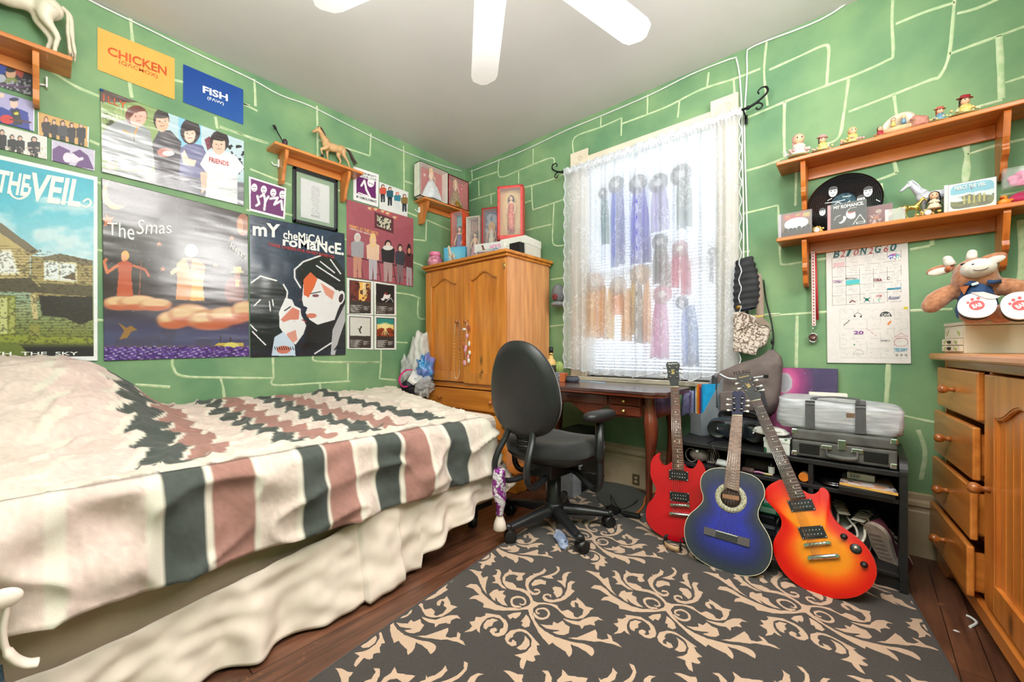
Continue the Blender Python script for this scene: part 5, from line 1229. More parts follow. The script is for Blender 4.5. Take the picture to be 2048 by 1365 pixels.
def scal(x0,x1,zl,zt,n):
 P=[(x1,zt),(x0,zt)]
 for k in range(n+1):
  u=k/n;P.append((x0+(x1-x0)*u,zl-.028*(1-abs(math.sin(PI*(u*2+.5))))**.8+.02*math.cos(4*PI*u)))
 return P
m.prism(scal(lx0,lx1,dz-.125,dz-.03,40),fy+.012,fy+.03,0,MM)
m.prism([(lx1,dz-.03),(dx1-.15,dz-.03),(dx1-.15,dz-.145),(dx1-.17,dz-.158),(lx1+.05,dz-.162),(lx1,dz-.15)],fy+.012,fy+.03,0,MM)
m.build('front_apron',maho['x'],D,bevel=.002)
for sx in(dx0+.1,dx1-.105):
 m=MB();m.box(sx-.01,sx+.01,fy+.03,dy1-.06,dz-.16,dz-.03);m.build('side_apron',maho['y'],D)
m=MB();m.box(lx0,dx1-.11,dy1-.07,dy1-.05,dz-.13,dz-.03);m.build('back_apron',maho['x'],D)
m=MB();m.box(lx0+.03,lx1-.01,fy,fy+.012,dz-.098,dz-.04);m.build('drawer',maho['x'],D,bevel=.004)
for z0,z1,ky in((dz-.088,dz-.04,801),(dz-.146,dz-.094,822)):
 m=MB();m.box(lx1+.012,dx1-.155,fy-.004,fy+.012,z0,z1);d=m.build('drawer',maho['x'],D,bevel=.003)
 m=MB();m.lathe([(0,0),(.004,0),(.004,.008),(.011,.012),(.012,.017),(.008,.022),(0,.023)],14,0,Matrix.Translation(((lx1+dx1-.143)/2,fy-.004,(z0+z1)/2))@Euler((PI/2,0,0)).to_matrix().to_4x4());m.build('knob',brass,d)
for lx,ly,sx,sy in((dx1-.115,fy+.035,1,-1),(dx0+.115,fy+.035,-1,-1),(dx1-.115,dy1-.075,1,1),(dx0+.115,dy1-.075,-1,1)):
 P=[]
 for z,r,o_ in((dz-.03,.030,0),(dz-.12,.033,.002),(dz-.18,.038,.010),(dz-.25,.034,.014),(dz-.36,.025,.006),(dz-.50,.019,-.006),(.10,.015,-.006),(.04,.016,.004),(.015,.024,.014),(0,.022,.016)):
  P.append((lx+sx*o_,ly+sy*o_,z,r))
 m=MB();pp=smooth_path([p[:3]for p in P],5);rr=[float(np.interp(i,np.arange(len(P))*5,[p[3]for p in P]))for i in range(len(pp))]
 m.tube(pp,rr,14);m.build('leg',maho['z'],D)
bt=thing('liquor_bottle','golden liquor bottle with black cap standing by wardrobe side','bottle',(1.145,-.235,dz))
bx,by=BW(1101,720,.235).x+.005,-.235
m=MB(Matrix.Translation((bx,by,dz)));m.lathe([(0,0),(.036,0),(.038,.005),(.038,.125),(.034,.142),(.016,.165),(.014,.195),(0,.196)],22);m.build('body',pm('amber_glass',(214,168,92),rough=.08,coat=.6,c2=(232,196,130)),bt)
m=MB(Matrix.Translation((bx,by,dz)));m.lathe([(.0385,.02),(.0388,.021),(.0388,.112),(.0385,.113)],22);m.build('label',pm('dark_label',(52,52,44),rough=.5),bt)
m=MB(Matrix.Translation((bx,by,dz)));m.lathe([(.016,.185),(.019,.187),(.019,.2),(.016,.202)],18);m.build('collar',brass,bt)
m=MB(Matrix.Translation((bx,by,dz)));m.lathe([(0,.2),(.016,.2),(.016,.245),(0,.246)],18);m.build('cap',blackm,bt)
cx_=BW(1118,740,.20).x
ct=thing('potted_cactus','small round green cactus in patterned pot behind the bottle','plant',(cx_,-.20,dz))
m=MB(Matrix.Translation((cx_,-.20,dz)));m.lathe([(0,0),(.026,0),(.034,.055),(.036,.06),(.03,.058),(0,.052)],20);m.build('pot',pm('grey_blue_pot',(104,108,124),rough=.4,c2=(196,196,206),scale=70),ct,bevel=.001)
m=MB();P=[]
for j in range(15):
 t_=j/14*PI;P.append([((.032*math.sin(t_)*(1+.08*math.cos(12*a_)))*math.cos(a_)+cx_,(.032*math.sin(t_)*(1+.08*math.cos(12*a_)))*math.sin(a_)-.20,dz+.095-.045*math.cos(t_))for a_ in[2*PI*k/72 for k in range(73)]])
m.grid(P);m.build('cactus_body',pm('cactus_green',(120,150,70),rough=.6,scale=200,c2=(170,180,110)),ct)
bx_=BW(1131,755,.26).x
m=MB();m.boxc((bx_,-.28,dz+.0305),(.035,.10,.06),(0,0,.3));tag(m.build('small_box',pm('orange_brown_card',(190,98,54),rough=.5),bevel=.002),'small orange brown box standing between cactus and speaker puck','box')
sp_=thing('smart_speaker','dark grey fabric speaker puck on the desk by curtain','speaker',(1.28,-.2,dz))
sx_=BW(1145,752,.26).x
m=MB(Matrix.Translation((sx_,-.26,dz)));m.lathe([(0,0),(.036,0),(.046,.006),(.049,.018),(.047,.031),(.040,.037)],26);m.build('body',pm('speaker_fabric',(62,66,78),rough=.9,scale=400,c2=(86,90,102)),sp_)
m=MB(Matrix.Translation((sx_,-.26,dz)));m.lathe([(0,.034),(.041,.037),(.041,.0385),(0,.0395)],26);m.build('top_disc',blackm,sp_)
rl=thing('ruler','clear blue measuring ruler lying at back of desk','ruler',(1.5,-.16,dz))
m=MB();m.boxc((1.47,-.175,dz+.0025),(.26,.028,.004),(0,0,-.06));m.build('body',pm('pale_blue_plastic',(170,196,226),rough=.2),rl)
m=MB()
for k in range(24):m.boxc((1.355+k*.01,-.168-k*.0006,dz+.0048),(.001,.009,.0006))
m.build('markings',blackm,rl)['kind']='stuff'
lav=pm('lavender_lace_cloth',(126,122,168),rough=.85,c2=(160,156,196),scale=60,bmp=.3)
P=[]
for i in range(50):
 u=i/49;x=2.085+u*.36
 P.append([(x,-.09-.012*math.sin(i*.9)-.03*v,.71-v*(.15+.006*math.sin(i*.9)))for v in[j/9 for j in range(10)]])
m=MB();m.grid(P);tag(m.build('draped_cloth',lav,solid=.002),'lavender lace cloth hanging below the sill right of desk','cloth')
t=thing('computer_tower','black computer tower standing in shadow under the desk','computer',(1.42,-.22,0))
m=MB();m.box(1.30,1.52,-.34,-.045,.012,.40);m.build('case',blackm,t,bevel=.006)
m=MB();m.box(1.30,1.52,-.346,-.34,.02,.395);m.build('front_panel',pm('dark_grey_plastic',(46,46,50),rough=.3),t,bevel=.003)
m=MB();m.box(1.34,1.47,-.349,-.346,.33,.336);m.build('drive_slot',pm('chrome',(206,206,210),rough=.12,metal=1,var=.02),t)
for x in(1.32,1.50):m=MB();m.box(x-.012,x+.012,-.33,-.06,0,.012);m.build('foot',blackm,t)
chrome=MATS['chrome']
t=thing('storage_crate','pale grey low plastic box on the floor behind the office chair','box',(1.42,-.40,0))
m=MB();m.box(1.30,1.53,-.46,-.365,0,.19);m.build('body',pm('light_grey_plastic',(150,154,162),rough=.4),t,bevel=.008)
m=MB();m.box(1.295,1.535,-.465,-.36,.19,.21);m.build('lid',pm('light_grey_plastic',(150,154,162)),t,bevel=.004)
# ---- office chair
lea=pm('black_leatherette',(34,35,36),rough=.38,var=.1,scale=120,bmp=.04)
fab=pm('black_seat_fabric',(38,38,40),rough=.95,c2=(24,24,25),scale=420,bmp=.2,sheen=.3)
plk=pm('black_moulded_plastic',(30,31,33),rough=.33,var=.1,scale=40)
CH=thing('office_chair','black swivel office chair with rounded back facing the desk','chair',(1.674,-.885,0),math.radians(-2),local=True)
def superell(a,b,n,N=40):return[(a*math.copysign(abs(math.cos(t))**(2/n),math.cos(t)),b*math.copysign(abs(math.sin(t))**(2/n),math.sin(t)))for t in[2*PI*k/N for k in range(N)]]
P=[]
for r_,z in((.02,.405),(.80,.408),(.95,.42),(1.0,.44),(.99,.462),(.93,.482),(.78,.492),(.5,.486),(.2,.482),(.01,.481)):
 ring=superell(.245*r_,.235*r_,2.8,48);ring.append(ring[0])
 P.append([(x,y+.01,z+(-.025*max(0,(y-.13)/.1)**1.5 if y>.13 else 0)+.02*(abs(x)/.245)**2*(1 if z>.45 else 0))for x,y in ring])
m=MB();m.grid(P);m.build('seat',fab,CH)
P=[]
for r_,z in((.3,.355),(.6,.365),(.86,.39),(.965,.415),(.97,.425)):
 ring=superell(.245*r_,.235*r_,2.8,48);ring.append(ring[0]);P.append([(x,y+.01,z)for x,y in ring])
m=MB();m.grid(P);m.build('seat_pan',plk,CH)
m=MB();m.box(-.08,.08,-.13,.12,.30,.37);m.cyl((.05,.02,.33),(.24,.05,.325),.006);m.boxc((.25,.05,.325),(.05,.022,.01));m.build('tilt_mechanism',plk,CH,bevel=.01)
def back_out(u):
 """half width at height fraction u"""
 return.205*(1-max(0,(u-.42)/.58)**2.6)**.5*(1-.12*(1-u)**2)if u<1 else 0
bz0,bz1=.535,1.005
def back_sheet(depth_fn,mt,nm):
 P=[]
 NR=12
 ring=[]
 N=64
 for k in range(N):
  t=2*PI*k/N;cx,sz=math.cos(t),math.sin(t)
  if sz>=0:x=.218*math.copysign(abs(cx)**.92,cx);z=.30*abs(sz)**.95
  else:x=.218*math.copysign(abs(cx)**.62,cx)*(1-.16*abs(sz));z=-.17*abs(sz)**.75
  ring.append((x,z))
 ring.append(ring[0])
 for i in range(NR+1):
  f=i/NR;P.append([(x*f,depth_fn(f,x*f,z*f),.705+z*f)for x,z in ring])
 return P
def curve(x):return.55*x*x
ty=lambda z:-.265-.10*(z)
fb=lambda f,x,z:ty(z)-.030*math.sqrt(max(0,1-f**6))+curve(x)-.012
m=MB();P=back_sheet(fb,lea,'b');m.grid(P);
Pm=back_sheet(lambda f,x,z:ty(z)+curve(x)+.004+.0*f,lea,'b');m.grid([P[-1],Pm[-1]]);m.build('backrest_shell',lea,CH)
m=MB();Pf=back_sheet(lambda f,x,z:ty(z)+curve(x)+.006+.062*math.sqrt(max(0,1-f**5)),fab,'f');m.grid(Pf);m.grid([Pf[-1],Pm[-1]]);m.build('backrest_cushion',fab,CH)
for s in(-1,1):
 m=MB();pts=[(s*.075,-.262,.60),(s*.085,-.282,.53),(s*.10,-.325,.455),(s*.105,-.345,.39),(s*.10,-.325,.33),(s*.08,-.26,.298),(s*.05,-.14,.31),(s*.04,-.05,.325)]
 m.tube(smooth_path(pts,5),.0135,12,flat=1.3);m.build('back_support_bar',plk,CH)
m=MB()
for k in range(7):m.tube([(-.04,-.25-.006*(k%2),.545-k*.012),(.04,-.25-.006*(k%2),.545-k*.012)],.007,8)
m.build('bellows',blackm,CH)
for s in(-1,1):
 ax=.275
 m=MB();pts=[(s*.06,.03,.33),(s*.13,.03,.315),(s*.2,.02,.275),(s*.25,.01,.262),(s*.278,.0,.29),(s*.285,-.005,.34),(s*.283,-.005,.46)]
 m.tube(smooth_path(pts,6),.016,12);m.build('arm_bracket',plk,CH)
 m=MB();m.tube([(s*.283,-.005,.41),(s*.283,-.005,.44),(s*.281,-.003,.60)],[.021,.023,.020],14);m.build('arm_post',plk,CH)
 m=MB();P=[]
 for r_,z in((.3,.612),(.85,.612),(1,.63),(.98,.645),(.85,.655),(.4,.66),(.01,.66)):
  ring=superell(.044*r_,.12*r_,3,32);ring.append(ring[0]);P.append([(x+s*.277,y+.01,z)for x,y in ring])
 m.grid(P);m.build('arm_pad',lea,CH)
m=MB();m.lathe([(.028,.07),(.045,.075),(.045,.16),(.038,.17),(.038,.27),(.026,.275),(.026,.33),(.04,.34)],24);m.build('gas_column',plk,CH)
m=MB();m.lathe([(0,.065),(.05,.07),(.06,.10),(.052,.135),(.044,.145),(0,.145)],24)
m.build('hub',plk,CH)
for k in range(5):
 a=math.radians(-103+2+72*k);c,s=math.cos(a),math.sin(a);R_=.305
 m=MB();P=[]
 for i in range(13):
  u=i/12;r=.03+u*(R_-.02);w=.034-.014*u;zt=.135-.045*u**1.2;zb=.085-.018*u
  x,y=c*r,s*r;nx,ny=-s,c
  P.append([(x+nx*w,y+ny*w,zb),(x+nx*w*.95,y+ny*w*.95,(zb+zt)/2),(x+nx*w*.45,y+ny*w*.45,zt),(x-nx*w*.45,y-ny*w*.45,zt),(x-nx*w*.95,y-ny*w*.95,(zb+zt)/2),(x-nx*w,y-ny*w,zb),(x+nx*w,y+ny*w,zb)])
 m.grid(P);e=P[-1][:6];m.add(e,[tuple(range(6))]);m.ell((c*R_*.985,s*R_*.985,.082),(.021,.021,.018))
 lg=m.build('base_leg',plk,CH)
 m=MB();m.cyl((c*R_,s*R_,.05),(c*R_,s*R_,.075),.006)
 a2=a+(1.1,.4,2.0,.8,1.5)[k];wx,wy=math.cos(a2),math.sin(a2);ox,oy=c*R_-wy*.012,s*R_+wx*.012
 for q in(-1,1):
  m.tube([(ox+wx*q*.006,oy+wy*q*.006,.028),(ox+wx*q*.009,oy+wy*q*.009,.028),(ox+wx*q*.022,oy+wy*q*.022,.028),(ox+wx*q*.025,oy+wy*q*.025,.028)],[.024,.028,.028,.02],20)
 m.tube([(ox+wx*-.024,oy+wy*-.024,.036),(ox+wx*.024,oy+wy*.024,.036)],.03,20)
 m.build('caster',blackm,CH)
t=thing('sock','crumpled white and blue cloth on rug beneath office chair','cloth',HZ(1125,1075,0))
m=MB();p=HZ(1122,1080,.012)
blobby(m,(p.x,p.y,.022),(.085,.03,.018),4,.5,rot=(0,0,-.75));tag(t,'crumpled white and blue cloth on rug beneath office chair','cloth');m.build('fabric',pm('white_blue_cloth',(196,200,212),rough=.8,c2=(110,130,170),scale=20),t)
# ==== guitars
class Guitar:
 """frame of a leaning guitar: x across, y along the neck, z out of the front; origin at the foot"""
 def __init__(s,foot,top,face):
  foot=Vector(foot);v=(Vector(top)-foot).normalized();n=Vector(face);n=(n-v*n.dot(v)).normalized();u=v.cross(n)
  s.o,s.u,s.v,s.n=foot,u,v,n
  s.M=Matrix(((u.x,v.x,n.x,foot.x),(u.y,v.y,n.y,foot.y),(u.z,v.z,n.z,foot.z),(0,0,0,1)))
 def p(s,px,py,off=0.0):
  P=PLN(px,py,s.o+s.n*off,s.n)-s.o
  return(P.dot(s.u),P.dot(s.v))
 def world(s,x,y,z):return s.M@Vector((x,y,z))
def zo(x0,y0,k):
 return lambda pts:[(x0+x/k,y0+y/k)for x,y in pts]
strm=pm('steel_string',(200,200,196),rough=.2,metal=.9)
fretm=pm('nickel_fret',(196,192,184),rough=.25,metal=.8)
rosew=pine('rosewood_board',(104,62,46),(70,38,28),'y',rough=.4,knots=False,coat=.1)
rosew2=pine('dark_rosewood_board',(72,44,38),(44,26,22),'y',rough=.4,knots=False,coat=.1)
rosew3=pine('faded_rosewood_board',(140,108,92),(104,76,62),'y',rough=.5,knots=False,coat=.05)
chrome=MATS['chrome']
goldink=pm('gold_logo',(206,176,96),rough=.35,metal=.3)
cream2=pm('cream_plastic',(226,216,186),rough=.35)
def ring_top(G,outline,centre,edge,zf,colfn,nm,mt,parent,N=9,crown=.0):
 """front made of rings from the outline to the centre, coloured by how far in a point lies"""
 O=smooth_path([(x,y,0)for x,y in outline],5,True);P=[];T=[]
 for i in range(N+1):
  t=i/N
  P.append([G.M@Vector((x+(centre[0]-x)*t,y+(centre[1]-y)*t,zf+crown*math.sin(t*PI/2)))for x,y,_ in O+[O[0]]])
  T+=[(t,j/len(O))for j in range(len(O)+1)]
 m=MB();m.grid(P)
 o=m.build(nm,mt,parent);T=np.array(T);paint_mesh(o,lambda co:colfn(T[:,0],T[:,1]));return o
def neck(G,q,parent,frets,board,off,nfr,dots=True,bth=.006,nk=None,nutm=None):
 """q: nutL, nutR, endR, endL in plane coordinates"""
 (ax,ay),(bx,by),(cx,cy),(dx,dy)=q
 m=MB(G.M);m.prism([(ax,ay),(bx,by),(cx,cy),(dx,dy)],off-bth,off,0);fb=m.build('fretboard',board,parent)
 m=MB(G.M);L=1.0
 for k in range(1,nfr+1):
  t=(1-2**(-k/12))/(1-2**(-nfr/12))*.985
  x0,y0,x1,y1=ax+(dx-ax)*t,ay+(dy-ay)*t,bx+(cx-bx)*t,by+(cy-by)*t
  m.tube([(x0,y0,off+.0006),(x1,y1,off+.0006)],.0011,6)
  if k==nfr:break
 f=m.build('fret',fretm,fb);f['kind']='stuff'
 if dots:
  m=MB(G.M)
  for k in(3,5,7,9,12,15,17,19,21):
   t=((1-2**(-k/12))+(1-2**(-(k-1)/12)))/2/(1-2**(-nfr/12))*.985
   if t>1:continue
   mx,my=(ax+bx)/2+((cx+dx)/2-(ax+bx)/2)*t,(ay+by)/2+((cy+dy)/2-(ay+by)/2)*t
   for o_ in((-.011,.011)if k==12 else(0,)):m.lathe([(0,off),(.003,off),(.003,off+.0006),(0,off+.0006)],10,0,Matrix.Translation((mx+o_,my,0)))
  m.build('fret_marker',cream2,fb)['kind']='stuff'
 m=MB(G.M);d=Vector((bx-ax,by-ay,0)).normalized()*0
 m.tube([(ax,ay,off),(bx,by,off)],.0026,6);m.build('nut',nutm or cream2,parent)
 w=.5*math.hypot(bx-ax,by-ay);w2=.5*math.hypot(cx-dx,cy-dy)
 m=MB(G.M);P=[]
 for t in(0,.25,.5,.75,1):
  mx,my=(ax+bx)/2+((cx+dx)/2-(ax+bx)/2)*t,(ay+by)/2+((cy+dy)/2-(ay+by)/2)*t;ww=w+(w2-w)*t
  ux,uy=(bx-ax)/(2*w),(by-ay)/(2*w)
  P.append([(mx+ux*ww*math.cos(a),my+uy*ww*math.cos(a),off-bth-.017*math.sin(a))for a in[PI*k/10 for k in range(11)]])
 m.grid(P);m.build('neck',nk,parent)
def strings(G,parent,A,B,mid,za,zb,r=.0006):
 """six strings: A = bridge end (two corners), mid = nut (two corners)"""
 for k in range(6):
  t=.09+.82*k/5
  p=[(A[0][0]+(A[1][0]-A[0][0])*t,A[0][1]+(A[1][1]-A[0][1])*t,za),(mid[0][0]+(mid[1][0]-mid[0][0])*t,mid[0][1]+(mid[1][1]-mid[0][1])*t,zb)]
  m=MB(G.M);m.tube(p,r*(1.25-.12*k),5);m.build('string',strm,parent)
def pickup(G,quad,parent,z):
 q=[G.p(*c,z)for c in quad];m=MB(G.M);m.prism(q,z-.004,z+.003,0);pk=m.build('pickup',blackm,parent,bevel=.001)
 cx=sum(a for a,b in q)/4;cy=sum(b for a,b in q)/4
 m=MB(G.M);m.prism([(cx+(a-cx)*.78,cy+(b-cy)*.74)for a,b in q],z+.003,z+.008,0);m.build('pickup_bobbin',plk,pk,bevel=.002)
 for row in(.33,.67):
  for k in range(6):
   u=.17+.66*k/5
   x=(q[0][0]*(1-u)+q[1][0]*u)*(1-row)+(q[3][0]*(1-u)+q[2][0]*u)*row;y=(q[0][1]*(1-u)+q[1][1]*u)*(1-row)+(q[3][1]*(1-u)+q[2][1]*u)*row
   m=MB(G.M);m.lathe([(0,z+.007),(.0026,z+.007),(.0026,z+.0092),(0,z+.0094)],8,0,Matrix.Translation((x,y,0)));m.build('pole_piece',chrome,pk)
 for i in range(4):
  a,b=q[i];m=MB(G.M);m.lathe([(0,z+.003),(.003,z+.003),(.002,z+.0045),(0,z+.0046)],8,0,Matrix.Translation((cx+(a-cx)*.9,cy+(b-cy)*.86,0)));m.build('screw',chrome,pk)
def bar(G,a,b,r,z,parent,nm,mt,lumps=0,flat=1.0):
 p,q=G.p(*a,z),G.p(*b,z);m=MB(G.M)
 m.tube([(p[0],p[1],z),(p[0]*.96+q[0]*.04,p[1]*.96+q[1]*.04,z),(p[0]*.04+q[0]*.96,p[1]*.04+q[1]*.96,z),(q[0],q[1],z)],[r*.8,r,r,r*.8],14)
 for k in range(lumps):
  t=.12+.76*k/(lumps-1);m.boxc((p[0]+(q[0]-p[0])*t,p[1]+(q[1]-p[1])*t,z+r),(.005,.009,.004))
 for t in(.02,.98):m.cyl((p[0]+(q[0]-p[0])*t,p[1]+(q[1]-p[1])*t,z-r*1.5),(p[0]+(q[0]-p[0])*t,p[1]+(q[1]-p[1])*t,z+r*1.15),.0065)
 return m.build(nm,mt,parent)
def headstock(G,outl,pegs,parent,front,z,th=.012,knobm=None,posts=(),side='z'):
 q=[G.p(*c,z)for c in outl];m=MB(G.M);m.prism([(a,b)for a,b,in q],z-th,z,0);h=m.build('headstock',front,parent,bevel=.002)
 for c in posts:
  a=G.p(*c,z);m=MB(G.M);m.lathe([(0,z),(.0055,z),(.0055,z+.0015),(.003,z+.002),(.003,z+.009),(0,z+.0092)],12,0,Matrix.Translation((a[0],a[1],0)));m.build('tuner_post',chrome,h)
 for c,d in pegs:
  a=G.p(*c,z-.006);b=G.p(*d,z-.006);m=MB(G.M);m.cyl((a[0],a[1],z-.008),(b[0],b[1],z-.008),.0022)
  m.ell((a[0],a[1],z-.008),(.0075,.0055,.0045));m.build('tuning_peg',knobm or chrome,h)
 return h
def gtext(G,s,q,mt,parent,z,bold=0):
 Q=[G.M@Vector((*G.p(*c,z),z))for c in q]
 return lettering(s,Q,G.n,mt,parent,bold,.0003,.0002,'logo')
def flat_body(G,out,z0,z1,nm,mt,parent,bevel):
 q=[(v.x,v.y)for v in smooth_path([(a,b,0)for a,b in out],4,True)]
 m=MB(G.M);m.prism(q,z0,z1,0,smooth=True);return m.build(nm,mt,parent,bevel=bevel,seg=4)
 # ---- red double-cut electric
f=HZ(1350,1090,0);tp=BW(1345,722,.47)
G=Guitar((f.x,f.y,.006),tp,(.22,-1,.1));z4=zo(1260,880,5.6875)
g=thing('electric_guitar','glossy red electric guitar with two pointed horns, leftmost of three','guitar',(f.x,f.y,0),group='guitars leaning on the black shelf unit');del g['group']
out=[G.p(*c)for c in z4([(340,150),(300,168),(262,205),(238,260),(232,330),(234,400),(255,470),(290,540),(293,590),(265,660),(215,720),(188,775),(180,850),(195,930),(250,1015),(350,1090),(470,1145),(580,1168),(700,1165),(800,1130),(880,1060),(925,960),(915,860),(880,780),(850,710),(836,640),(838,580),(855,510),(868,440),(862,360),(835,290),(800,245),(775,228),(765,262),(742,305),(710,328),(670,325),(635,305),(610,275),(480,250),(440,280),(400,292),(365,275),(345,245),(333,200)])]
redg=pm('glossy_cherry_red',(190,6,26),rough=.2,coat=.4,var=.05,scale=5)
flat_body(G,out,-.034,0,'body',redg,g,.007)
q=[G.p(1341,774,.012),G.p(1357.5,774,.012),G.p(1368.5,942,.012),G.p(1345,940,.012)]
neck(G,q,g,22,rosew,.012,22,bth=.006,nk=redg)
z2=zo(1260,700,2.844)
h=headstock(G,z2([(232,212),(225,180),(214,162),(214,130),(204,84),(212,70),(268,68),(284,84),(276,120),(280,162),(276,182),(275,212)]),[(c,d)for c,d in zip(z2([(196,103),(196,130),(200,158),(292,108),(292,132),(296,162)]),z2([(212,103),(214,130),(218,158),(278,108),(276,132),(276,162)]))],g,blackm,.006,posts=z2([(226,100),(224,126),(230,154),(266,100),(266,128),(268,156)]))
gtext(G,'Epiphone',z2([(218,86),(270,84),(270,74),(218,76)]),inkw,h,.0065,.0)
gtext(G,'SG',z2([(236,140),(252,138),(252,112),(236,112)]),goldink,h,.0065,.01)
pickup(G,z4([(445,340),(662,365),(663,470),(447,448)]),g,.003);pickup(G,z4([(452,586),(672,610),(676,718),(456,690)]),g,.003)
bar(G,*z4([(470,738),(668,752)]),.0058,.011,g,'bridge',chrome,6);bar(G,*z4([(460,838),(700,868)]),.0075,.012,g,'tailpiece',chrome)
strings(G,g,[G.p(*c,.016)for c in z4([(478,840),(640,862)])],None,q[:2],.020,.0145)
# ---- blue acoustic
f=HZ(1466,1153,0);tp=BW(1474,785,.44)
G=Guitar((f.x,f.y,.004),tp,(.12,-1,.2));z5=zo(1360,900,5.25)
g=thing('acoustic_guitar','blue acoustic guitar with dark burst edge, middle of three guitars','guitar',(f.x,f.y,0))
out=[G.p(*c)for c in z5([(465,196),(380,195),(300,215),(242,262),(218,330),(222,410),(243,480),(238,545),(185,608),(105,680),(60,765),(48,860),(62,960),(105,1055),(190,1145),(330,1228),(500,1290),(640,1322),(760,1322),(860,1290),(930,1210),(962,1110),(960,1000),(922,890),(860,790),(822,715),(820,640),(850,560),(883,490),(882,410),(845,335),(760,272),(640,235)])]
cO=[(v.x,v.y)for v in smooth_path([(a,b,0)for a,b in out],4,True)]
wide_side=pm('blue_guitar_sides',(26,30,52),rough=.25,coat=.6)
m=MB(G.M);m.prism(cO,-.088,-.003,0,smooth=True);m.build('body',wide_side,g,bevel=.003)
cen=G.p(*z5([(520,800)])[0])
def bc(t,s):
 e=np.array((42,50,54.));mid=np.array((26,32,78.));c=np.array((28,36,150.))
 k1=np.clip(t/.30,0,1)[:,None];k2=np.clip((t-.22)/.40,0,1)[:,None]
 k1=k1*k1*(3-2*k1);return(e*(1-k1)+mid*k1)*(1-k2)+c*k2
ring_top(G,out,cen,.0,0,bc,'soundboard',vcol('burst_varnish',rough=.45,coat=.06,spec=.3,var=.1,scale=90),g,14)
m=MB(G.M);m.tube([(a,b,-.002)for a,b in cO],.0022,6,0,True,True);m.build('binding',cream2,g)
sh=G.p(*z5([(532,506)])[0]);R1,R2=.0415,.064
m=MB(G.M);m.lathe([(0,.0012),(R1,.0012),(R1,.0016),(0,.0016)],36,0,Matrix.Translation((sh[0],sh[1],0)));m.build('sound_hole',pm('dark_guitar_interior',(44,26,18),rough=.7),g)
m=MB(G.M);m.prism([(sh[0]-.033,sh[1]-.006),(sh[0]+.033,sh[1]-.006),(sh[0]+.033,sh[1]+.012),(sh[0]-.033,sh[1]+.012)],.0016,.0019);m.build('inner_brace',pm('inner_spruce',(150,104,66),rough=.6),g)
rosm=pm('rosette_inlay',(206,200,170),rough=.4,c2=(110,110,92),scale=320,lo=.45,hi=.55)
m=MB(G.M);m.grid([[(sh[0]+r_*math.cos(a),sh[1]+r_*math.sin(a),z_)for a in[2*PI*k/48 for k in range(49)]]for r_,z_ in((R1,.0004),(R1,.0022),(R2,.0022),(R2,.0004))]);m.build('rosette',rosm,g)
bp=[G.p(*c,.003)for c in z5([(256,808),(736,940),(730,1028),(250,884)])]
m=MB(G.M);m.prism(bp,.0006,.007,0);br_=m.build('bridge',pm('grey_brown_bridge',(72,64,66),rough=.5),g,bevel=.002)
bl=[G.p(*c,.007)for c in z5([(378,850),(604,915),(600,978),(372,912)])]
m=MB(G.M);m.prism(bl,.007,.010,0);m.build('tie_block',blackm,br_);m=MB(G.M);m.tube([(*bl[0],.0115),(*bl[1],.0115)],.0018,6);m.build('saddle',inkw,br_)
q=[G.p(1464,831,.009),G.p(1485,831.5,.009),G.p(1478,984.5,.009),G.p(1447.5,974,.009)]
neck(G,q,g,19,rosew3,.009,19,dots=False,nk=wide_side,nutm=cream2)
h=headstock(G,z2([(580,372),(578,330),(582,290),(580,246),(596,232),(612,238),(626,231),(652,246),(656,280),(650,330),(638,372)]),[(c,d)for c,d in zip(z2([(556,282),(554,312),(558,344),(672,290),(672,318),(668,350)]),z2([(582,282),(582,312),(582,344),(650,290),(648,318),(644,350)]))],g,pm('dark_blue_head',(24,26,58),rough=.5,spec=.25),.003,knobm=pm('pearl_buttons',(226,222,214),rough=.25))
for c,d in((z2([(590,262)])[0],z2([(594,350)])[0]),(z2([(640,262)])[0],z2([(632,352)])[0])):
 a,b_=G.p(*c,.004),G.p(*d,.004);m=MB(G.M);m.tube([(*a,.0035),(*b_,.0035)],.0035,8);m.build('slot',blackm,h)
 for t in(.15,.5,.85):m=MB(G.M);x,y=a[0]+(b_[0]-a[0])*t,a[1]+(b_[1]-a[1])*t;m.tube([(x-.008,y,.006),(x+.008,y,.006)],.0028,8);m.build('roller',chrome,h)
strings(G,g,[G.p(*c,.012)for c in z5([(385,858),(600,918)])],None,q[:2],.0125,.0105,.0005)
# ---- sunburst single-cut electric
f=HZ(1652,1199,0);tp=BW(1487,752,.40)
G=Guitar((f.x,f.y,.006),tp,(.02,-1,.15));z6=zo(1520,940,5.054);z3=zo(1340,720,3.938)
g=thing('electric_guitar','orange and red sunburst electric guitar, rightmost of three guitars','guitar',(f.x,f.y,0))
out=[G.p(*c)for c in z6([(240,105),(160,120),(90,160),(52,215),(52,285),(95,345),(155,410),(205,480),(218,545),(200,605),(155,680),(133,760),(145,860),(195,975),(275,1080),(400,1180),(560,1258),(710,1300),(860,1305),(1010,1272),(1120,1192),(1172,1090),(1175,985),(1138,880),(1060,762),(950,662),(820,570),(745,492),(708,410),(702,310),(692,235),(655,188),(612,184),(590,218),(545,245),(490,240),(445,215)])]
lpside=pm('orange_red_gloss',(206,22,8),rough=.2,coat=.4)
flat_body(G,out,-.045,-.001,'body',lpside,g,.006)
cen=G.p(*z6([(620,760)])[0])
def bc(t,s):
 e=np.array((214,14,6.));mid=np.array((240,74,10.));c=np.array((244,146,26.))
 wv=.05*np.sin(s*2*PI*2+1)
 k1=np.clip((t-.10+wv)/.22,0,1)[:,None];k2=np.clip((t-.26+wv)/.30,0,1)[:,None];k2=k2*k2*(3-2*k2)
 return(e*(1-k1)+mid*k1)*(1-k2)+c*k2
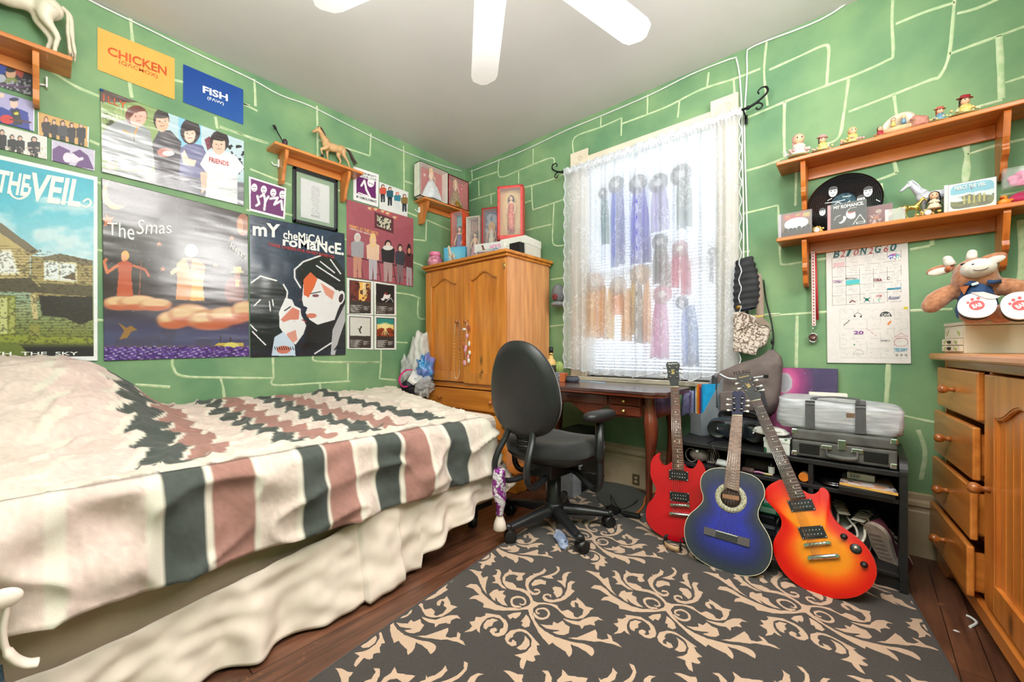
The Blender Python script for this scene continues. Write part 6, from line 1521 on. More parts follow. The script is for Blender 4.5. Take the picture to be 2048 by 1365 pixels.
ring_top(G,[(cen[0]+(x-cen[0])*.985,cen[1]+(y-cen[1])*.985)for x,y in out],cen,0,.0,bc,'top',vcol('sunburst_gloss',rough=.22,coat=.35,spec=.3,var=.05,scale=8),g,18,.004)
q=[G.p(1502.5,803,.014),G.p(1521.5,799,.014),G.p(*z6([(462,280)])[0],.014),G.p(*z6([(306,300)])[0],.014)]
neck(G,q,g,22,rosew2,.014,22,nk=pm('dark_neck_back',(70,20,14),rough=.25))
h=headstock(G,z3([(640,325),(612,290),(596,262),(572,232),(552,180),(524,150),(536,126),(624,110),(652,132),(650,168),(668,200),(690,240),(718,270),(716,312)]),[(c,d)for c,d in zip(z3([(522,188),(540,228),(560,264),(682,160),(716,205),(732,238)]),z3([(548,182),(566,220),(588,254),(656,168),(676,210),(694,244)]))],g,blackm,.008,posts=z3([(566,172),(582,210),(600,246),(634,158),(656,200),(678,240)]),knobm=pm('pearl_buttons',(226,222,214)))
gtext(G,'Epiphone',z3([(545,150),(622,132),(620,118),(543,136)]),goldink,h,.0085,.0)
gtext(G,'Special',z3([(622,232),(648,220),(612,176),(590,186)]),goldink,h,.0085,.0)
pickup(G,z6([(272,315),(518,293),(566,405),(322,428)]),g,.005);pickup(G,z6([(378,582),(628,562),(686,686),(430,705)]),g,.006)
bar(G,*z6([(458,762),(702,738)]),.006,.013,g,'bridge',chrome,6);bar(G,*z6([(496,892),(790,870)]),.009,.014,g,'tailpiece',chrome)
strings(G,g,[G.p(*c,.016)for c in z6([(530,878),(630,860)])],None,q[:2],.022,.0165)
for c,r_,nm,mt in(((848,676),.0115,'control_knob',blackm),((1052,960),.0115,'control_knob',blackm),((968,800),.018,'selector_plate',blackm)):
 a=G.p(*z6([c])[0],.006);m=MB(G.M@Matrix.Translation((a[0],a[1],0)));hgt=.02 if nm[0]=='c'else.006
 m.lathe([(0,.002),(r_,.002),(r_,.005),(r_*.85,hgt),(0,hgt+.001)],20);o=m.build(nm,mt,g)
 if nm[0]=='s':m=MB(G.M@Matrix.Translation((a[0],a[1],0)));m.cyl((0,0,.006),(.002,.004,.018),.003,.0045,10);m.ell((.002,.004,.019),(.005,.005,.005));m.build('toggle',cream2,o)
t=thing('guitar_strap','black and tan strap loop lying on rug below red guitar','strap',HZ(1345,1100,0))
P=[HZ(x,y,0)for x,y in((1385,1102),(1365,1092),(1345,1086),(1330,1087),(1328,1096),(1340,1106),(1356,1110),(1362,1103),(1360,1094))]
m=MB();sp2=smooth_path(P,5);m.grid([[(p.x,p.y,.013),(p.x,p.y,.04)]for p in sp2]);m.build('webbing',pm('black_webbing',(30,28,28),rough=.8),t,solid=.003)
m=MB();m.grid([[(p.x+.002,p.y-.003,.014),(p.x+.002,p.y-.003,.039)]for p in sp2[18:32]]);m.build('leather_end',pm('tan_leather',(196,160,124),rough=.6),t,solid=.002)
# ==== black shelf unit and what it holds
blk=pm('black_ash_board',(24,24,25),rough=.45,c2=(36,36,37),scale=8,stretch=(1,14,14),bmp=.05)
U=thing('shelf_unit','low black shelf unit with compartments beneath the window wall','shelf unit',(2.62,-.3,0))
ux0,ux1,uy0,uy1,ut=2.175,3.065,-.49,-.105,.48
def bxm(a,b,c,d,e,f,nm,mt,par,bv=.002):
 m=MB();m.box(a,b,c,d,e,f);return m.build(nm,mt,par,bevel=bv)
bxm(ux0,ux1-.024,uy0,uy1,ut-.02,ut,'top_board',blk,U)
pr=[(0,0),(uy1-uy0,0),(uy1-uy0,.53)]+[(.06-.06*math.sin(a),.47+.06*math.cos(a))for a in[k*PI/16 for k in range(9)]]
m=MB(Matrix(((0,0,1,0),(1,0,0,uy0),(0,1,0,0),(0,0,0,1))));m.prism(pr,ux1-.024,ux1,0);m.build('side_panel',blk,U,bevel=.003)
m=MB(Matrix(((0,0,1,0),(1,0,0,uy0),(0,1,0,0),(0,0,0,1))));m.prism([(0,0),(uy1-uy0,0),(uy1-uy0,ut-.02),(0,ut-.02)],ux0,ux0+.02,0);m.build('side_panel',blk,U,bevel=.002)
ms_=BW(1800,998,.488).z
bxm(ux0+.02,ux1-.024,uy0+.004,uy1,.352,.37,'middle_shelf',blk,U)
bxm(ux0+.02,ux1-.024,uy0+.004,uy1,.062,.078,'bottom_shelf',blk,U)
bxm(ux0+.02,ux1-.024,uy0+.02,uy0+.035,.0,.062,'kick_board',blk,U)
bxm(ux0,ux1-.024,uy1-.006,uy1,.0,ut-.02,'back_board',blackm,U,0)
xd=BW(1621,960,.49).x
bxm(xd-.009,xd+.009,uy0+.004,uy1-.006,.078,.352,'divider',blk,U);bxm(xd-.009,xd+.009,uy0+.004,uy1-.006,.37,ut-.02,'divider',blk,U)
bxm(xd-.36,xd-.345,uy0+.01,uy1-.006,.078,.352,'divider',blk,U)
UT=ut+.0005
F0=Vector((2.235,-.33,UT));
t=thing('magazine_file','grey metal magazine file holding coloured folders beside red guitar','file holder',(2.215,-.27,UT),-.62,local=True)
gm=pm('grey_metal_sheet',(150,156,164),rough=.35,metal=.3,var=.03)
w,d=.085,.24
for x in(-w/2,w/2-.002):
 m=MB(Matrix(((0,0,1,x),(1,0,0,0),(0,1,0,0),(0,0,0,1))));m.prism([(0,0),(d,0),(d,.315),(d-.10,.315),(.02,.13),(0,.12)],0,.002,0);m.build('side_wall',gm,t)
m=MB();m.box(-w/2,w/2,0,.002,0,.12);m.build('front_wall',gm,t);m=MB();m.box(-w/2,w/2,d-.002,d,0,.315);m.build('rear_wall',gm,t);m=MB();m.box(-w/2,w/2,0,d,0,.002);m.build('base',gm,t)
ROT=Matrix.Translation((2.215,-.27,UT))@Euler((0,0,-.62)).to_matrix().to_4x4()
for i,(c,nm,hh,th)in enumerate((((40,84,140),'dark blue',.25,.006),((232,222,206),'cream',.265,.005),((244,160,26),'orange yellow',.28,.010),((214,82,50),'red orange',.285,.006),((110,60,110),'plum',.27,.004),((28,150,206),'bright blue',.287,.012))):
 x=-w/2+.006+i*.0128
 m=MB(ROT);m.box(x,x+th,.018,d-.01,.003,hh);o=m.build('folder',pm('folder_%d'%i,c,rough=.4));tag(o,nm+' folder standing in the grey magazine file','folder','folders in the magazine file')
bz=(2.435,-.30,UT)
t=thing('boombox','black rounded portable stereo with two round speakers on shelf unit','stereo',bz,-.0,local=True)
bm_=pm('black_blue_gloss',(26,32,42),rough=.2,coat=.5,var=.2)
P=[]
for i in range(41):
 u=-1+i/20;hw=.142;x=u*hw
 s_=(1-abs(u)**3.2)**.5 if abs(u)<1 else 0
 ring=[]
 for k in range(25):
  a=2*PI*k/24;yy=.062*math.copysign(abs(math.cos(a))**.8,math.cos(a))*(.35+.65*s_);zz=.064+.062*math.copysign(abs(math.sin(a))**.8,math.sin(a))*max(.08,s_)
  ring.append((x,yy,zz))
 P.append(ring)
m=MB();m.grid(P);m.build('body',bm_,t)
for s in(-1,1):
 c=(s*.082,-.056,.062);A=Matrix.Translation(c)@Euler((PI/2,0,s*-.18)).to_matrix().to_4x4()
 m=MB(A);m.lathe([(.046,-.006),(.050,.002),(.046,.008),(.042,.006),(.018,-.004),(.012,.0),(0,.002)],28);sp=m.build('speaker',plk,t)
 m=MB(A);m.lathe([(0,-.002),(.008,-.002),(.008,.004),(0,.006)],16);m.build('speaker_cone',chrome,sp)
m=MB();m.box(-.035,.035,-.062,-.05,.03,.10);m.build('control_panel',plk,t,bevel=.006)
m=MB();m.tube(smooth_path([(-.09,.01,.10),(-.08,.012,.145),(0,.014,.155),(.08,.012,.145),(.09,.01,.10)],5),.007,10);m.build('carry_handle',blackm,t)
m=MB();m.tube([q-Vector(bz)for q in smooth_path([HZ(1418,868,UT+.004),HZ(1426,880,UT+.004),(2.335,-.46,UT+.004),(2.37,-.50,UT-.01),(2.385,-.503,.42),(2.37,-.49,.385)],5)],.0028,8)
m.build('power_cord',blackm,t)
t=thing('patterned_box','white box with green leaf print left of the record case','box',(2.635,-.40,UT))
leafm,nt,b=nodes('green_leaf_print')
mp,nz,cr=noise_mix(nt,(40,96,66),(228,232,226),3,2)
vo=nt.nodes.new('ShaderNodeTexVoronoi');vo.feature='F1';vo.inputs['Scale'].default_value=32;mp.inputs['Scale'].default_value=(1,1,.55);mp.inputs['Rotation'].default_value=(0,.6,0)
nt.links.new(mp.outputs[0],vo.inputs[0]);cr.color_ramp.elements[0].position=.30;cr.color_ramp.elements[1].position=.34
nt.links.new(vo.outputs['Distance'],cr.inputs[0]);nt.links.new(cr.outputs[0],b.inputs['Base Color']);setp(b,Roughness=.5)
bxm(2.582,2.682,-.478,-.33,UT,UT+.052,'body',leafm,t);bxm(2.580,2.684,-.480,-.328,UT+.052,UT+.070,'lid',leafm,t)
m=MB();blobby(m,(2.60,-.42,UT+.093),(.075,.06,.020),6,.2,n=30);tag(m.build('folded_cloth',pm('white_knit',(206,204,198),rough=.9,scale=80,bmp=.3)),'folded white cloth lying on the green leaf box','cloth')
case=pm('grey_suede_vinyl',(70,70,68),rough=.75,c2=(96,96,92),scale=14,bmp=.1)
t=thing('record_player_case','dark grey suitcase record player with metal corners on shelf unit','record player',(2.866,-.32,UT),-.0)
cx0,cx1,cy0,cy1,cz0,cz1=2.690,3.036,-.475,-.17,UT+.006,UT+.124
bxm(cx0,cx1,cy0,cy1,cz0,cz0+.072,'base',case,t,.008);bxm(cx0,cx1,cy0,cy1,cz0+.073,cz1,'lid',case,t,.008)
for x in(cx0+.03,cx1-.03):
 for y in(cy0+.03,cy1-.03):m=MB();m.cyl((x,y,UT),(x,y,cz0+.002),.009);m.build('rubber_foot',blackm,t)
for a,b_ in((.028,.10),(.245,.32)):
 bxm(cx0+a,cx0+b_,cy0-.002,cy0+.002,cz0+.014,cz0+.058,'speaker_grille',blackm,t,.001)
for x in(.125,.225):
 p=bxm(cx0+x-.019,cx0+x+.019,cy0-.005,cy0,cz0+.044,cz0+.062,'handle_plate',chrome,t,.002)
m=MB();m.tube(smooth_path([(cx0+.125,cy0-.008,cz0+.05),(cx0+.126,cy0-.012,cz0+.03),(cx0+.135,cy0-.02,cz0+.022),(cx0+.175,cy0-.022,cz0+.018),(cx0+.215,cy0-.02,cz0+.022),(cx0+.224,cy0-.012,cz0+.03),(cx0+.225,cy0-.008,cz0+.05)],5),[.004]*8+[.009]*15+[.004]*8,10);m.build('carry_handle',case,t)
lt=bxm(cx0+.162,cx0+.190,cy0-.005,cy0,cz0+.05,cz0+.092,'latch',chrome,t,.002)
for x in(cx0,cx1):
 for z in(cz0,cz1):
  sx=1 if x==cx0 else-1;sz=1 if z==cz0 else-1
  m=MB();m.box(min(x-sx*.0015,x+sx*.022),max(x-sx*.0015,x+sx*.022),cy0-.0015,cy0+.02,min(z-sz*.0015,z+sz*.022),max(z-sz*.0015,z+sz*.022));m.build('metal_corner',chrome,t,bevel=.004)
t=thing('duffel_bag','silver quilted zip bag with grey straps lying on record case','bag',(2.84,-.32,cz1))
silv=pm('silver_grey_nylon',(190,192,196),rough=.42,c2=(160,162,168),scale=9,stretch=(1.5,2,12),bmp=.5)
P=[];z0=cz1+.001
for j,(v,k)in enumerate(((0,.93),(.05,.985),(.16,1.0),(.4,1.008),(.7,1.0),(.9,.99),(.985,.96),(1,.9),(1,.5),(1,.02))):
 ring=superell(.216*k,.150*k,9,160);ring.append(ring[0])
 row=[]
 for x,y in ring:
  h=.118+.012*(x/.22)*-1;w_=.005*noise.noise(Vector((x*16,y*16,v*9)))+.0035*math.sin(v*30+x*30)
  row.append((2.842+x+w_*(1 if abs(x)>.2 else 0),-.305+y+(w_ if abs(y)>.12 else 0),z0+h*v+(w_ if v==1 else 0)*.6+.004+(-.004 if v==0 else 0)))
 P.append(row)
m=MB();m.grid(P);m.build('bag_body',silv,t)
strap=pm('dark_grey_strap',(82,82,84),rough=.7)
for x in(2.755,2.925):
 m=MB();yy=-.4595;m.box(x-.017,x+.017,yy-.002,yy+.001,z0+.004,z0+.112);m.box(x-.017,x+.017,yy,-.30,z0+.124,z0+.128);m.boxc((x,yy+.002,z0+.118),(.034,.003,.018),(-.7,0,0));m.build('strap',strap,t,bevel=.001)
m=MB();pts=smooth_path([(2.755,-.42,z0+.128),(2.765,-.40,z0+.137),(2.84,-.37,z0+.142),(2.915,-.40,z0+.14),(2.925,-.42,z0+.128)],6);m.grid([[(p.x,p.y-.014,p.z),(p.x,p.y+.014,p.z+.002)]for p in pts]);m.build('handle_loop',strap,t,solid=.003)
m=MB();m.boxc((2.893,-.4585,z0+.078),(.028,.003,.022));m.build('metal_badge',pm('bronze_badge',(150,122,104),rough=.35,metal=.5),t,bevel=.002)
m=MB();m.boxc((2.80,-.15,z0+.132),(.15,.05,.02),(0,0,.1));m2=m
tag(m.build('white_box',whitec,bevel=.003),'slim white carton on duffel bag against the wall','box')
t=thing('canvas_painting','canvas painting of white planet in pink and violet starry space','painting',(2.70,-.03,UT))
def f_(p):
 p.mix(np.ones(len(p.X)),(80,70,106));p.mix(fbm(p.X/16,p.Y/14,4,3)>.5,(94,82,118),.5)
 p.ell(1568,766,44,46,(196,70,140),soft=.45,a=.95);p.ell(1568,766,26,30,(232,120,176),soft=.3,a=.8);p.ell(1568,766,17,20,(206,196,206));p.ell(1566,766,14,17,(182,180,190))
 p.mix(np.clip((p.Y-788)/10,0,1),(216,96,150),.8)
 p.mix((vnoise(p.X/1.6,p.Y/1.6,8)>.975)&(p.X>1590),(236,226,226),.9)
xl,xr=2.53,2.834
zt_,zb_=.862,UT+.18
m=MB();m.box(xl,xr,-.040,-.012,UT+.001,zt_);m.build('stretcher',pm('canvas_edge',(52,44,66),rough=.8),t)
sheet('painted_canvas',[(xl,-.0405,zt_),(xr,-.0405,zt_),(xr,-.0405,UT+.002),(xl,-.0405,UT+.002)],NY,.003,f_,vcol('canvas_paint',rough=.7,bmp=.1,scale=300),t,off=.0002,th=.0006)
hk=thing('coat_hook','black coat hook on the wall behind the hanging bags','hook',BW(1508,570,.01))
q=BW(1509,560,0)
m=MB();m.boxc((q.x,-.005,q.z),(.03,.008,.05));m.tube(smooth_path([(q.x,-.01,q.z),(q.x,-.05,q.z-.02),(q.x,-.07,q.z+.005),(q.x,-.07,q.z+.02)],4),.005,8);m.build('hook',blackm,hk,bevel=.002)
blk2=pm('black_ruffled_fabric',(30,30,34),rough=.75,c2=(44,44,50),scale=20)
m=MB();P=[]
for j in range(40):
 v=j/39;z=1.478-v*.29;wd=.026+.046*math.sin(PI*min(1,v*.62+.12));cx=2.418+.012*v
 P.append([(cx+(wd+.004*math.sin(v*50))*math.cos(a),-.07-(.045+.004*math.sin(v*50+1))*math.sin(a)*(.6+.4*v),z+.01*math.cos(a))for a in[2*PI*k/28 for k in range(29)]])
m.grid(P);tag(m.build('ruffled_hat',blk2),'black ruffled cloth hanging beside right curtain edge','hat')
m=MB();q=BW(1488,612,.08);m.ell((q.x,-.075,q.z),(.04,.035,.028));tag(m.build('blue_cap',pm('royal_blue_cloth',(24,36,120),rough=.5)),'royal blue cap crown peeking below the black ruffled cloth','cap')
m=MB();q=BW(1478,615,.11);m.ell((q.x,-.108,q.z),(.016,.006,.012));tag(m.build('gold_badge',pm('gold_foil',(190,150,60),rough=.3,metal=.6,c2=(80,60,30),scale=200)),'small gold badge on front of the blue cap','badge')
t=thing('crossbody_bag','small taupe paisley crossbody bag hanging by its wide strap','bag',BW(1510,665,.1))
tp_=pm('taupe_webbing',(150,130,118),rough=.7,var=.05)
pais,nt,b=nodes('paisley_cotton')
mp,nz,cr=noise_mix(nt,(112,88,76),(214,200,190),3,2)
vo=nt.nodes.new('ShaderNodeTexVoronoi');vo.feature='DISTANCE_TO_EDGE';vo.inputs['Scale'].default_value=42;nt.links.new(mp.outputs[0],vo.inputs[0])
n3=nt.nodes.new('ShaderNodeTexNoise');n3.inputs['Scale'].default_value=60;n3.inputs['Distortion'].default_value=2;nt.links.new(mp.outputs[0],n3.inputs[0])
ad=nt.nodes.new('ShaderNodeMath');ad.operation='MULTIPLY_ADD';ad.inputs[1].default_value=.9;nt.links.new(n3.outputs[0],ad.inputs[0]);nt.links.new(vo.outputs['Distance'],ad.inputs[2])
cr.color_ramp.elements[0].position=.48;cr.color_ramp.elements[1].position=.56;nt.links.new(ad.outputs[0],cr.inputs[0]);nt.links.new(cr.outputs[0],b.inputs['Base Color']);setp(b,Roughness=.8)
def slab(pts,y0,y1,nm,mt,par,bv,f=None):
 q=[BW(x,y,y0)for x,y in pts];m=MB();m.pl3([(p.x,-y0,p.z)for p in q],y1-y0,(0,-1,0));return m.build(nm,mt,par,bevel=bv,seg=3)
slab([(1470,628),(1480,624),(1512,634),(1545,658),(1534,690),(1518,700),(1470,690)],.06,.115,'bag_body',pais,t,.012)
slab([(1472,626),(1484,624),(1515,635),(1508,650),(1474,662),(1469,645)],.116,.124,'flap',pais,t,.004)
slab([(1468,668),(1520,690),(1512,712),(1466,702)],.112,.135,'front_pocket',pais,t,.008)
m=MB()
a=[BW(1514,548,.07),BW(1519,590,.075),BW(1520,634,.09)];m.grid([[(p.x-.019,p.y,p.z),(p.x+.019,p.y,p.z)]for p in smooth_path(a,5)]);m.build('shoulder_strap',tp_,t,solid=.003)
slab([(1507,640),(1524,634),(1544,652),(1520,650)],.118,.122,'strap_tab',tp_,t,.001)
m=MB();q=BW(1518,634,.098);m.boxc((q.x,q.y,q.z),(.045,.004,.016));m.build('buckle',brass,t,bevel=.003)
m=MB();m.tube(smooth_path([BW(1527,560,.06),BW(1532,600,.05),BW(1542,640,.05),BW(1547,680,.06),BW(1542,712,.07)],5),.004,8);m.ell(BW(1544,684,.075),(.006,.005,.016));m.build('cord',blackm,t)
grp=pm('grey_brown_canvas',(118,104,100),rough=.75,c2=(98,86,84),scale=10,bmp=.15)
t=thing('backpack','slouchy grey canvas backpack hanging above stereo by window sill','backpack',BW(1490,830,.12))
m=MB();P=[]
prof=[(1540,700,4,.02),(1538,715,22,.05),(1522,728,42,.07),(1500,745,62,.08),(1492,770,68,.09),(1490,800,66,.10),(1488,822,60,.09),(1488,832,48,.07)]
for j,(px,py,hw,dd)in enumerate([tuple(np.array(prof[i])*(1-f)+np.array(prof[i+1])*f)for i in range(len(prof)-1)for f in(0,.25,.5,.75)]+[prof[-1]]):
 a=BW(px-hw,py,.14);b_=BW(px+hw,py,.14);c=(a+b_)/2;w2=abs(b_.x-a.x)/2
 P.append([(c.x+w2*math.copysign(abs(math.cos(an))**.6,math.cos(an)),-.105-dd*.85*math.copysign(abs(math.sin(an))**.7,math.sin(an))+.006*noise.noise(Vector((an*3,py*.06,2))),c.z+.012*noise.noise(Vector((an*2,py*.04,5))))for an in[2*PI*k/36 for k in range(37)]])
m.grid(P);m.build('bag_body',grp,t)
def strip(pts,y,w,nm,mt,par,th=.004):
 m=MB();pp=smooth_path([BW(a,b_,y)for a,b_ in pts],5);L=[]
 for i,p in enumerate(pp):
  q0,q1=pp[max(0,i-1)],pp[min(len(pp)-1,i+1)];s=(q1-q0).normalized().cross(Vector((0,-1,0)));L.append([p-s*w/2,p+s*w/2])
 m.grid(L);return m.build(nm,mt,par,solid=th)
strip([(1438,748),(1460,758),(1500,757),(1535,752)],.215,.010,'reflective_piping',pm('silver_piping',(196,198,202),rough=.3,metal=.4),t)
strip([(1430,752),(1428,780),(1430,815)],.210,.030,'side_strap',pm('black_sequin_trim',(34,34,38),rough=.4,c2=(80,80,86),scale=300),t)
strip([(1518,775),(1524,800),(1528,815)],.212,.034,'side_strap',MATS['black_sequin_trim'],t)
strip([(1545,705),(1556,740),(1556,800),(1545,815)],.10,.022,'shoulder_strap',pm('grey_strap',(112,100,98),rough=.7),t)
slab([(1440,784),(1508,780),(1508,822),(1442,826)],.205,.216,'front_pocket',grp,t,.006)
m=MB();q=BW(1532,753,.222);m.boxc(q,(.022,.008,.02));m.build('clip',blackm,t,bevel=.003)
lettering('YOUNG',[BW(1466,752,.222),BW(1500,747,.222),BW(1500,740,.222),BW(1466,744,.222)],NY,blackm,t,.01,off=.001)
t=thing('lanyard','white lanyard with red dots and oval medal hanging below shelf','lanyard',BW(1625,580,.02))
def lan(p):
 p.mix(np.ones(len(p.X)),(226,216,216));p.mix((np.abs(p.X-.5)>.43),(196,40,50));k=(p.Y*24)%1
 p.mix(((p.X-.5)**2*4+(k-.5)**2)<.10,(176,30,44))
a0_,a1_,b0_,b1_=BW(1622,504,.03),BW(1630,504,.03),BW(1624,652,.03),BW(1632,652,.03)
sheet('ribbon',[a0_,a1_,b1_,b0_],NY,.0015,lan,matte,t,photo=False,off=0,th=.0015)
m=MB();q=BW(1631,560,.024);a=BW(1628,505,.022);b_=BW(1634,640,.022);m.grid([[(a.x-.004,a.y,a.z),(a.x+.010,a.y,a.z)],[(b_.x-.008,b_.y,b_.z),(b_.x+.008,b_.y,b_.z)]]);m.build('ribbon_back',pm('red_ribbon',(190,50,56),rough=.5),t,solid=.001)
c=BW(1626,676,.022)
m=MB();m.tube([(c.x+.019*math.cos(a),c.y-.003,c.z+.023*math.sin(a))for a in[2*PI*k/24 for k in range(24)]],.003,8,0,True,True);m.tube([(c.x,c.y-.003,c.z+.024),(c.x,c.y-.003,BW(1628,652,.03).z)],.0018,6);m.build('medal_rim',chrome,t)
m=MB();m.lathe([(0,0),(.018,0),(.018,.002),(0,.0025)],20,0,Matrix.Translation((c.x,c.y-.001,c.z))@Euler((PI/2,0,0)).to_matrix().to_4x4()@Matrix.Diagonal((1,1.2,1,1)));m.build('medal_picture',pm('medal_photo',(120,74,58),rough=.2,c2=(60,40,40),scale=60,coat=.6),t)
t=thing('baseball_cap','grey baseball cap with dark red patch hanging right of wardrobe','cap',BW(1112,595,.04))
q=BW(1117,590,.06)
m=MB();m.ell((q.x,-.065,q.z+.01),(.05,.055,.075));m.build('crown',pm('grey_wool',(112,114,118),rough=.85,scale=60),t)
m=MB();m.ell((q.x+.004,-.072,q.z-.075),(.055,.06,.022),rot=(0,0,0));m.build('brim',pm('light_grey_wool',(134,136,138),rough=.85,scale=60),t)
m=MB();m.ell((q.x+.006,-.118,q.z-.022),(.028,.008,.022));m.build('patch',pm('dark_red_patch',(150,56,66),rough=.7,c2=(90,40,50),scale=80),t)
# ---- contents of the compartments
zc=.3705;zb=.0785
t=thing('cable_coil','grey brown bundle of coiled cable in upper left compartment','cable',(2.29,-.42,zc))
gcb=pm('taupe_cable',(126,116,110),rough=.4)
m=MB();p=BW(1397,912,.44);m.ell((p.x,-.43,zc+.036),(.048,.03,.034));m.build('bundle',gcb,t)
m=MB()
for k in range(4):m.tube([(p.x+.045+k*.011+.03*math.cos(a)*.5,-.42+.02*math.sin(a*1.0)*.4,zc+.036+.032*math.sin(a))for a in[2*PI*i/20 for i in range(20)]],.0028,7,0,True,True)
m.tube([(p.x-.03+.03*math.cos(a),-.455,zc+.036+.035*math.sin(a))for a in[2*PI*i/20 for i in range(20)]],.0026,7,0,True,True);m.build('loop',gcb,t)
m=MB();m.boxc((p.x,-.462,zc+.062),(.014,.006,.014));m.build('cable_clip',inkw,t,bevel=.003)
m=MB();q=BW(1445,925,.45);blobby(m,(q.x,-.45,zc+.019),(.036,.03,.019),2,.2);tag(m.build('power_adapter',pm('white_plastic_adapter',(206,208,206),rough=.35)),'white plug adapter lying left of the blue guitar neck','adapter')
t=thing('hair_brush','round dark bristle brush in the upper middle compartment','brush',(2.56,-.38,zc))
m=MB();q=BW(1525,925,.40);m.tube([(q.x-.07,-.40,zc+.028),(q.x+.05,-.40,zc+.028)],.026,20);m.build('bristle_barrel',pm('bristles',(40,34,32),rough=.9,c2=(76,66,58),scale=600,bmp=.9),t)
m=MB();m.tube([(q.x+.05,-.40,zc+.028),(q.x+.12,-.40,zc+.022)],[.010,.008],12);m.build('handle',plk,t)
m=MB();q=BW(1496,935,.46);m.boxc((q.x,-.455,zc+.010),(.05,.03,.019));tag(m.build('clear_case',pm('brown_clear_plastic',(110,84,80),rough=.15,coat=.6),bevel=.005),'small brown translucent case just right of blue guitar neck','case')
m=MB();a,b_=BW(1508,944,.47),BW(1535,953,.47);m.tube(smooth_path([(a.x,-.465,zc+.006),(a.x+.02,-.468,zc+.010),(b_.x-.012,-.464,zc+.006),(b_.x+.02,-.46,zc+.0055)],4),.005,8)
tag(m.build('toothbrush',pm('yellow_and_pink_plastic',(206,200,130),rough=.3,c2=(196,90,180),scale=18)),'yellow and pink brush lying at front of middle compartment','brush')
t=thing('small_bottle','small black bottle with white label in middle compartment','bottle',BW(1543,945,.43))
q=BW(1543,945,.43);m=MB(Matrix.Translation((q.x,-.43,zc)));m.lathe([(0,0),(.013,0),(.013,.045),(.007,.05),(.007,.075),(0,.075)],16);m.build('body',blackm,t)
m=MB(Matrix.Translation((q.x,-.43,zc)));m.lathe([(.0133,.006),(.0135,.007),(.0135,.036),(.0133,.037)],16);m.build('label',inkw,t)
t=thing('pill_bottle','bottle lying down with round orange cap facing out','bottle',BW(1608,962,.44))
q=BW(1608,962,.45);m=MB();m.cyl((q.x,-.40,zc+.02),(q.x,-.445,zc+.02),.0175);m.build('body',pm('clear_brown',(190,170,160),rough=.2),t)
m=MB();m.tube([(q.x,-.445,zc+.02),(q.x,-.464,zc+.02)],.0195,24);m.build('cap',pm('orange_plastic',(240,140,50),rough=.3),t,bevel=.002)
t=thing('vinyl_clutch','glossy black rounded case lying in upper right compartment','case',(2.83,-.40,zc))
m=MB();q=BW(1662,972,.44);m.ell((q.x+.012,-.40,zc+.018),(.062,.085,.017));m.build('shell',pm('black_patent',(14,14,16),rough=.08,coat=1),t)
m=MB();m.tube([(q.x+.012+.063*math.cos(a),-.40+.086*math.sin(a),zc+.013)for a in[2*PI*k/32 for k in range(32)]],.0022,6,0,True,True);m.build('silver_rim',chrome,t)
bk=thing('picture_book','thin yellow edged book with misty cover on black tray','book',(2.94,-.42,zc))
z_=zc+.0225
Q=[BW(1675,950,.30),BW(1775,955,.30),BW(1812,982,.515),BW(1685,966,.515)]
Q=[(2.865,-.30,z_),(3.015,-.30,z_),(3.036,-.515,z_),(2.858,-.49,z_)]
m=MB();m.pl3([Vector(a)for a in Q],.010,(0,0,1));m.build('pages',pm('yellowed_pages',(226,176,90),rough=.6),bk)
sheet('cover',[Vector(a)+Vector((0,0,.010))for a in Q],(0,0,1),.003,lambda p:(p.mix(np.ones(len(p.X)),(206,198,200)),p.mix(fbm(p.X*4,p.Y*5,3)>.55,(190,130,90),.8),p.mix(fbm(p.X*5+3,p.Y*4,3)>.62,(90,84,96))),satin,bk,photo=False,off=.0002,th=.0006)
m=MB();m.box(2.855,3.03,-.505,-.25,zc,zc+.021);tag(m.build('black_tray',blk,bevel=.002),'flat black box under the yellow edged picture book','tray')
t=thing('small_carton','small white carton with barcode resting on picture book','box',(2.925,-.40,zc+.034))
z2_=zc+.0338
m=MB(rotm(0,0,-.06,(2.925,-.405,z2_)));m.box(-.045,.045,0,.035,0,.026);m.build('body',whitec,t,bevel=.001)
m=MB(rotm(0,0,-.06,(2.925,-.4055,z2_)))
for k in range(11):m.box(-.036+k*.0032,-.036+k*.0032+(.0016 if k%3 else.0008),-.0004,0,.007,.021)
m.build('barcode',inkk,t)['kind']='stuff'
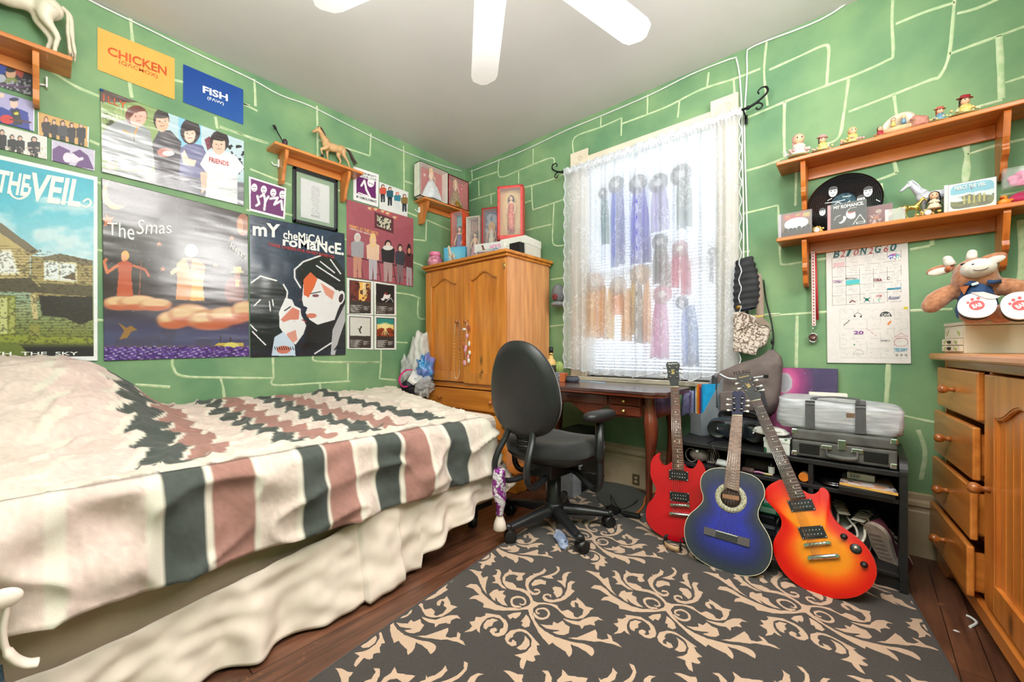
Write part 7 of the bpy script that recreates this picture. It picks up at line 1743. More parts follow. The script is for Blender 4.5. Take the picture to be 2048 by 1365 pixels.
def sneaker(label,M,col,sole,lining,lace,scale=1.0,check=False):
 """toe towards +y, heel at -y, sole at z 0"""
 t=thing('sneaker',label,'shoe',M.translation,0,'sneakers in the shelf unit');del t['group']
 S=Matrix.Diagonal((scale,scale,scale,1));L=[(0,-.128),(.03,-.12),(.036,-.08),(.033,-.02),(.042,.05),(.044,.085),(.033,.125),(0,.143),(-.034,.125),(-.044,.085),(-.04,.05),(-.032,-.02),(-.035,-.08),(-.03,-.12)]
 o=[(v.x,v.y)for v in smooth_path([(a,b,0)for a,b in L],4,True)]
 m=MB(M@S);m.prism(o,0,.024,0,smooth=True);s_=m.build('sole',sole,t,bevel=.004)
 m=MB(M@S)
 for k in range(9):m.box(-.022,.022,-.09+k*.022,-.09+k*.022+.011,-.0018,.0005)
 m.build('tread',pm('tread_rubber',(150,128,118),rough=.7),s_)['kind']='stuff'
 P=[]
 for v in[k/10 for k in range(11)]:
  row=[]
  for x,y in o+[o[0]]:
   back=max(0,min(1,(.03-y)/.10));top=.062+.028*back;z=.02+(top-.02)*v
   k_=1-.06*v-(.62*v**2.2)*(1-back)
   ky=1-.05*v-.04*v*(1-back)
   row.append((x*k_,y*ky,z+(.008*(1-back)*v)))
  P.append(row)
 m=MB(M@S);m.grid(P);m.build('upper',col,t,solid=.002)
 m=MB(M@S);m.tube([(x*.94,y*.95,z)for x,y,z in[r for r in P[-1]if r[1]<.03][:60]],.0045,8);m.build('collar',lining,t)
 m=MB(M@S);m.grid([[(x,y,z)for x in(-.02,-.01,0,.01,.02)]for y,z in((.09,.062),(.05,.078),(.01,.094),(-.02,.112))]);m.build('tongue',lining,t,solid=.003)
 m=MB(M@S)
 for k in range(4):yy=.075-k*.022;zz=.072+k*.0085;m.tube(smooth_path([(-.024,yy,zz-.004),(0,yy+.004,zz+.006),(.024,yy,zz-.004)],3),.0028,6)
 if scale>1:m.tube(smooth_path([(0,.01,.104),(.03,.0,.118),(.035,-.03,.108),(.01,-.02,.106)],4),.002,6)
 m.build('lace',lace,t);return t
plaid=pm('black_checked_canvas',(34,38,42),rough=.8,c2=(72,80,84),scale=90,stretch=(1,1,4),lo=.52,hi=.6)
offw=pm('off_white_lining',(208,200,188),rough=.7);lace=pm('beige_lace',(150,132,114),rough=.8)
sn=Matrix.Translation((2.845,-.375,.158))@Euler((.45,0,PI-.25)).to_matrix().to_4x4()
def shoeM(px,py,dep,rx,ry,rz_):q=BW(px,py,dep);return Matrix.Translation(q)@Euler((rx,ry,rz_)).to_matrix().to_4x4()
sneaker('black checked sneaker with white lining, left of the pair',shoeM(1680,1055,.33,.55,.0,.25),plaid,offw,offw,lace)
sneaker('black checked sneaker with long beige laces, right of the pair',shoeM(1726,1078,.34,.50,.0,-.25),plaid,offw,offw,lace,1.08)
sneaker('sneaker turned on its side showing beige tread sole',shoeM(1768,1108,.40,1.15,.15,2.65),pm('maroon_canvas',(88,34,48),rough=.8),pm('beige_rubber',(176,158,146),rough=.6),offw,lace,.95)
m=MB();blobby(m,(2.90,-.25,.115),(.11,.09,.035),5,.2);tag(m.build('dark_shoes',pm('dark_maroon_fabric',(50,26,34),rough=.8)),'dark maroon shoe shape behind the checked pair','shoe')
gx=BW(1536,1010,.40)
x0b=xd-.335
y_=-.43
for i,(h,c,lab,w_)in enumerate(((.030,(60,62,70),'dark grey thick book, lowest of the pile behind guitars',.20),(.022,(150,156,166),'pale grey book in the pile behind guitars',.19),(.028,(40,42,48),'black book just below the green binder pile',.20),(.020,(98,104,116),'slate grey book in the pile under the binder',.19))):
 z_=zb+sum((.030,.022,.028,.020)[:i]);t=thing('book',lab,'book',(x0b+.10,-.36,z_),0,'books piled behind the guitars');del t['group']
 bxm(x0b,x0b+w_,y_,-.20,z_+.002,z_+h-.002,'pages',whitec,t,0);
 m=MB();m.box(x0b-.002,x0b+w_+.002,y_-.003,-.198,z_,z_+.002);m.box(x0b-.002,x0b+w_+.002,y_-.003,-.198,z_+h-.002,z_+h);m.box(x0b-.002,x0b+w_+.002,y_-.003,y_,z_,z_+h);m.build('cover',pm('book_tone_%d'%i,c,rough=.45),t)
zt2=zb+.100
t=thing('binder','emerald green binder on the book pile behind the guitars','binder',(x0b+.1,-.34,zt2))
bxm(x0b-.005,x0b+.21,y_-.01,-.2,zt2,zt2+.045,'cover',pm('emerald_plastic',(10,120,72),rough=.25),t,.006)
bxm(x0b+.0,x0b+.20,y_-.012,y_-.01,zt2+.01,zt2+.035,'spine_label',pm('pale_green_label',(150,196,170),rough=.5),t,0)
m=MB(rotm(0,0,.2,(x0b+.08,-.32,zt2+.046)));m.box(-.09,.09,-.11,.11,0,.012);tag(m.build('notebook',pm('white_notebook',(206,212,216),rough=.5),bevel=.001),'white notebook lying on top of the green binder','notebook')
# ==== pine dresser at the right
pineD={a:pine('dresser_pine_'+a,(214,132,58),(180,96,34),a,rough=.28,coat=.4,scale=.8)for a in 'xyz'}
DU=Vector((.088,-.9961,0));DN=Vector((-.9961,-.088,0));DO=Vector((3.206,-.062,0))
DM=Matrix(((DU.x,-DN.x,0,DO.x),(DU.y,-DN.y,0,DO.y),(0,0,1,0),(0,0,0,1)))
DR=thing('dresser','orange pine dresser with four half open drawers and arched door','dresser',(3.4,-.6,0))
DL,DD=1.12,.47
def dbox(a,b,c,d,e,f,nm,mt,par,bv=.003):m=MB(DM);m.box(a,b,c,d,e,f);return m.build(nm,mt,par,bevel=bv)
dbox(-.035,DL+.03,-.045,DD+.0,.915,.945,'top',pineD['y'],DR,.009)
dbox(0,.02,0,DD,.06,.915,'side_panel',pineD['z'],DR);dbox(DL-.02,DL,0,DD,.06,.915,'side_panel',pineD['z'],DR)
dbox(.02,DL-.02,DD-.012,DD,.08,.915,'back_panel',pineD['z'],DR,0)
sD=.555
dbox(.02,DL-.02,.0,.022,.884,.915,'top_rail',pineD['y'],DR);dbox(sD-.012,sD+.012,0,DD-.012,.11,.884,'partition',pineD['z'],DR)
dbox(.02,DL-.02,.004,DD-.012,.095,.11,'bottom_board',pineD['y'],DR)
for z in(.706,.504,.298):dbox(.02,sD-.012,.004,.03,z-.006,z+.006,'drawer_rail',pineD['y'],DR,0)
def plinth(x0,x1,ym,nm):
 P=[(x0,.098),(x0,0),(x0+.13,0)]
 for k in range(13):
  u=k/12;P.append((x0+.13+.11*u,.052*(.5-.5*math.cos(PI*u))))
 for k in range(13):
  u=k/12;P.append((x1-.24+.11*u,.052*(.5+.5*math.cos(PI*u))))
 P+=[(x1-.13,0),(x1,0),(x1,.098)]
 m=MB(DM@Matrix(((1,0,0,0),(0,0,1,0),(0,1,0,0),(0,0,0,1))));m.prism(P,ym,ym+.02);return m.build(nm,pineD['y'],DR,bevel=.003)
plinth(-.012,DL+.01,-.022,'plinth')
dbox(-.012,.008,-.002,DD,0,.098,'side_plinth',pineD['y'],DR);dbox(DL-.01,DL+.01,-.002,DD,0,.098,'side_plinth',pineD['y'],DR)
for i,(z0,z1,pr)in enumerate(((.716,.883,.006),(.512,.694,.016),(.306,.488,.022),(.112,.284,.030))):
 d=dbox(.012,sD-.022,-.02-pr,-pr,z0,z1,'drawer',pineD['y'],DR,.005)
 if pr>.01:
  m=MB(DM);m.box(.03,.042,-pr,.36,z0+.015,z1-.025);m.box(sD-.05,sD-.038,-pr,.36,z0+.015,z1-.025);m.box(.03,sD-.038,.35,.36,z0+.015,z1-.025);m.box(.03,sD-.038,-pr,.36,z0+.015,z0+.022);m.build('drawer_tray',pineD['x'],d)
 m=MB(DM);knob(m,(.27,-.02-pr,(z0+z1)/2+.004),(0,-1,0),.0175,.036);m.build('knob',knobw,d)
M_=DM@Matrix.Translation((sD+.006,-.016,0))
dd_=arched_door(M_,DL-sD-.012,.118,.878,pineD,parent=DR,st=.085,deep=.012,th=.022)
m=MB(DM);knob(m,(sD+.055,-.016,.505),(0,-1,0),.019,.038);m.build('knob',knobw,dd_)
JZ=.9455
a_=Vector((-.255,.967,0));b_=Vector((.967,.255,0));J0=Vector((3.24,-.262,JZ))
JM=Matrix(((b_.x,a_.x,0,J0.x),(b_.y,a_.y,0,J0.y),(0,0,1,J0.z),(0,0,0,1)))
crm=pm('cream_painted_box',(224,210,190),rough=.4,c2=(232,220,202),scale=4)
JB=thing('jewelry_box','cream painted jewelry box with tiny drawers standing on the dresser','jewelry box',J0)
def jb(a,b,c,d,e,f,nm,mt,par,bv=.002):m=MB(JM);m.box(a,b,c,d,e,f);return m.build(nm,mt,par,bevel=bv)
jb(0,.33,0,.155,0,.112,'body',crm,JB);jb(-.003,.333,-.003,.158,.114,.128,'lid',crm,JB,.003)
vin=pm('painted_vine',(150,168,70),rough=.5);gnk=pm('dark_metal_knob',(50,52,34),rough=.3,metal=.5)
for z0,z1,kn in((.062,.106,0),(.034,.059,1),(.008,.031,1)):
 d=jb(-.012 if kn else-.003,.0,.008,.147,z0,z1,'drawer',crm,JB,.0015)
 if kn:m=MB(JM);m.ell((-.016,.078,(z0+z1)/2),(.007,.007,.007));m.build('knob',gnk,d)
 m=MB(JM)
 for k,(y,zz,an)in enumerate(((.035,.5,.4),(.045,.6,-.5),(.115,.65,.5),(.125,.4,-.4),(.03,.35,.2))):
  x=-.0125 if kn else-.0035;m.boxc((x,y,z0+(z1-z0)*zz),(.0012,.004,.012),(an,0,0))
 m.build('painted_leaf',vin,d)['kind']='stuff'
 # ---- plush calf in dungarees
def dp(px,py,z):return CAM+ray(px,py)*z
_r=ray(1955,590);VV=Vector((-_r.x,-_r.y,0)).normalized();ZZ=Vector((0,0,1));RR=ZZ.cross(VV)
def vfr(c):return Matrix(((RR.x,ZZ.x,VV.x,c.x),(RR.y,ZZ.y,VV.y,c.y),(RR.z,ZZ.z,VV.z,c.z),(0,0,0,1)))
PD=1.60;K=PD/FPX;TH=.86
PC=dp(1955,590,PD);PM=vfr(PC);PI_=PM.inverted();KX=K*.68
def L2(px,py,z=0.0):return tuple(PI_@PLN(px,py,PC+VV*z*TH,VV))
PL=thing('plush_calf','brown plush calf toy in denim dungarees sitting on jewelry box','plush toy',dp(1955,642,PD))
furm=pm('brown_plush_fur',(196,138,104),rough=.95,c2=(160,100,66),scale=70,bmp=.5,sheen=.5,detail=6)
whf=pm('white_plush_fur',(222,216,208),rough=.95,scale=70,bmp=.35,sheen=.4,var=.03)
rustf=pm('rust_plush_patch',(168,92,44),rough=.95,scale=70,bmp=.3,sheen=.3)
denm=pm('plush_denim',(34,62,104),rough=.85,c2=(54,84,130),scale=26,bmp=.2)
m=MB(PM)
m.ell(L2(1948,551,.0),(46*KX,35*K,.072));m.ell(L2(1935,558,.02),(34*KX,28*K,.064));m.ell(L2(1968,556,.03),(30*KX,24*K,.052));m.ell(L2(1955,592,-.01),(40*KX,34*K,.06));m.ell(L2(1955,622,-.01),(46*KX,24*K,.064))
for pts,rr in(([L2(1916,578,.0),L2(1890,590,.02),L2(1872,602,.03),L2(1862,612,.035)],[.028,.034,.037,.031]),([L2(1990,572,.0),L2(2015,574,.02),L2(2040,580,.02),L2(2070,596,.02)],[.030,.034,.034,.031]),([L2(1935,632,.03),L2(1945,628,.05),L2(1952,622,.07)],[.034,.036,.038]),([L2(1985,632,.03),L2(2012,626,.05),L2(2032,618,.07)],[.034,.036,.038])):
 pp=smooth_path(pts,4);m.tube(pp,[float(np.interp(i/(len(pp)-1),np.linspace(0,1,len(rr)),rr))for i in range(len(pp))],14);m.ell(pts[-1],(rr[-1],)*3)
m.build('body',furm,PL,remesh=.006)
m=MB(PM);m.ell(L2(1956,537,.085),(36*KX,18.5*K,.047),rot=(0,0,.16));mz=m.build('muzzle',whf,PL)
m=MB(PM);m.tube(smooth_path([L2(1938,537,.128),L2(1950,541,.137),L2(1962,541,.138),L2(1974,537,.132),L2(1981,531,.12)],4),.0012,6);m.build('smile',blackm,mz)
for x,y in((1946,529),):m=MB(PM);m.ell(L2(x,y,.134),(.004,.0026,.003));m.build('nostril',blackm,mz)
m=MB(PM);m.ell(L2(1926,529,.078),(.008,.0045,.006));m.build('eye',blackm,PL)
for(x0,y0,x1,y1)in((1902,532,1895,519),(1943,520,1944,507)):
 m=MB(PM);m.tube([L2(x0,y0,0),L2((x0+x1)/2,(y0+y1)/2,0),L2(x1,y1,0)],[.017,.016,.0145],14);m.ell(L2(x1,y1,0),(.0147,.0147,.0147));m.build('horn',whf,PL)
for s,(cx,cy,rx,an)in((-1,(1881,542,32,.18)),(1,(1982,520,31,.32))):
 m=MB(PM);m.ell(L2(cx,cy-1.5,-.008),(rx*KX,10.5*K,.012),rot=(0,0,an));e=m.build('ear',furm,PL)
 m=MB(PM);m.ell(L2(cx+(-2 if s<0 else 4),cy+1.5,.006),((rx-6)*KX,7.5*K,.006),rot=(0,0,an));m.build('inner_ear',whf,e)
m=MB(PM);m.ell(L2(1896,539,.045),(8*KX,7*K,.025));m.build('cheek_patch',rustf,PL)
m=MB(PM)
P=[]
for v in range(15):
 t=v/14;y=568+68*t;hw=33+15*t-6*max(0,t-.8)/.2+(3 if t<.1 else 0);dz_=.066+.026*math.sin(PI*min(1,t+.15))
 P.append([L2(1955+(hw+1.2*math.sin(a*5+v))*math.cos(a),y+4*math.sin(a*3+v*.8)*.25,dz_*math.sin(a)+.002)for a in[2*PI*k/40 for k in range(41)]])
m.grid(P);ov=m.build('dungarees',denm,PL)
m=MB(PM);m.grid([[L2(1915,572,.062),L2(1915,566,.06)],[L2(1935,571,.088),L2(1937,562,.086)],[L2(1950,573,.094),L2(1953,563,.092)]]);m.build('shoulder_strap',denm,ov,solid=.004)
m=MB(PM);m.grid([[L2(1975,568,.086),L2(1975,560,.084)],[L2(1990,568,.074),L2(1992,561,.07)],[L2(2002,566,.05),L2(2002,559,.046)]]);m.build('shoulder_strap',denm,ov,solid=.004)
m=MB(PM);m.boxc(L2(1950,568,.099),(.018,.009,.003),(0,0,.35));m.build('strap_buckle',chrome,ov)
m=MB(PM);m.pl3([L2(1918,574,.066),L2(1939,571,.086),L2(1928,590,.088)],.004,(0,0,1));m.build('chest_patch',rustf,PL)
bab=pm('coral_logo_ink',(206,76,80),rough=.5)
for cx,cy,rx,ry,tilt,nm in((1953.5,611,36.5,24.5,-.10,''),(2041,611,34,26,.1,'')):
 A=PM@Matrix.Translation(L2(cx,cy,.150))@Euler((-.25,.06,tilt)).to_matrix().to_4x4()
 m=MB(A);o=superell(rx*KX,ry*K,2.2,40)
 m.prism(o,-.009,.0,0,smooth=True);sh=m.build('shoe_sole',pm('white_rubber_sole',(218,220,226),rough=.5,var=.02),PL,bevel=.003)
 m=MB(A);m.prism([(x*.93,y*.93)for x,y in o],-.045,-.009,0,smooth=True);m.build('shoe_upper',pm('black_toy_shoe',(26,26,30),rough=.6),sh,bevel=.006)
 m=MB(A@Matrix.Rotation(.18,4,'Z'));m.prism(superell(14.5*KX,9.5*K,2.1,28),.0002,.0010,0);lg=m.build('paw_logo',bab,sh)
 for(qx,qy,r_)in((-17,5,2.9),(-10,11.5,3.4),(1,14,3.4)):m=MB(A);m.prism([(qx*KX+r_*KX*math.cos(a),qy*K+r_*.85*K*math.sin(a))for a in[2*PI*k/14 for k in range(14)]],.0002,.0010);m.build('paw_toe',bab,lg)
 B_=A@Matrix.Rotation(.45,4,'Z')
 Q=[B_@Vector((x*KX,y*K,.0012))for x,y in((-9,-4.5),(9,-4.5),(9,3.5),(-9,3.5))]
 lettering('BAB',Q,(A.to_3x3()@Vector((0,0,1))),inkw,lg,.03,.0003,.0002)
 if cx<2000:m=MB(A);m.pl3([(-.03+.01,.05,.001),(.012,.052,.001),(.055,.034,.001),(.040,.024,.001),(.020,.026,.001)],.002,(0,0,1));m.build('shop_tag',pm('pale_pink_tag',(226,196,196),rough=.5),sh)
 # ==== upper shelf figurines
sk=MATS['doll_skin']
FT={1597:270,1645:274,1705:256,1760:254,1880:217,1930:195}
def figurine(label,px,dep,h,hair,dress,hat=None,base=((226,206,150),(232,190,180)),bw=.04,rz=.3,extra=None):
 dep=.148;x=BW(px,300,dep).x;loc=(x,-dep,SU+.0003);H_=BW(px,FT[px],dep).z-SU;h=.058;sc_=H_/(h*.98)
 t=thing('girl_figurine',label,'figurine',loc,rz,None,local=True);r=random.Random(px);t.scale=(sc_,sc_,sc_);bw=min(bw,.036)
 m=MB();m.ell((0,0,.004),(bw,.018,.0045));m.build('base',pm('green_brown_base',(150,140,96),rough=.6),t)
 m=MB();m.lathe([(0,.003),(.016,.003),(.017,.010),(.012,.024+h*.12),(.006,h*.55),(.004,h*.62),(0,h*.62)],14)
 for q in(-1,1):m.tube([(q*.006,-.002,h*.56),(q*.011,-.007,h*.42),(q*.006,-.012,h*.36)],.0028,8)
 m.build('dress',dress,t)
 m=MB();m.ell((0,-.001,h*.78),(.0115,.0115,.0125));m.cyl((0,0,h*.58),(0,0,h*.7),.004)
 for q in(-1,1):m.ell((q*.0045,-.0115,h*.79),(.0016,.001,.0022),8,6,1)
 m.build('head',[sk,blackm],t)
 m=MB();m.ell((0,.0028,h*.82),(.0132,.0125,.0128));m.ell((0,.007,h*.66),(.012,.007,.014));m.build('hair',hair,t)
 if hat:m=MB(rotm(.25,.1,0,(0,.002,h*.93)));m.lathe([(0,0),(.019,0),(.0195,.0015),(.012,.004),(.011,.010),(0,.012)],18);m.build('hat',hat,t)
 m=MB()
 for k in range(22):
  a=r.random()*2*PI;rr=r.random()**.5;m.ell((bw*.95*rr*math.cos(a),.016*rr*math.sin(a)-.002,.009+.010*r.random()),(.0042,)*3,7,5,k%2)
 f=m.build('flowers',[pm('petal_%d'%(sum(base[0])%97),base[0],rough=.5),pm('petal_%d'%(sum(base[1])%97+100),base[1],rough=.5)],t);f['kind']='stuff'
 return t
yel=pm('pale_yellow_glaze',(226,204,120),rough=.35);pnk=pm('pink_glaze',(222,160,160),rough=.35);blu=pm('blue_glaze',(110,150,176),rough=.35);redgl=pm('red_glaze',(170,44,56),rough=.35);wgl=pm('white_glaze',(222,212,200),rough=.35)
figurine('girl figurine with pink hair on white horse, leftmost on upper shelf',1597,.10,.058,pnk,wgl,None,((226,206,196),(222,170,170)),.022,.3)
horse('horse_figurine','small white horse figurine at left end of the upper shelf',(BW(1578,330,.15).x,-.150,SU),PI+.5,.036,wgl,wgl,wgl,'prance')
m=MB();q=BW(1592,285,.11);m.boxc((q.x,-.11,SU+.074),(.03,.002,.034));m.cyl((q.x,-.11,SU),(q.x,-.11,SU+.06),.0015);tag(m.build('picture_card',whitec),'tiny white card standing behind the white horse figurine','card')
figurine('black haired girl figurine in yellow dress with pink hat and flower bed',1645,.12,.055,black_h,yel,pnk,rz=.3)
figurine('blond girl figurine in pale yellow with wide flower base',1705,.12,.060,gold_h,yel,None,((226,196,130),(222,160,160)),.045)
figurine('figurine in red dress leaning left beside the shell plaque',1760,.12,.045,brown_h,redgl,None,((200,120,90),(190,80,90)),.03)
t=thing('shell_plaque','oval pearly shell with two little figures in middle of upper shelf','figurine',BW(1797,300,.1),0)
q=BW(1797,262,.13);m=MB(Matrix.Translation((q.x,-.125,SU+.050))@Euler((.2,-.35,0)).to_matrix().to_4x4());m.ell((0,.004,0),(.060,.006,.042));m.build('shell',pm('pearly_beige',(206,184,160),rough=.25,coat=.5),t)
for dx,mt in((-.018,yel),(.016,blu)):
 m=MB();m.lathe([(0,0),(.010,0),(.006,.022),(0,.024)],12,0,Matrix.Translation((q.x+dx,-.145,SU+.034)));f=m.build('dress',mt,t)
 m=MB();m.ell((q.x+dx,-.145,SU+.064),(.008,)*3);m.build('head',sk,f);m=MB();m.ell((q.x+dx,-.141,SU+.067),(.0088,)*3);m.build('hair',brown_h if dx<0 else gold_h,f)
m=MB();m.ell((q.x,-.140,SU+.017),(.06,.022,.017));m.build('base',pm('tan_scalloped_base',(206,170,130),rough=.5),t)
m=MB();q=BW(1838,265,.14);blobby(m,(q.x,-.14,SU+.024),(.036,.022,.026),3,.4);blobby(m,(q.x-.012,-.135,SU+.048),(.014,.014,.014),5,.3)
tag(m.build('rock_figurine',pm('brown_pink_glaze',(160,120,90),rough=.5,c2=(206,130,124),scale=60)),'low brown and pink mound figurine right of the shell plaque','figurine')
figurine('auburn haired girl figurine with wide pink red hat and blue skirt',1880,.12,.058,red_h,blu,pm('coral_glaze',(206,110,90),rough=.35),((226,206,140),(206,190,190)),.05)
figurine('brown haired girl figurine in bright yellow, highest above flowers, rightmost',1930,.12,.072,brown_h,yel,redgl,((222,170,160),(232,226,190)),.055)
# ==== lower shelf
LZ=SL_+.0003
cx_=BW(1687,420,.045).x;rc=(cx_,-.042,LZ+.152)
t=thing('vinyl_record','black vinyl record with white cut-out faces leaning on wall','record',(cx_,-.04,LZ))
A=Matrix.Translation(rc)@Euler((PI/2-.06,0,0)).to_matrix().to_4x4()
m=MB(A);m.lathe([(0,0),(.150,0),(.1505,.001),(.150,.0025),(0,.0025)],72);m.build('disc',pm('black_vinyl',(16,16,18),rough=.25,coat=.3),t)
m=MB(A)
for r_ in[.055+k*.0078 for k in range(12)]:m.tube([(r_*math.cos(a),r_*math.sin(a),.0026)for a in[2*PI*k/64 for k in range(64)]],.0006,4,0,True,True)
m.build('groove',pm('vinyl_groove',(36,36,40),rough=.2),t)['kind']='stuff'
m=MB(A);m.lathe([(0,.0026),(.05,.0026),(.05,.0031),(0,.0031)],40);m.build('centre_label',pm('blue_grey_label',(44,70,84),rough=.4,c2=(90,120,132),scale=70),t)
def rp(px,py):q=PLN(px,py,rc,(0,-1,0));l=A.inverted()@q;return(l.x,l.y)
def cut(px,lines,w=.0045):
 m=MB(A)
 for ln in lines:
  pp=smooth_path([(*rp(*c),.0034)for c in ln],4);L=[]
  for i,p in enumerate(pp):
   s_=(pp[min(i+1,len(pp)-1)]-pp[max(i-1,0)]).normalized().cross(Vector((0,0,1)));L.append([p-s_*w/2,p+s_*w/2])
  m.grid(L)
 return m.build('cut_out',inkw,t)
def face(cx,cy,r_):
 m=MB(A);x,y=rp(cx,cy);k=.0023*r_/10
 m.prism([(x+8*k*math.cos(a)*1.0,y+12*k*math.sin(a))for a in[2*PI*i/20 for i in range(20)]],.0028,.0036);f=m.build('cut_out',inkw,t)
 m=MB(A)
 for q in(-1,1):m.prism([(x+q*3.4*k+2.2*k*math.cos(a),y+2*k+1.2*k*math.sin(a))for a in[2*PI*i/10 for i in range(10)]],.0036,.0041)
 m.prism([(x-3*k,y-5.4*k),(x+3*k,y-5.4*k),(x+2*k,y-6.8*k),(x-2*k,y-6.8*k)],.0036,.0041);m.prism([(x+9*k*math.cos(a),y+5*k+8.5*k*math.sin(a))for a in[PI*i/12 for i in range(13)]],.0036,.0041);m.build('dark_detail',blackm,f)
face(1666,384,9.5);face(1736,384,9);face(1645,425,7);face(1722,400,8)
cut(0,[[(1650,407),(1672,404),(1690,400)],[(1655,402),(1664,397)],[(1685,394),(1702,392)],[(1752,400),(1760,404)],[(1668,412),(1676,405),(1688,410),(1700,402)]],.003)
def cd(pxl,pxr,pyt,dep,label,fn,spine=(200,200,204),lean=.0,tilt=0,th=.010,art=True,zt=None):
 xl=BW(pxl,430,dep).x;xr=BW(pxr,430,dep).x;z1=BW((pxl+pxr)/2,pyt,dep).z if zt is None else zt
 w_,h_=xr-xl,z1-LZ
 t=thing('music_case',label,'music case',((xl+xr)/2,-dep,LZ),tilt,None,local=True)
 R_=rotm(-lean,0,0)
 m=MB(R_);m.box(-w_/2,w_/2,0,th,0,h_);m.build('tray',pm('case_tray',(70,70,76),rough=.3)if art else glassy('clear_acrylic',alpha=.25),t,bevel=.001)
 Rb=R_
 q=[R_@Vector(v)for v in((-w_/2+.013,0,h_-.002),(w_/2-.002,0,h_-.002),(w_/2-.002,0,.002),(-w_/2+.013,0,.002))]
 if art:sheet('cover_print',q,R_.to_3x3()@Vector((0,-1,0)),.0016,fn,satin,t,photo=False,off=.0003,th=.0005)
 m=MB(R_);m.box(-w_/2,-w_/2+.012,-.0015,0,0,h_);m.build('spine_strip',pm('spine_%d'%spine[0],spine,rough=.3),t)
 m=MB(R_);m.box(-w_/2,w_/2,-.0028,-.0018,0,h_);m.build('clear_lid',glassy('case_lid',alpha=.05,rough=.03),t)
 return t,w_,h_
def f_(p):p.mix(np.ones(len(p.X)),(110,92,84));p.rect(.08,.08,.94,.26,(176,150,84));p.mix((fbm(p.X*9,p.Y*9,3)>.55)&(p.Y<.3),(170,80,84));p.ell(.5,.48,.40,.24,(206,212,220));[p.ell(x,.72+.04*math.sin(x*20),.07,.09,(34,32,36))for x in(.15,.32,.45,.6,.76,.9)];p.mix(p.Y>.78,(52,44,44))
cd(1557,1624,424,.140,'music case with dark crowd below pale screen, leftmost on lower shelf',f_,(170,160,176))
def f_(p):p.mix(np.ones(len(p.X)),(34,32,36));p.ell(.34,.66,.09,.15,(232,226,226),.5);p.ell(.58,.5,.13,.19,(232,226,226),-.3);p.ell(.6,.4,.12,.06,(196,90,90),-.2);p.ell(.24,.58,.13,.17,(34,32,36));p.ell(.62,.32,.17,.09,(34,32,36));p.line([(.64,.92),(.84,.56),(.98,.86)],.02,(226,226,226));p.line([(.1,.62),(.16,.5),(.28,.46)],.014,(226,226,226));p.line([(.46,.36),(.56,.24),(.74,.24)],.014,(226,226,226));p.rect(.74,.84,.97,.93,(232,232,232));p.rect(.76,.86,.95,.91,(30,30,30))
t_,w_,h_=cd(1655,1733,405,.150,'black music case with two pale faces in front of vinyl record',f_,(196,120,130))
lettering('MY ROMANCE.',[(-w_/2+.024,-.0035,h_-.026),(w_/2-.01,-.0035,h_-.026),(w_/2-.01,-.0035,h_-.010),(-w_/2+.024,-.0035,h_-.010)],(0,-1,0),inkw,t_,.02,.0003,.0002)
def f_(p):p.mix(np.ones(len(p.X)),(126,74,80));p.ell(.4,.3,.14,.1,(170,150,140));p.mix((fbm(p.X*9,p.Y*7,3)>.58)&(p.Y>.45),(196,170,166));p.ell(.3,.6,.12,.1,(176,110,84))
cd(1732,1786,410,.105,'dusty maroon music case behind the black one',f_,(120,80,84))
def f_(p):
 p.mix(np.ones(len(p.X)),(228,228,222));a=(np.abs(p.X-.5)/.46)**6+(np.abs(p.Y-.5)/.45)**6<1
 p.mix(a,(110,176,200));p.mix(a&(p.Y>.35+.1*fbm(p.X*5,p.Y*3,3)),(206,220,220));p.mix(a&(p.Y>.62+.06*np.sin(p.X*7)),(110,110,50));p.mix(a&(fbm(p.X*9,p.Y*12,3,4)>.52)&(p.Y>.45+.25*np.abs(p.X-.5)),(84,84,50));p.mix(a&(p.X>.3)&(p.X<.8)&(p.Y>.5)&(p.Y<.8)&(np.sin(p.X*60)>.4),(176,166,70));p.line([(.48,.2),(.5,.3)],.02,(50,60,70))
t_,w_,h_=cd(1888,1994,362,.150,'large white framed music case showing ruined houses under blue sky',f_,(206,206,206))
lettering('PIERCE THE VEIL',[(-w_/2+.03,-.0035,h_-.030),(w_/2-.03,-.0035,h_-.030),(w_/2-.03,-.0035,h_-.014),(-w_/2+.03,-.0035,h_-.014)],(0,-1,0),inkw,t_,.01,.0003,.0002)
cd(1770,1811,417,.158,'small empty clear plastic frame in front of the golden horse',None,(206,206,210),art=False)
t=thing('tan_ornament','domed tan speckled ornament behind the leftmost music case','ornament',BW(1590,440,.09))
q=BW(1590,430,.085);m=MB();blobby(m,(q.x,-.085,LZ+.066),(.038,.03,.058),8,.12);m.ell((q.x,-.085,LZ+.01),(.03,.026,.012));m.build('dome',pm('speckled_tan',(196,168,110),rough=.7,c2=(214,190,140),scale=50),t)
def flower_clock(label,px,dep,r_=.028):
 q=BW(px,450,dep);t=thing('flower_clock',label,'figurine',(q.x,-dep,LZ),0);r=random.Random(px)
 m=MB()
 for k in range(26):a=r.random()*PI;rr=r.random();m.ell((q.x+r_*rr*math.cos(a)*1.3,-dep+.008*(r.random()-.5),LZ+.006+.026*rr*math.sin(a)),(.005,)*3,7,5,k%2)
 m.build('flowers',[yel,pm('ochre_glaze',(190,140,80),rough=.4)],t)['kind']='stuff'
 m=MB();m.lathe([(0,0),(.011,0),(.012,.002),(.010,.004),(0,.004)],20,0,Matrix.Translation((q.x-.004,-dep-.010,LZ+.013))@Euler((PI/2,0,0)).to_matrix().to_4x4());m.build('dial',wgl,t);return q
flower_clock('tiny flower figurine with round dial left of black music case',1636,.135);q=flower_clock('tiny flower figurine with round dial below dark haired girl',1858,.14,.034)
t=thing('girl_figurine','black haired girl figurine in cream dress left of framed case','figurine',BW(1868,410,.12),0)
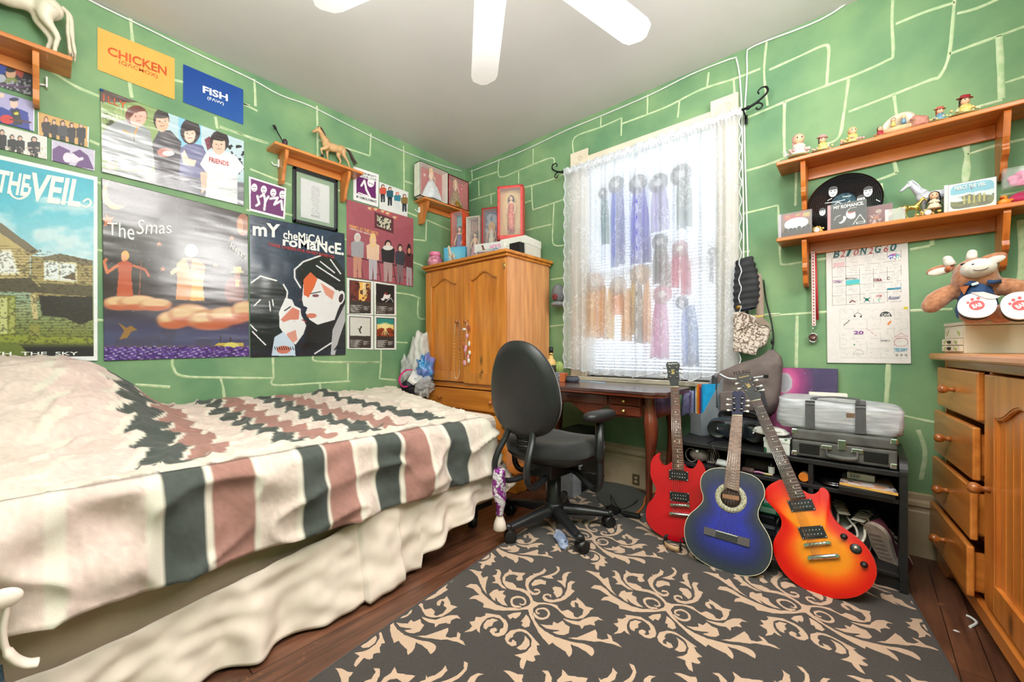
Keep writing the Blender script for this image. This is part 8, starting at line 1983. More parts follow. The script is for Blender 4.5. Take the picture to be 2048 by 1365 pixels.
q=BW(1868,410,.135);GM_=Matrix.Translation((q.x,-.135,LZ+.028))@Matrix.Diagonal((1.25,1.25,1.25,1));m=MB(GM_);m.lathe([(0,0),(.018,0),(.019,.004),(.008,.026),(.006,.034),(0,.035)],16)
for s in(-1,1):m.tube([(s*.007,-.003,.030),(s*.012,-.008,.022),(s*.003,-.014,.022)],.003,8)
m.build('dress',pm('cream_dress',(222,206,180),rough=.5),t);m=MB(GM_);m.ell((0,-.001,.046),(.012,.012,.013))
for s in(-1,1):m.ell((s*.0045,-.012,.047),(.0015,.001,.002),8,6,1)
m.build('head',[sk,blackm],t);m=MB(GM_);m.ell((.001,.004,.049),(.0145,.0125,.0135));m.ell((.010,.003,.030),(.008,.008,.022));m.ell((-.008,.005,.032),(.006,.006,.018));m.build('hair',black_h,t)
qh=BW(1866,400,.075)
horse('horse_figurine','white and silver winged horse figurine with blue muzzle on lower shelf',(qh.x+.012,-.078,LZ),PI+.12,.128,pm('white_silver_glaze',(214,214,222),rough=.35,c2=(176,178,196),scale=90),pm('silver_blue_mane',(206,208,222),rough=.4),wgl,'stand')
goldp=pm('bright_gold_paint',(206,176,90),rough=.2,metal=.85)
qh=BW(1818,420,.13);gh=horse('horse_figurine','small shiny gold horse figurine trotting before the winged horse',(qh.x+.005,-.132,LZ+.004),.1,.060,goldp,goldp,goldp,'trot')
m=MB();m.box(-.06,.06,-.013,.013,-.004,-.0002);m.build('base',pm('olive_gold_base',(150,140,70),rough=.4),gh)
t=thing('rubber_duck','small orange rubber duck right of the framed music case','toy',BW(2008,400,.12))
q=BW(2008,400,.12);m=MB();m.ell((q.x,-.12,LZ+.014),(.020,.013,.014));m.ell((q.x-.002,-.124,LZ+.031),(.011,.010,.010));m.ell((q.x+.02,-.118,LZ+.02),(.007,.008,.005));m.build('body',pm('orange_rubber',(236,146,50),rough=.35),t,remesh=.0016)
m=MB();m.ell((q.x-.008,-.134,LZ+.030),(.007,.006,.003));m.build('beak',pm('red_orange_beak',(206,70,40),rough=.4),t)
t=thing('acrylic_display','clear acrylic block with pink flower at right picture edge','picture frame',BW(2035,350,.12))
a,b=BW(2006,338,.13),BW(2006,377,.13);zt3,zb3=a.z,b.z
m=MB();m.box(a.x,a.x+.16,-.13,-.10,zb3,zt3);m.build('block',glassy('acrylic_block',(236,240,240),alpha=.22),t,bevel=.002)
m=MB();m.box(a.x+.06,a.x+.10,-.125,-.105,LZ,zb3-.0005);m.build('stand',glassy('acrylic_block',(236,240,240)),t,bevel=.001)
m=MB()
for k,(dx,dz)in enumerate(((.03,.04),(.05,.055),(.065,.035),(.05,.018),(.035,.022),(.085,.045),(.07,.06))):m.ell((a.x+dx,-.115,zb3+dz*.9),(.018,.006,.014),12,8)
m.build('flower',pm('hot_pink_petals',(226,70,150),rough=.5,c2=(240,150,196),scale=50),t)
m=MB();q=BW(2045,392,.09);blobby(m,(q.x+.01,-.085,LZ+.026),(.05,.03,.028),4,.2,n=30);tag(m.build('velvet_pouch',pm('magenta_velvet',(186,10,84),rough=.6,sheen=.5)),'magenta crumpled cloth under the clear flower frame','cloth')
# ==== hand drawn bingo sheet
def zz(x,y):return(1640+x/3.445,480+y/3.446)
def quad(T,u,v):return tuple((T[0][i]*(1-u)+T[1][i]*u)*(1-v)+(T[3][i]*(1-u)+T[2][i]*u)*v for i in(0,1))
G1=[zz(82,132),zz(557,74),zz(557,426),zz(88,454)];G2=[zz(138,482),zz(603,480),zz(603,815),zz(138,812)]
def f_(p):
 p.mix(np.ones(len(p.X)),(236,228,228))
 for T,c,w in((G1,(120,110,116),.55),(G2,(196,192,196),.45)):
  for k in range(6):p.line([quad(T,k/5,0),quad(T,k/5,1)],w,c);p.line([quad(T,0,k/5),quad(T,1,k/5)],w,c)
 r=random.Random(4)
 for i in range(5):
  for j in range(5):
   for s in range(5):
    u0=(i+.12+r.random()*.3)/5;v0=(j+.12+s*.17)/5;a=quad(G1,u0,v0);x=a[0]
    while x<quad(G1,(i+.85)/5,v0)[0]:l=.6+r.random()*1.2;p.line([(x,a[1]+r.random()*.6),(x+l,a[1]+r.random()*.8-.4)],.45,(96,90,110)if s<4 else(190,186,190),.8);x+=l+.9
    if r.random()<.45:a=quad(G2,u0,v0);p.line([(a[0],a[1]),(a[0]+3+6*r.random(),a[1]+r.random()*3-1)],.5,(176,172,178))
 def cell(T,i,j,c,u0=.08,u1=.92,v0=.3,v1=.8):p.poly([quad(T,(i+u0)/5,(j+v0)/5),quad(T,(i+u1)/5,(j+v0)/5),quad(T,(i+u1)/5,(j+v1)/5),quad(T,(i+u0)/5,(j+v1)/5)],c)
 cell(G1,0,0,(226,190,196),v0=.5,v1=.98);cell(G1,1,2,(90,196,206),0,1,.45,.92);cell(G1,1,2,(150,176,110),0,1,.92,1.0);cell(G1,4,3,(60,140,160),0,1,.62,.8);cell(G1,4,3,(110,150,200),.5,1,.6,.7)
 a=quad(G1,4.5/5,.55/5);p.ell(a[0],a[1],12.5,6,(196,110,176),-.1);p.ell(a[0]-6,a[1]+1,6,4.5,(110,110,206),-.1);p.ell(a[0]+7,a[1]-1,5,4,(110,190,196))
 a=quad(G1,2.5/5,4.6/5);p.ell(a[0],a[1],4,3,(20,110,100));[p.line([a,(a[0]+dx,a[1]+dy)],1.5,(20,110,100))for dx,dy in((-6,-4),(6,-4),(-5,5),(6,4))]
 a=quad(G1,1.45/5,4.7/5);p.line([(a[0]-5,a[1]+2),(a[0],a[1]-2),(a[0]+5,a[1]+1)],2.2,(120,44,40));a=quad(G1,3.4/5,4.7/5);p.line([(a[0]+2,a[1]-3),(a[0]-2,a[1]),(a[0]+1,a[1]+4)],1.4,(70,176,150))
 c=zz(452,530);p.mix(((p.X-c[0])/12)**2+((p.Y-c[1])/10)**2<1 if False else((((p.X-c[0])/12)**2+((p.Y-c[1])/10)**2<1)&(p.Y<c[1])),(60,62,68))
 p.line([zz(470,582),zz(485,565)],4,(226,130,60));p.line([zz(165,590),zz(205,555)],1.6,(90,90,96));p.line([zz(235,520),zz(262,500),zz(290,522)],1.0,(60,60,66));p.ell(*zz(240,528),2,2,(50,50,54));p.ell(*zz(282,530),2,2,(50,50,54))
 p.line([zz(320,610),zz(390,665)],.8,(190,110,120));p.line([zz(510,668),zz(560,645),zz(604,666),zz(510,668)],.9,(196,110,120));p.ell(*zz(237,723),2,1.6,(70,150,90));p.poly([zz(575,462),zz(604,462),zz(604,482),zz(575,480)],(226,206,80))
 o=[zz(x,y)for x,y in((510,700),(530,680),(585,678),(604,698),(602,718),(580,733),(530,733),(512,720),(510,700))];p.line(o,1.0,(176,70,90));p.line([zz(235,790),zz(245,765),zz(268,755),zz(292,765),zz(302,790),zz(235,790)],.7,(170,140,130));[p.ell(*zz(x,795),3,2.6,(150,146,150),a=.8)for x in(528,560,592)]
Q4=[BW(x,y,0)for x,y in((1652,496),(1815,478),(1822,728),(1655,726))]
bi=sheet('bingo_sheet',Q4,NY,.0016,f_,matte,wr=.004,wscale=4,seed=7)
tag(bi,'white hand drawn bingo sheet with coloured title hanging below shelf','poster')
teal=pm('teal_marker',(22,84,96),rough=.5);crim=pm('crimson_marker',(196,40,60),rough=.5);pur=pm('purple_marker',(130,50,150),rough=.5);skyb=pm('sky_marker',(60,160,200),rough=.5)
def bt_(s,x0,y0,x1,y1,mt,bold=.0,sl=0,sh=0):wtext(s,[zz(x0,y1),zz(x1,y1+sl),zz(x1,y0+sl),zz(x0,y0)],mt,bi,bold,.0105,BW,NY,sh)
for ch,x0,x1,mt in(('B',92,136,teal),('2',142,172,crim),('I',180,222,teal),('0',232,268,crim),('N',276,325,teal),('2',335,365,crim),('G',378,424,teal),('6',438,470,crim),('0',482,528,teal)):
 yb=126-(x0-90)*.115;hgt=52 if mt is teal else 40;bt_(ch,x0,yb-hgt,x1,yb,mt,.02 if mt is teal else 0,-3,.25)
bt_('OEA',368,268,428,288,pm('dark_red_marker',(130,30,50),rough=.5),.02);bt_('Royal',470,392,552,422,pm('ink_blue',(50,60,130),rough=.5),0,-8,.3);bt_('CAVE',424,508,482,528,inkw,.02);bt_('20',234,628,300,652,pur,.02)
bt_('YES DAY',510,746,602,768,skyb,.02);bt_('BEACH DAY',176,262,256,274,inkk);bt_('GNI',470,116,548,148,inkw,.03,-6);bt_('COMBAT',90,280,156,298,pur);bt_('C',460,256,482,276,inkk);bt_('JOB',384,380,426,398,crim);bt_('ROOM 13',420,690,480,700,inkk)
# ==== rug
e1=Vector((-.142,.9899,0));e2=Vector((.9899,.142,0))
RO=Vector((1.64,-1.475,0))
rug_dark=pm('charcoal_rug_pile',(48,43,42),rough=.98,c2=(70,63,60),scale=420,bmp=.5,sheen=.3,spec=.1)
rug_light=pm('beige_rug_pile',(206,176,152),rough=.98,c2=(184,154,130),scale=420,bmp=.5,sheen=.3,spec=.1)
u0,u1,v0,v1=0.0,1.555,-1.62,1.36
RM=Matrix(((e2.x,e1.x,0,RO.x),(e2.y,e1.y,0,RO.y),(0,0,1,0),(0,0,0,1)))
RI=RM.inverted()
MOT=[[(60,335),(120,303),(190,310),(238,360),(245,400),(330,480),(420,545),(520,575),(640,580),(720,575),(770,555),(798,530),(800,500),(780,450),(740,410),(680,385),(560,362),(520,335),(490,290),(483,240),(510,190),(550,165),(562,132),(600,165),(745,180),(710,215),(715,260),(650,268),(640,240),(665,215),(610,195),(560,200),(520,225),(515,270),(560,285),(600,290),(640,325),(640,345),(720,360),(790,405),(820,460),(830,495),(880,518),(960,518),(1040,530),(1110,550),(1130,590),(1160,618),(1230,600),(1290,640),(1300,680),(1340,690),(1390,660),(1410,600),(1350,570),(1345,530),(1300,510),(1310,570),(1280,570),(1255,530),(1270,500),(1320,490),(1330,460),(1380,500),(1430,560),(1520,585),(1480,610),(1450,660),(1400,700),(1300,710),(1210,690),(1150,640),(1100,590),(1040,552),(970,538),(900,540),(850,570),(830,590),(835,660),(850,720),(900,790),(970,850),(1080,910),(1230,960),(1330,980),(1440,1000),(1510,1040),(1530,1090),(1500,1140),(1430,1080),(1340,1030),(1260,1000),(1275,1060),(1275,1110),(1240,1145),(1200,1080),(1130,1040),(1050,980),(1010,1005),(940,930),(880,840),(830,740),(790,660),(775,600),(740,600),(640,610),(500,612),(400,605),(310,580),(260,575),(270,530),(180,480),(100,475),(160,440),(220,430),(150,360)],[(100,140),(150,140),(210,160),(255,160),(235,190),(260,235),(320,215),(300,280),(290,360),(310,425),(270,380),(230,300),(200,220),(150,170)],[(400,140),(450,140),(470,180),(455,240),(480,310),(530,365),(480,350),(430,300),(360,290),(405,270),(395,230),(365,210),(415,195),(425,160)],[(330,420),(380,375),(430,365),(440,385),(510,380),(480,415),(525,440),(500,480),(510,520),(545,560),(480,545),(430,500),(405,455),(400,500),(370,480)],[(830,175),(850,190),(900,175),(940,150),(955,122),(985,150),(950,190),(880,215),(820,250),(785,290),(780,340),(800,380),(850,408),(888,400),(895,385),(840,378),(860,360),(905,370),(915,400),(880,432),(820,430),(770,390),(745,320),(750,250),(800,210),(835,200)],[(920,220),(1000,205),(1070,180),(1110,140),(1095,100),(1130,110),(1135,150),(1090,195),(1040,215),(1065,245),(1000,240)],[(820,330),(815,300),(850,260),(920,250),(980,275),(975,315),(920,305),(870,320)],[(1280,170),(1230,165),(1180,185),(1160,230),(1165,265),(1100,262),(1150,300),(1195,350),(1205,290),(1215,220),(1240,180)],[(1310,280),(1260,270),(1225,300),(1215,370),(1190,430),(1140,470),(1060,490),(1000,480),(962,452),(985,432),(1015,440),(1032,465),(1040,430),(1000,416),(950,425),(936,460),(960,498),(1030,518),(1120,512),(1200,482),(1250,440),(1305,385),(1265,360),(1275,310)],[(1050,350),(1080,335),(1150,345),(1170,390),(1150,440),(1100,465),(1085,430),(1060,405),(1075,390)],[(1170,700),(1260,725),(1350,735),(1430,700),(1500,680),(1570,685),(1630,725),(1570,715),(1530,740),(1540,785),(1480,770),(1410,785),(1390,825),(1360,780),(1280,765),(1220,740)],[(910,765),(980,775),(1050,780),(1065,735),(1110,760),(1165,725),(1200,770),(1250,795),(1235,870),(1180,895),(1100,885),(1050,860),(1140,840),(1060,830),(980,815)],[(1220,925),(1330,920),(1430,880),(1540,830),(1560,870),(1560,930),(1620,945),(1690,935),(1670,875),(1720,900),(1740,960),(1800,990),(1840,1035),(1750,1000),(1680,985),(1600,965),(1530,970),(1430,955),(1330,945)],[(540,665),(600,640),(700,630),(680,670),(630,705),(600,685),(570,710)],[(750,655),(785,690),(800,740),(790,790),(740,805),(700,780),(715,750),(690,735),(725,700)],[(180,680),(230,690),(290,665),(290,640),(370,650),(450,665),(520,720),(550,780),(540,840),(500,890),(430,912),(370,895),(335,850),(350,820),(400,808),(428,830),(412,850),(390,848),(402,872),(450,868),(460,820),(490,810),(500,760),(450,700),(380,682),(310,695),(260,740),(225,800),(230,870),(200,850),(190,820),(130,850),(45,860),(100,830),(140,790),(110,740),(170,730)],[(270,770),(310,720),(370,700),(435,720),(385,745),(360,790),(320,800),(300,830),(265,810)],[(640,1010),(590,1020),(540,990),(510,940),(520,890),(580,840),(670,820),(750,835),(810,890),(860,950),(910,1005),(870,1010),(875,1060),(910,1120),(840,1130),(860,1180),(830,1200),(760,1180),(740,1220),(720,1290),(685,1260),(680,1200),(700,1160),(620,1120),(700,1110),(760,1080),(810,1020),(815,940),(770,880),(700,850),(640,857),(602,890),(610,908),(562,932),(548,960),(580,980),(600,945),(640,970)],[(735,900),(790,950),(790,1010),(750,1060),(690,1065),(645,1040),(700,1000),(735,950)]]
def stroke_poly(pts,w):
 P=smooth_path([(a,b,0)for a,b in pts],4);l=[];r=[]
 for i,p in enumerate(P):
  t=(P[min(i+1,len(P)-1)]-P[max(i-1,0)]).normalized();s=Vector((-t.y,t.x,0));k=w*(1-.5*i/len(P))
  l.append((p+s*k));r.append((p-s*k))
 return[(q.x,q.y)for q in l+r[::-1]]
MOT.append(stroke_poly([(690,572),(620,562),(588,525),(592,478),(640,455),(700,460),(740,490),(738,530),(705,545),(678,530)],15))
MOT.append(stroke_poly([(832,640),(880,690),(950,705),(1005,670),(1005,620),(960,588),(900,590),(868,610),(878,640),(905,642)],15))
def mot_local(poly):
 r=random.Random(len(poly));out=[]
 W=[RI@HZ(920+x/5.688,1120+y/5.688,0)for x,y in poly]
 n=len(W)
 for i in range(n):
  a,b=W[i],W[(i+1)%n];k=max(1,int((b-a).length/.009))
  for j in range(k):
   p=a+(b-a)*(j/k);out.append((p.x+(r.random()-.5)*.0022,p.y+(r.random()-.5)*.0022))
 return out
ML=[mot_local(p)for p in MOT]
def clip(poly):
 for ax,lim,sg in((0,u0+.004,1),(0,u1-.004,-1),(1,v0+.004,1),(1,v1-.004,-1)):
  out=[]
  for i in range(len(poly)):
   a,b=poly[i],poly[(i+1)%len(poly)];ia=(a[ax]-lim)*sg>=0;ib=(b[ax]-lim)*sg>=0
   if ia:out.append(a)
   if ia!=ib:t=(lim-a[ax])/(b[ax]-a[ax]);out.append((a[0]+(b[0]-a[0])*t,a[1]+(b[1]-a[1])*t))
  poly=out
  if len(poly)<3:return None
 return poly
c1,c2_,c3_,c4_=[RI@HZ(*p,0)for p in((1060,1217),(1329,1221),(1606,1223),(1185,1080))]
LA=((c2_-c1)+(c3_-c2_))/2;LB=c4_-c1
m=MB(RM);m.box(u0,u1,v0,v1,.0005,.009,0)
from mathutils.geometry import tessellate_polygon
for i in range(-5,7):
 for j in range(-4,5):
  o=LA*i+LB*j
  if not(-.6<c1.x+o.x<2.2 and v0-.5<c1.y+o.y<v1+.5):continue
  for p in ML:
   q=clip([(x+o.x,y+o.y)for x,y in p])
   if not q:continue
   tri=tessellate_polygon([[Vector((x,y,0))for x,y in q]])
   m.add([(x,y,.0098)for x,y in q],[tuple(t)for t in tri],1)
bx_=.006
for(a,b,c,d)in((u0-bx_,u0,v0,v1),(u1,u1+bx_,v0,v1),(u0-bx_,u1+bx_,v1,v1+bx_),(u0-bx_,u1+bx_,v0-bx_,v0)):m.box(a,b,c,d,.0005,.010,2)
tag(m.build('area_rug',[rug_dark,rug_light,pm('grey_rug_binding',(70,68,68),rough=.9,scale=300)]),'charcoal area rug with beige scrolling leaf pattern covering the floor','rug')
t=thing('rag_mat','grey woven mat with black fringe lying under the desk','mat',(1.75,-.25,0))
q=[HZ(1175,962,0),HZ(1262,975,0),HZ(1300,1000,0),HZ(1290,1030,0),HZ(1240,1040,0),HZ(1200,1010,0)]
m=MB();m.pl3([Vector((p.x,p.y,.011))for p in q],.004,(0,0,1));m.build('woven_mat',pm('grey_rag_weave',(84,86,80),rough=.95,c2=(60,62,58),scale=200,bmp=.5),t,bevel=.001)
m=MB()
for k in range(22):
 a=HZ(1262+k*1.9,976+k*1.3,.013);b=HZ(1278+k*1.9,968+k*1.5,.013);m.tube([(a.x,a.y,.013),(b.x,b.y,.011)],.0018,5)
m.build('fringe',blackm,t)['kind']='stuff'
t=thing('power_strip','black power adapter brick and plug on rug below the desk','power adapter',HZ(1230,1030,0))
for(x,y,dx,dy,dz_,rz_)in((1227,1022,.085,.05,.03,-.3),(1262,1032,.10,.032,.026,.2)):
 p=HZ(x,y,.02);m=MB();m.boxc((p.x,p.y,.0115+dz_/2),(dx,dy,dz_),(0,0,rz_));m.build('plug'if dx>.09 else 'brick',blackm,t,bevel=.006)
m=MB();P=[HZ(x,y,.018)for x,y in((1268,1030),(1280,1022),(1288,1010),(1290,998),(1296,990),(1312,985),(1335,980))]
m.tube(smooth_path([(p.x,p.y,.018)for p in P],5),.0055,8);tag(m.build('extension_cord',pm('orange_cord',(222,116,44),rough=.4)),'orange extension cord curving from black plug past desk leg','cord')
m=MB();P=[HZ(x,y,.02)for x,y in((1225,1012),(1220,990),(1228,1002),(1240,1018),(1262,1012),(1275,1000),(1270,1008))]
m.tube(smooth_path([(p.x,p.y,.02)for p in P],5),.0018,6);tag(m.build('thin_wire',blackm),'thin black wire squiggling above the power brick','cord')
m=MB();P=[HZ(x,y,.004)for x,y in((1932,1232),(1942,1236),(1953,1245),(1950,1250),(1940,1255))]
m.tube(smooth_path([(p.x,p.y,.0045)for p in P],4),.0042,8);tag(m.build('plastic_hook',inkw),'bent white plastic hook on the floor before the dresser','hook')
m=MB();p=HZ(1913,1263,.002);blobby(m,(p.x,p.y,.002),(.007,.004,.0018),2,.5);tag(m.build('paper_scrap',inkw),'tiny white paper scrap on floor between rug and dresser','scrap')
# ==== curtain, rod and ribbons
iron=pm('black_iron',(26,26,28),rough=.4,metal=.6)
RZ_=2.325;RY=-.085
t=thing('curtain_rod','black iron curtain rod with scrolled ends above the window','curtain rod',(1.8,RY,RZ_))
m=MB();m.cyl((1.20,RY,RZ_),(2.43,RY,RZ_),.007,n=14);m.build('rod',iron,t)
for s,x in((-1,1.20),(1,2.43)):
 def C(pts):return smooth_path([(x+s*a,RY,RZ_+b)for a,b in pts],5)
 m=MB();m.tube(C([(0,0),(.03,.004),(.07,.022),(.105,.05),(.10,.08),(.075,.085),(.06,.07),(.066,.056)]),[.007]*10+[.006]*12+[.004]*14,8)
 m.tube(C([(.05,.008),(.07,.004),(.082,-.012),(.072,-.028),(.056,-.026),(.052,-.014)]),.004,8);m.build('finial',iron,t)
 m=MB();m.ell((x+s*.012,RY,RZ_),(.012,.011,.011));m.tube([(x-s*.01,-.024,RZ_-.03),(x-s*.01,-.05,RZ_-.02),(x-s*.01,RY,RZ_-.008)],.004,8);m.boxc((x-s*.01,-.026,RZ_-.035),(.016,.006,.05));m.build('bracket',iron,t)
def lace_mat(name,dens,thr):
 m,nt,b=nodes(name)
 tc=nt.nodes.new('ShaderNodeTexCoord')
 mp=nt.nodes.new('ShaderNodeMapping');nt.links.new(tc.outputs['UV'],mp.inputs[0])
 n1=nt.nodes.new('ShaderNodeTexNoise');n1.inputs['Scale'].default_value=7;n1.inputs['Detail'].default_value=2;n1.inputs['Distortion'].default_value=1.6;nt.links.new(mp.outputs[0],n1.inputs[0])
 w=nt.nodes.new('ShaderNodeTexVoronoi');w.feature='DISTANCE_TO_EDGE';w.inputs['Scale'].default_value=16
 vm=nt.nodes.new('ShaderNodeVectorMath');vm.operation='MULTIPLY_ADD';vm.inputs[1].default_value=(.18,.18,.18);nt.links.new(n1.outputs[1],vm.inputs[0]);nt.links.new(mp.outputs[0],vm.inputs[2]);nt.links.new(vm.outputs[0],w.inputs[0])
 cr=nt.nodes.new('ShaderNodeValToRGB');cr.color_ramp.elements[0].position=.03;cr.color_ramp.elements[0].color=(1,1,1,1);cr.color_ramp.elements[1].position=.06;cr.color_ramp.elements[1].color=(0,0,0,1)
 nt.links.new(w.outputs['Distance'],cr.inputs[0])
 n2=nt.nodes.new('ShaderNodeTexNoise');n2.inputs['Scale'].default_value=3.2;nt.links.new(mp.outputs[0],n2.inputs[0])
 c2=nt.nodes.new('ShaderNodeValToRGB');c2.color_ramp.elements[0].position=thr;c2.color_ramp.elements[1].position=thr+.06;nt.links.new(n2.outputs[0],c2.inputs[0])
 mu=nt.nodes.new('ShaderNodeMath');mu.operation='MULTIPLY';nt.links.new(cr.outputs[0],mu.inputs[0]);nt.links.new(c2.outputs[0],mu.inputs[1])
 al=nt.nodes.new('ShaderNodeMath');al.operation='MULTIPLY_ADD';al.inputs[1].default_value=.30;al.inputs[2].default_value=dens;nt.links.new(mu.outputs[0],al.inputs[0])
 df=nt.nodes.new('ShaderNodeBsdfDiffuse');df.inputs[0].default_value=(.86,.87,.90,1);tr=nt.nodes.new('ShaderNodeBsdfTranslucent');tr.inputs[0].default_value=(.88,.90,.95,1)
 m1=nt.nodes.new('ShaderNodeMixShader');m1.inputs[0].default_value=.55;nt.links.new(df.outputs[0],m1.inputs[1]);nt.links.new(tr.outputs[0],m1.inputs[2])
 tp=nt.nodes.new('ShaderNodeBsdfTransparent');m2=nt.nodes.new('ShaderNodeMixShader');nt.links.new(al.outputs[0],m2.inputs[0]);nt.links.new(tp.outputs[0],m2.inputs[1]);nt.links.new(m1.outputs[0],m2.inputs[2])
 nt.links.new(m2.outputs[0],nt.nodes['Material Output'].inputs[0]);return m
laceA=lace_mat('sheer_lace',.62,.45)
def curtain_panel(x0,x1,z1f,zbf,folds,amp,seed,label,y=-.095,ruff=True):
 NX_,NZ=260,70;P=[];UV=[]
 r=random.Random(seed);ph=[r.random()*6.28 for _ in range(6)]
 for i in range(NX_+1):
  u=i/NX_;row=[]
  fx=math.sin(u*folds*2*PI+ph[0]+1.2*math.sin(u*folds*1.7+ph[1]))+.45*math.sin(u*folds*4.3*PI+ph[2])
  scal=.014*abs(math.sin(u*PI*folds*.9+ph[3]))
  for j in range(NZ+1):
   v=j/NZ
   zt=z1f(u);zb_=zbf(u)+scal
   z=zt*(1-v)+zb_*v
   x=x0+(x1-x0)*u+.008*math.sin(v*3+ph[4])*math.sin(u*9)
   if u<.012 or u>.988:x+=(.007*math.sin(v*95))*(1 if u>.5 else-1)
   yy=y-amp*fx*(.35+.65*v)-(.02*max(0,1-v*25)if ruff else 0)*math.sin(u*190)
   row.append((x,min(yy,-.052),z));UV.append((u*(x1-x0)*2.2/1.0,v*1.5*1.4))
  P.append(row)
 m=MB();m.grid(P);o=m.build('lace_curtain',laceA);tag(o,label,'curtain')
 uvl=o.data.uv_layers.new(name='UVMap');li=np.zeros(len(o.data.loops),np.int32);o.data.loops.foreach_get('vertex_index',li)
 uvl.data.foreach_set('uv',np.array(UV)[li].astype(np.float32).ravel());return o,P
def zbL(u):return.815-.05*max(0,math.sin(u*3.1))**2
oL,PL_=curtain_panel(1.222,1.80,lambda u:2.328+.006*math.sin(u*60),lambda u:.812-.045*u,7,.018,3,'left sheer white lace curtain panel with yellow ribbons glowing behind')
oR,PR_=curtain_panel(1.79,2.405,lambda u:2.332+.006*math.sin(u*55),lambda u:.765+.035*u+.02*math.sin(u*9),7,.018,8,'right sheer white lace curtain panel with scalloped edge beside bags')
trimm=pm('white_lace_edging',(214,216,224),rough=.8,var=.03)
for o,P in((oL,PL_),(oR,PR_)):
 m=MB();m.tube([P[i][-1]for i in range(0,len(P),2)],.0035,6);m.build('hem_edging',trimm,o)
 m=MB();m.tube([(x,y-.002,z)for x,y,z in(P[0]if o is oL else P[-1])],.003,6);m.build('side_edging',trimm,o)
 m=MB();L=[]
 for i,row in enumerate(P):x,y,z=row[0];L.append([(x,RY-.009,z-.03),(x,RY-.013,z-.012+.003*math.sin(i*.9)),(x,RY-.006,z+.010+.006*math.sin(i*1.1)),(x,RY+.006,z+.006+.004*math.sin(i*1.3)),(x,RY+.011,z-.02)])
 m.grid(L);m.build('gathered_heading',pm('gathered_white_voile',(222,224,230),rough=.8,var=.03),o)
def transl(name,c):
 m,nt,b=nodes(name);mp,nz,cr=noise_mix(nt,tuple(x*.9 for x in c),c,30,2,stretch=(1,1,.1));nt.links.new(cr.outputs[0],b.inputs['Base Color']);setp(b,Roughness=.35,Sheen_Weight=.3)
 tr=nt.nodes.new('ShaderNodeBsdfTranslucent');nt.links.new(cr.outputs[0],tr.inputs[0]);ms=nt.nodes.new('ShaderNodeMixShader');ms.inputs[0].default_value=.8
 nt.links.new(b.outputs[0],ms.inputs[1]);nt.links.new(tr.outputs[0],ms.inputs[2]);nt.links.new(ms.outputs[0],nt.nodes['Material Output'].inputs[0]);return m
def zr(x,y):return(1080+x/2.275,180+y/2.275)
TONES={}
def rosette(label,cx,cy,r,tails,col,ctr=(206,206,214)):
 """tails: list of (x at top, x at bottom, y bottom, half width, colour)"""
 q=BW(*zr(cx,cy),.035);k=abs(BW(*zr(cx+10,cy),.035).x-q.x)/10
 t=thing('rosette_ribbon',label,'ribbon',(q.x,-.03,q.z))
 def mt(c):
  if c not in TONES:TONES[c]=transl('ribbon_satin_%d_%d_%d'%c,c)
  return TONES[c]
 R_=r*k;P=[]
 for rr,dy in((.28,.010),(.5,.014),(.8,.008),(1,.004)):
  P.append([(q.x+R_*rr*math.cos(a),-.030-dy-.004*math.sin(a*24)*rr,q.z+R_*rr*math.sin(a))for a in[2*PI*i/96 for i in range(97)]])
 m=MB();m.grid(P);m.build('pleated_rosette',mt(col),t,solid=.0012)
 m=MB();m.lathe([(0,0),(R_*.42,0),(R_*.44,.003),(R_*.36,.006),(0,.006)],24,0,Matrix.Translation((q.x,-.040,q.z))@Euler((PI/2,0,0)).to_matrix().to_4x4());m.build('centre_button',pm('rosette_centre_%d'%ctr[0],ctr,rough=.3),t)
 for i,(xt,xb,yb,hw,c)in enumerate(tails):
  a=BW(*zr(xt,cy+r*.3),.035);b=BW(*zr(xb,yb),.035);w=hw*k
  L=[]
  for s in range(9):
   f=s/8;x=a.x+(b.x-a.x)*f;z=a.z+(b.z-a.z)*f;ww=w*(.55+.45*min(1,f*3))
   L.append([(x-ww,-.024-i*.0022-.003*math.sin(f*6+i),z),(x,-.026-i*.0022-.003*math.sin(f*6+i),z-(.0 if s<8 else-.012)),(x+ww,-.024-i*.0022-.003*math.sin(f*6+i),z)])
  m=MB();m.grid(L);m.build('ribbon_tail',mt(c),t,solid=.0006)
 return t
GY=(132,134,140)
rosette('grey rosette with bright blue tails, upper left on window',345,430,36,[(335,335,812,17,(60,130,224)),(362,366,800,20,(86,110,190))],GY)
rosette('grey rosette with wide royal blue tails, upper middle of window',444,428,42,[(436,432,795,24,(96,106,226)),(462,484,790,22,(70,82,214))],GY)
rosette('silver rosette with pale lavender tails, upper middle right of window',538,424,44,[(526,524,650,24,(206,196,226)),(552,566,640,24,(196,186,220))],(150,152,160))
rosette('silver rosette with short grey green tails, highest at upper right',640,386,50,[(640,640,636,22,(168,180,176)),(668,668,628,22,(180,190,188))],(150,152,158))
rosette('dim teal ribbon at far left of the upper row',285,470,22,[(290,295,705,18,(120,176,160))],(150,160,160))
rosette('grey leafy rosette with dark tails in middle of window',545,692,38,[(532,528,888,20,(130,130,136)),(560,572,900,20,(140,142,146))],(128,130,134))
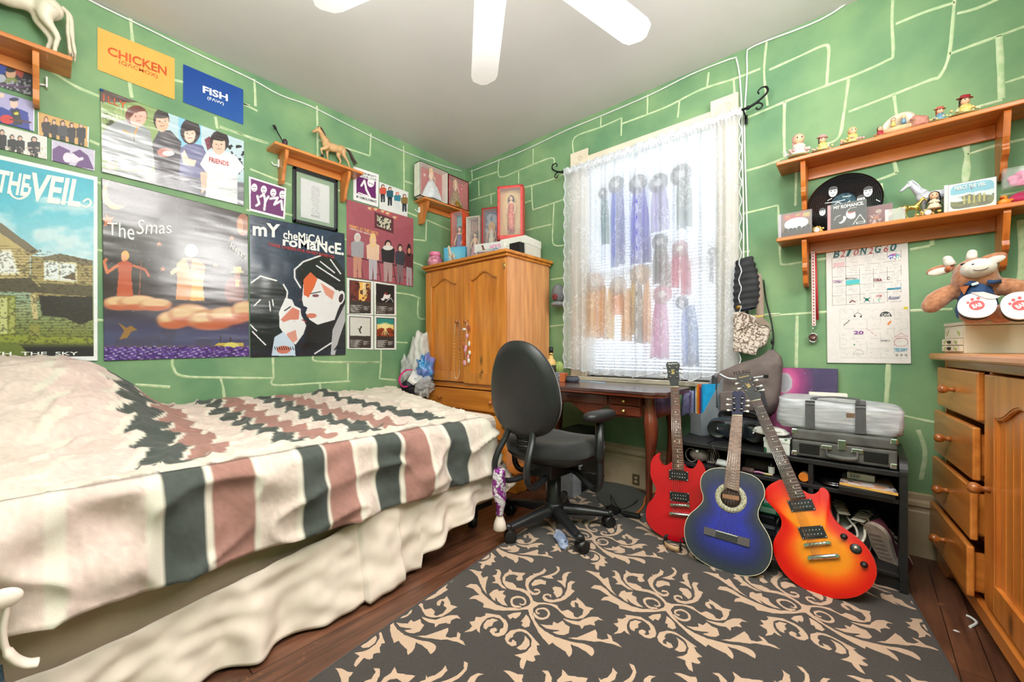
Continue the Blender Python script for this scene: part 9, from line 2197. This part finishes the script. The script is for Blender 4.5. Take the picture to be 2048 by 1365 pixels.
rosette('bright pink rosette with spread rose tails right of centre',636,722,38,[(618,608,905,22,(236,130,166)),(656,664,940,24,(226,110,150))],(238,206,216),(232,230,232))
rosette('pale pink rosette with long pink tails low in window',556,932,44,[(540,520,1226,26,(236,176,206)),(560,566,1228,20,(240,190,214))],(236,176,192),(232,206,214))
rosette('grey rosette with long pale blue tails at lower right',645,968,30,[(660,668,1262,24,(186,200,232)),(690,700,1262,22,(176,196,226))],(170,176,190))
rosette('yellow rosette with broad golden tails at lower left',252,880,40,[(230,226,1130,26,(246,200,100)),(268,276,1136,24,(248,190,80)),(292,298,1140,10,(250,206,70))],(240,214,196),(232,220,210))
rosette('white rosette with orange bow and yellow tails at lower left middle',355,892,40,[(350,350,1030,30,(248,178,96)),(318,320,1140,16,(250,214,90)),(396,392,1148,24,(248,198,84))],(232,222,216),(226,206,190))
rosette('cream flower rosette with grey and orange tails in lower centre',456,842,46,[(448,444,1158,20,(140,134,134)),(484,484,1156,18,(250,206,140)),(424,418,1120,14,(252,216,60))],(232,206,180),(222,190,150))
rosette('dark grey blue rosette partly hidden by right curtain folds',786,735,22,[(780,776,880,10,(96,100,130))],(120,130,150))
# ==== groups of repeated things
GR={'doll':'boxed dolls','doll_box':'doll boxes on wardrobe and corner shelf','rosette_ribbon':'rosette ribbons pinned on the blind','music_case':'music cases on the lower shelf','girl_figurine':'girl figurines on the wall shelves','horse_figurine':'model horses','photo_print':'photo prints on the left wall','album_print':'four small album cards','wall_shelf':'pine wall shelves','sneaker':'sneakers','book':'books piled behind the guitars','wall_card':'two colour cards on left wall','lace_curtain':'lace curtain panels','plastic_bag':'bags by the wardrobe','flower_clock':'tiny flower clocks','electric_guitar':'guitars leaning on the black shelf unit','acoustic_guitar':'guitars leaning on the black shelf unit','shoe_box':'white shoe boxes on the wardrobe'}
for o in SC.objects:
 if '_o'in o:del o['_o']
 k=o.name.split('.')[0]
 if o.parent is None and 'label'in o and k in GR and 'group'not in o:o['group']=GR[k]
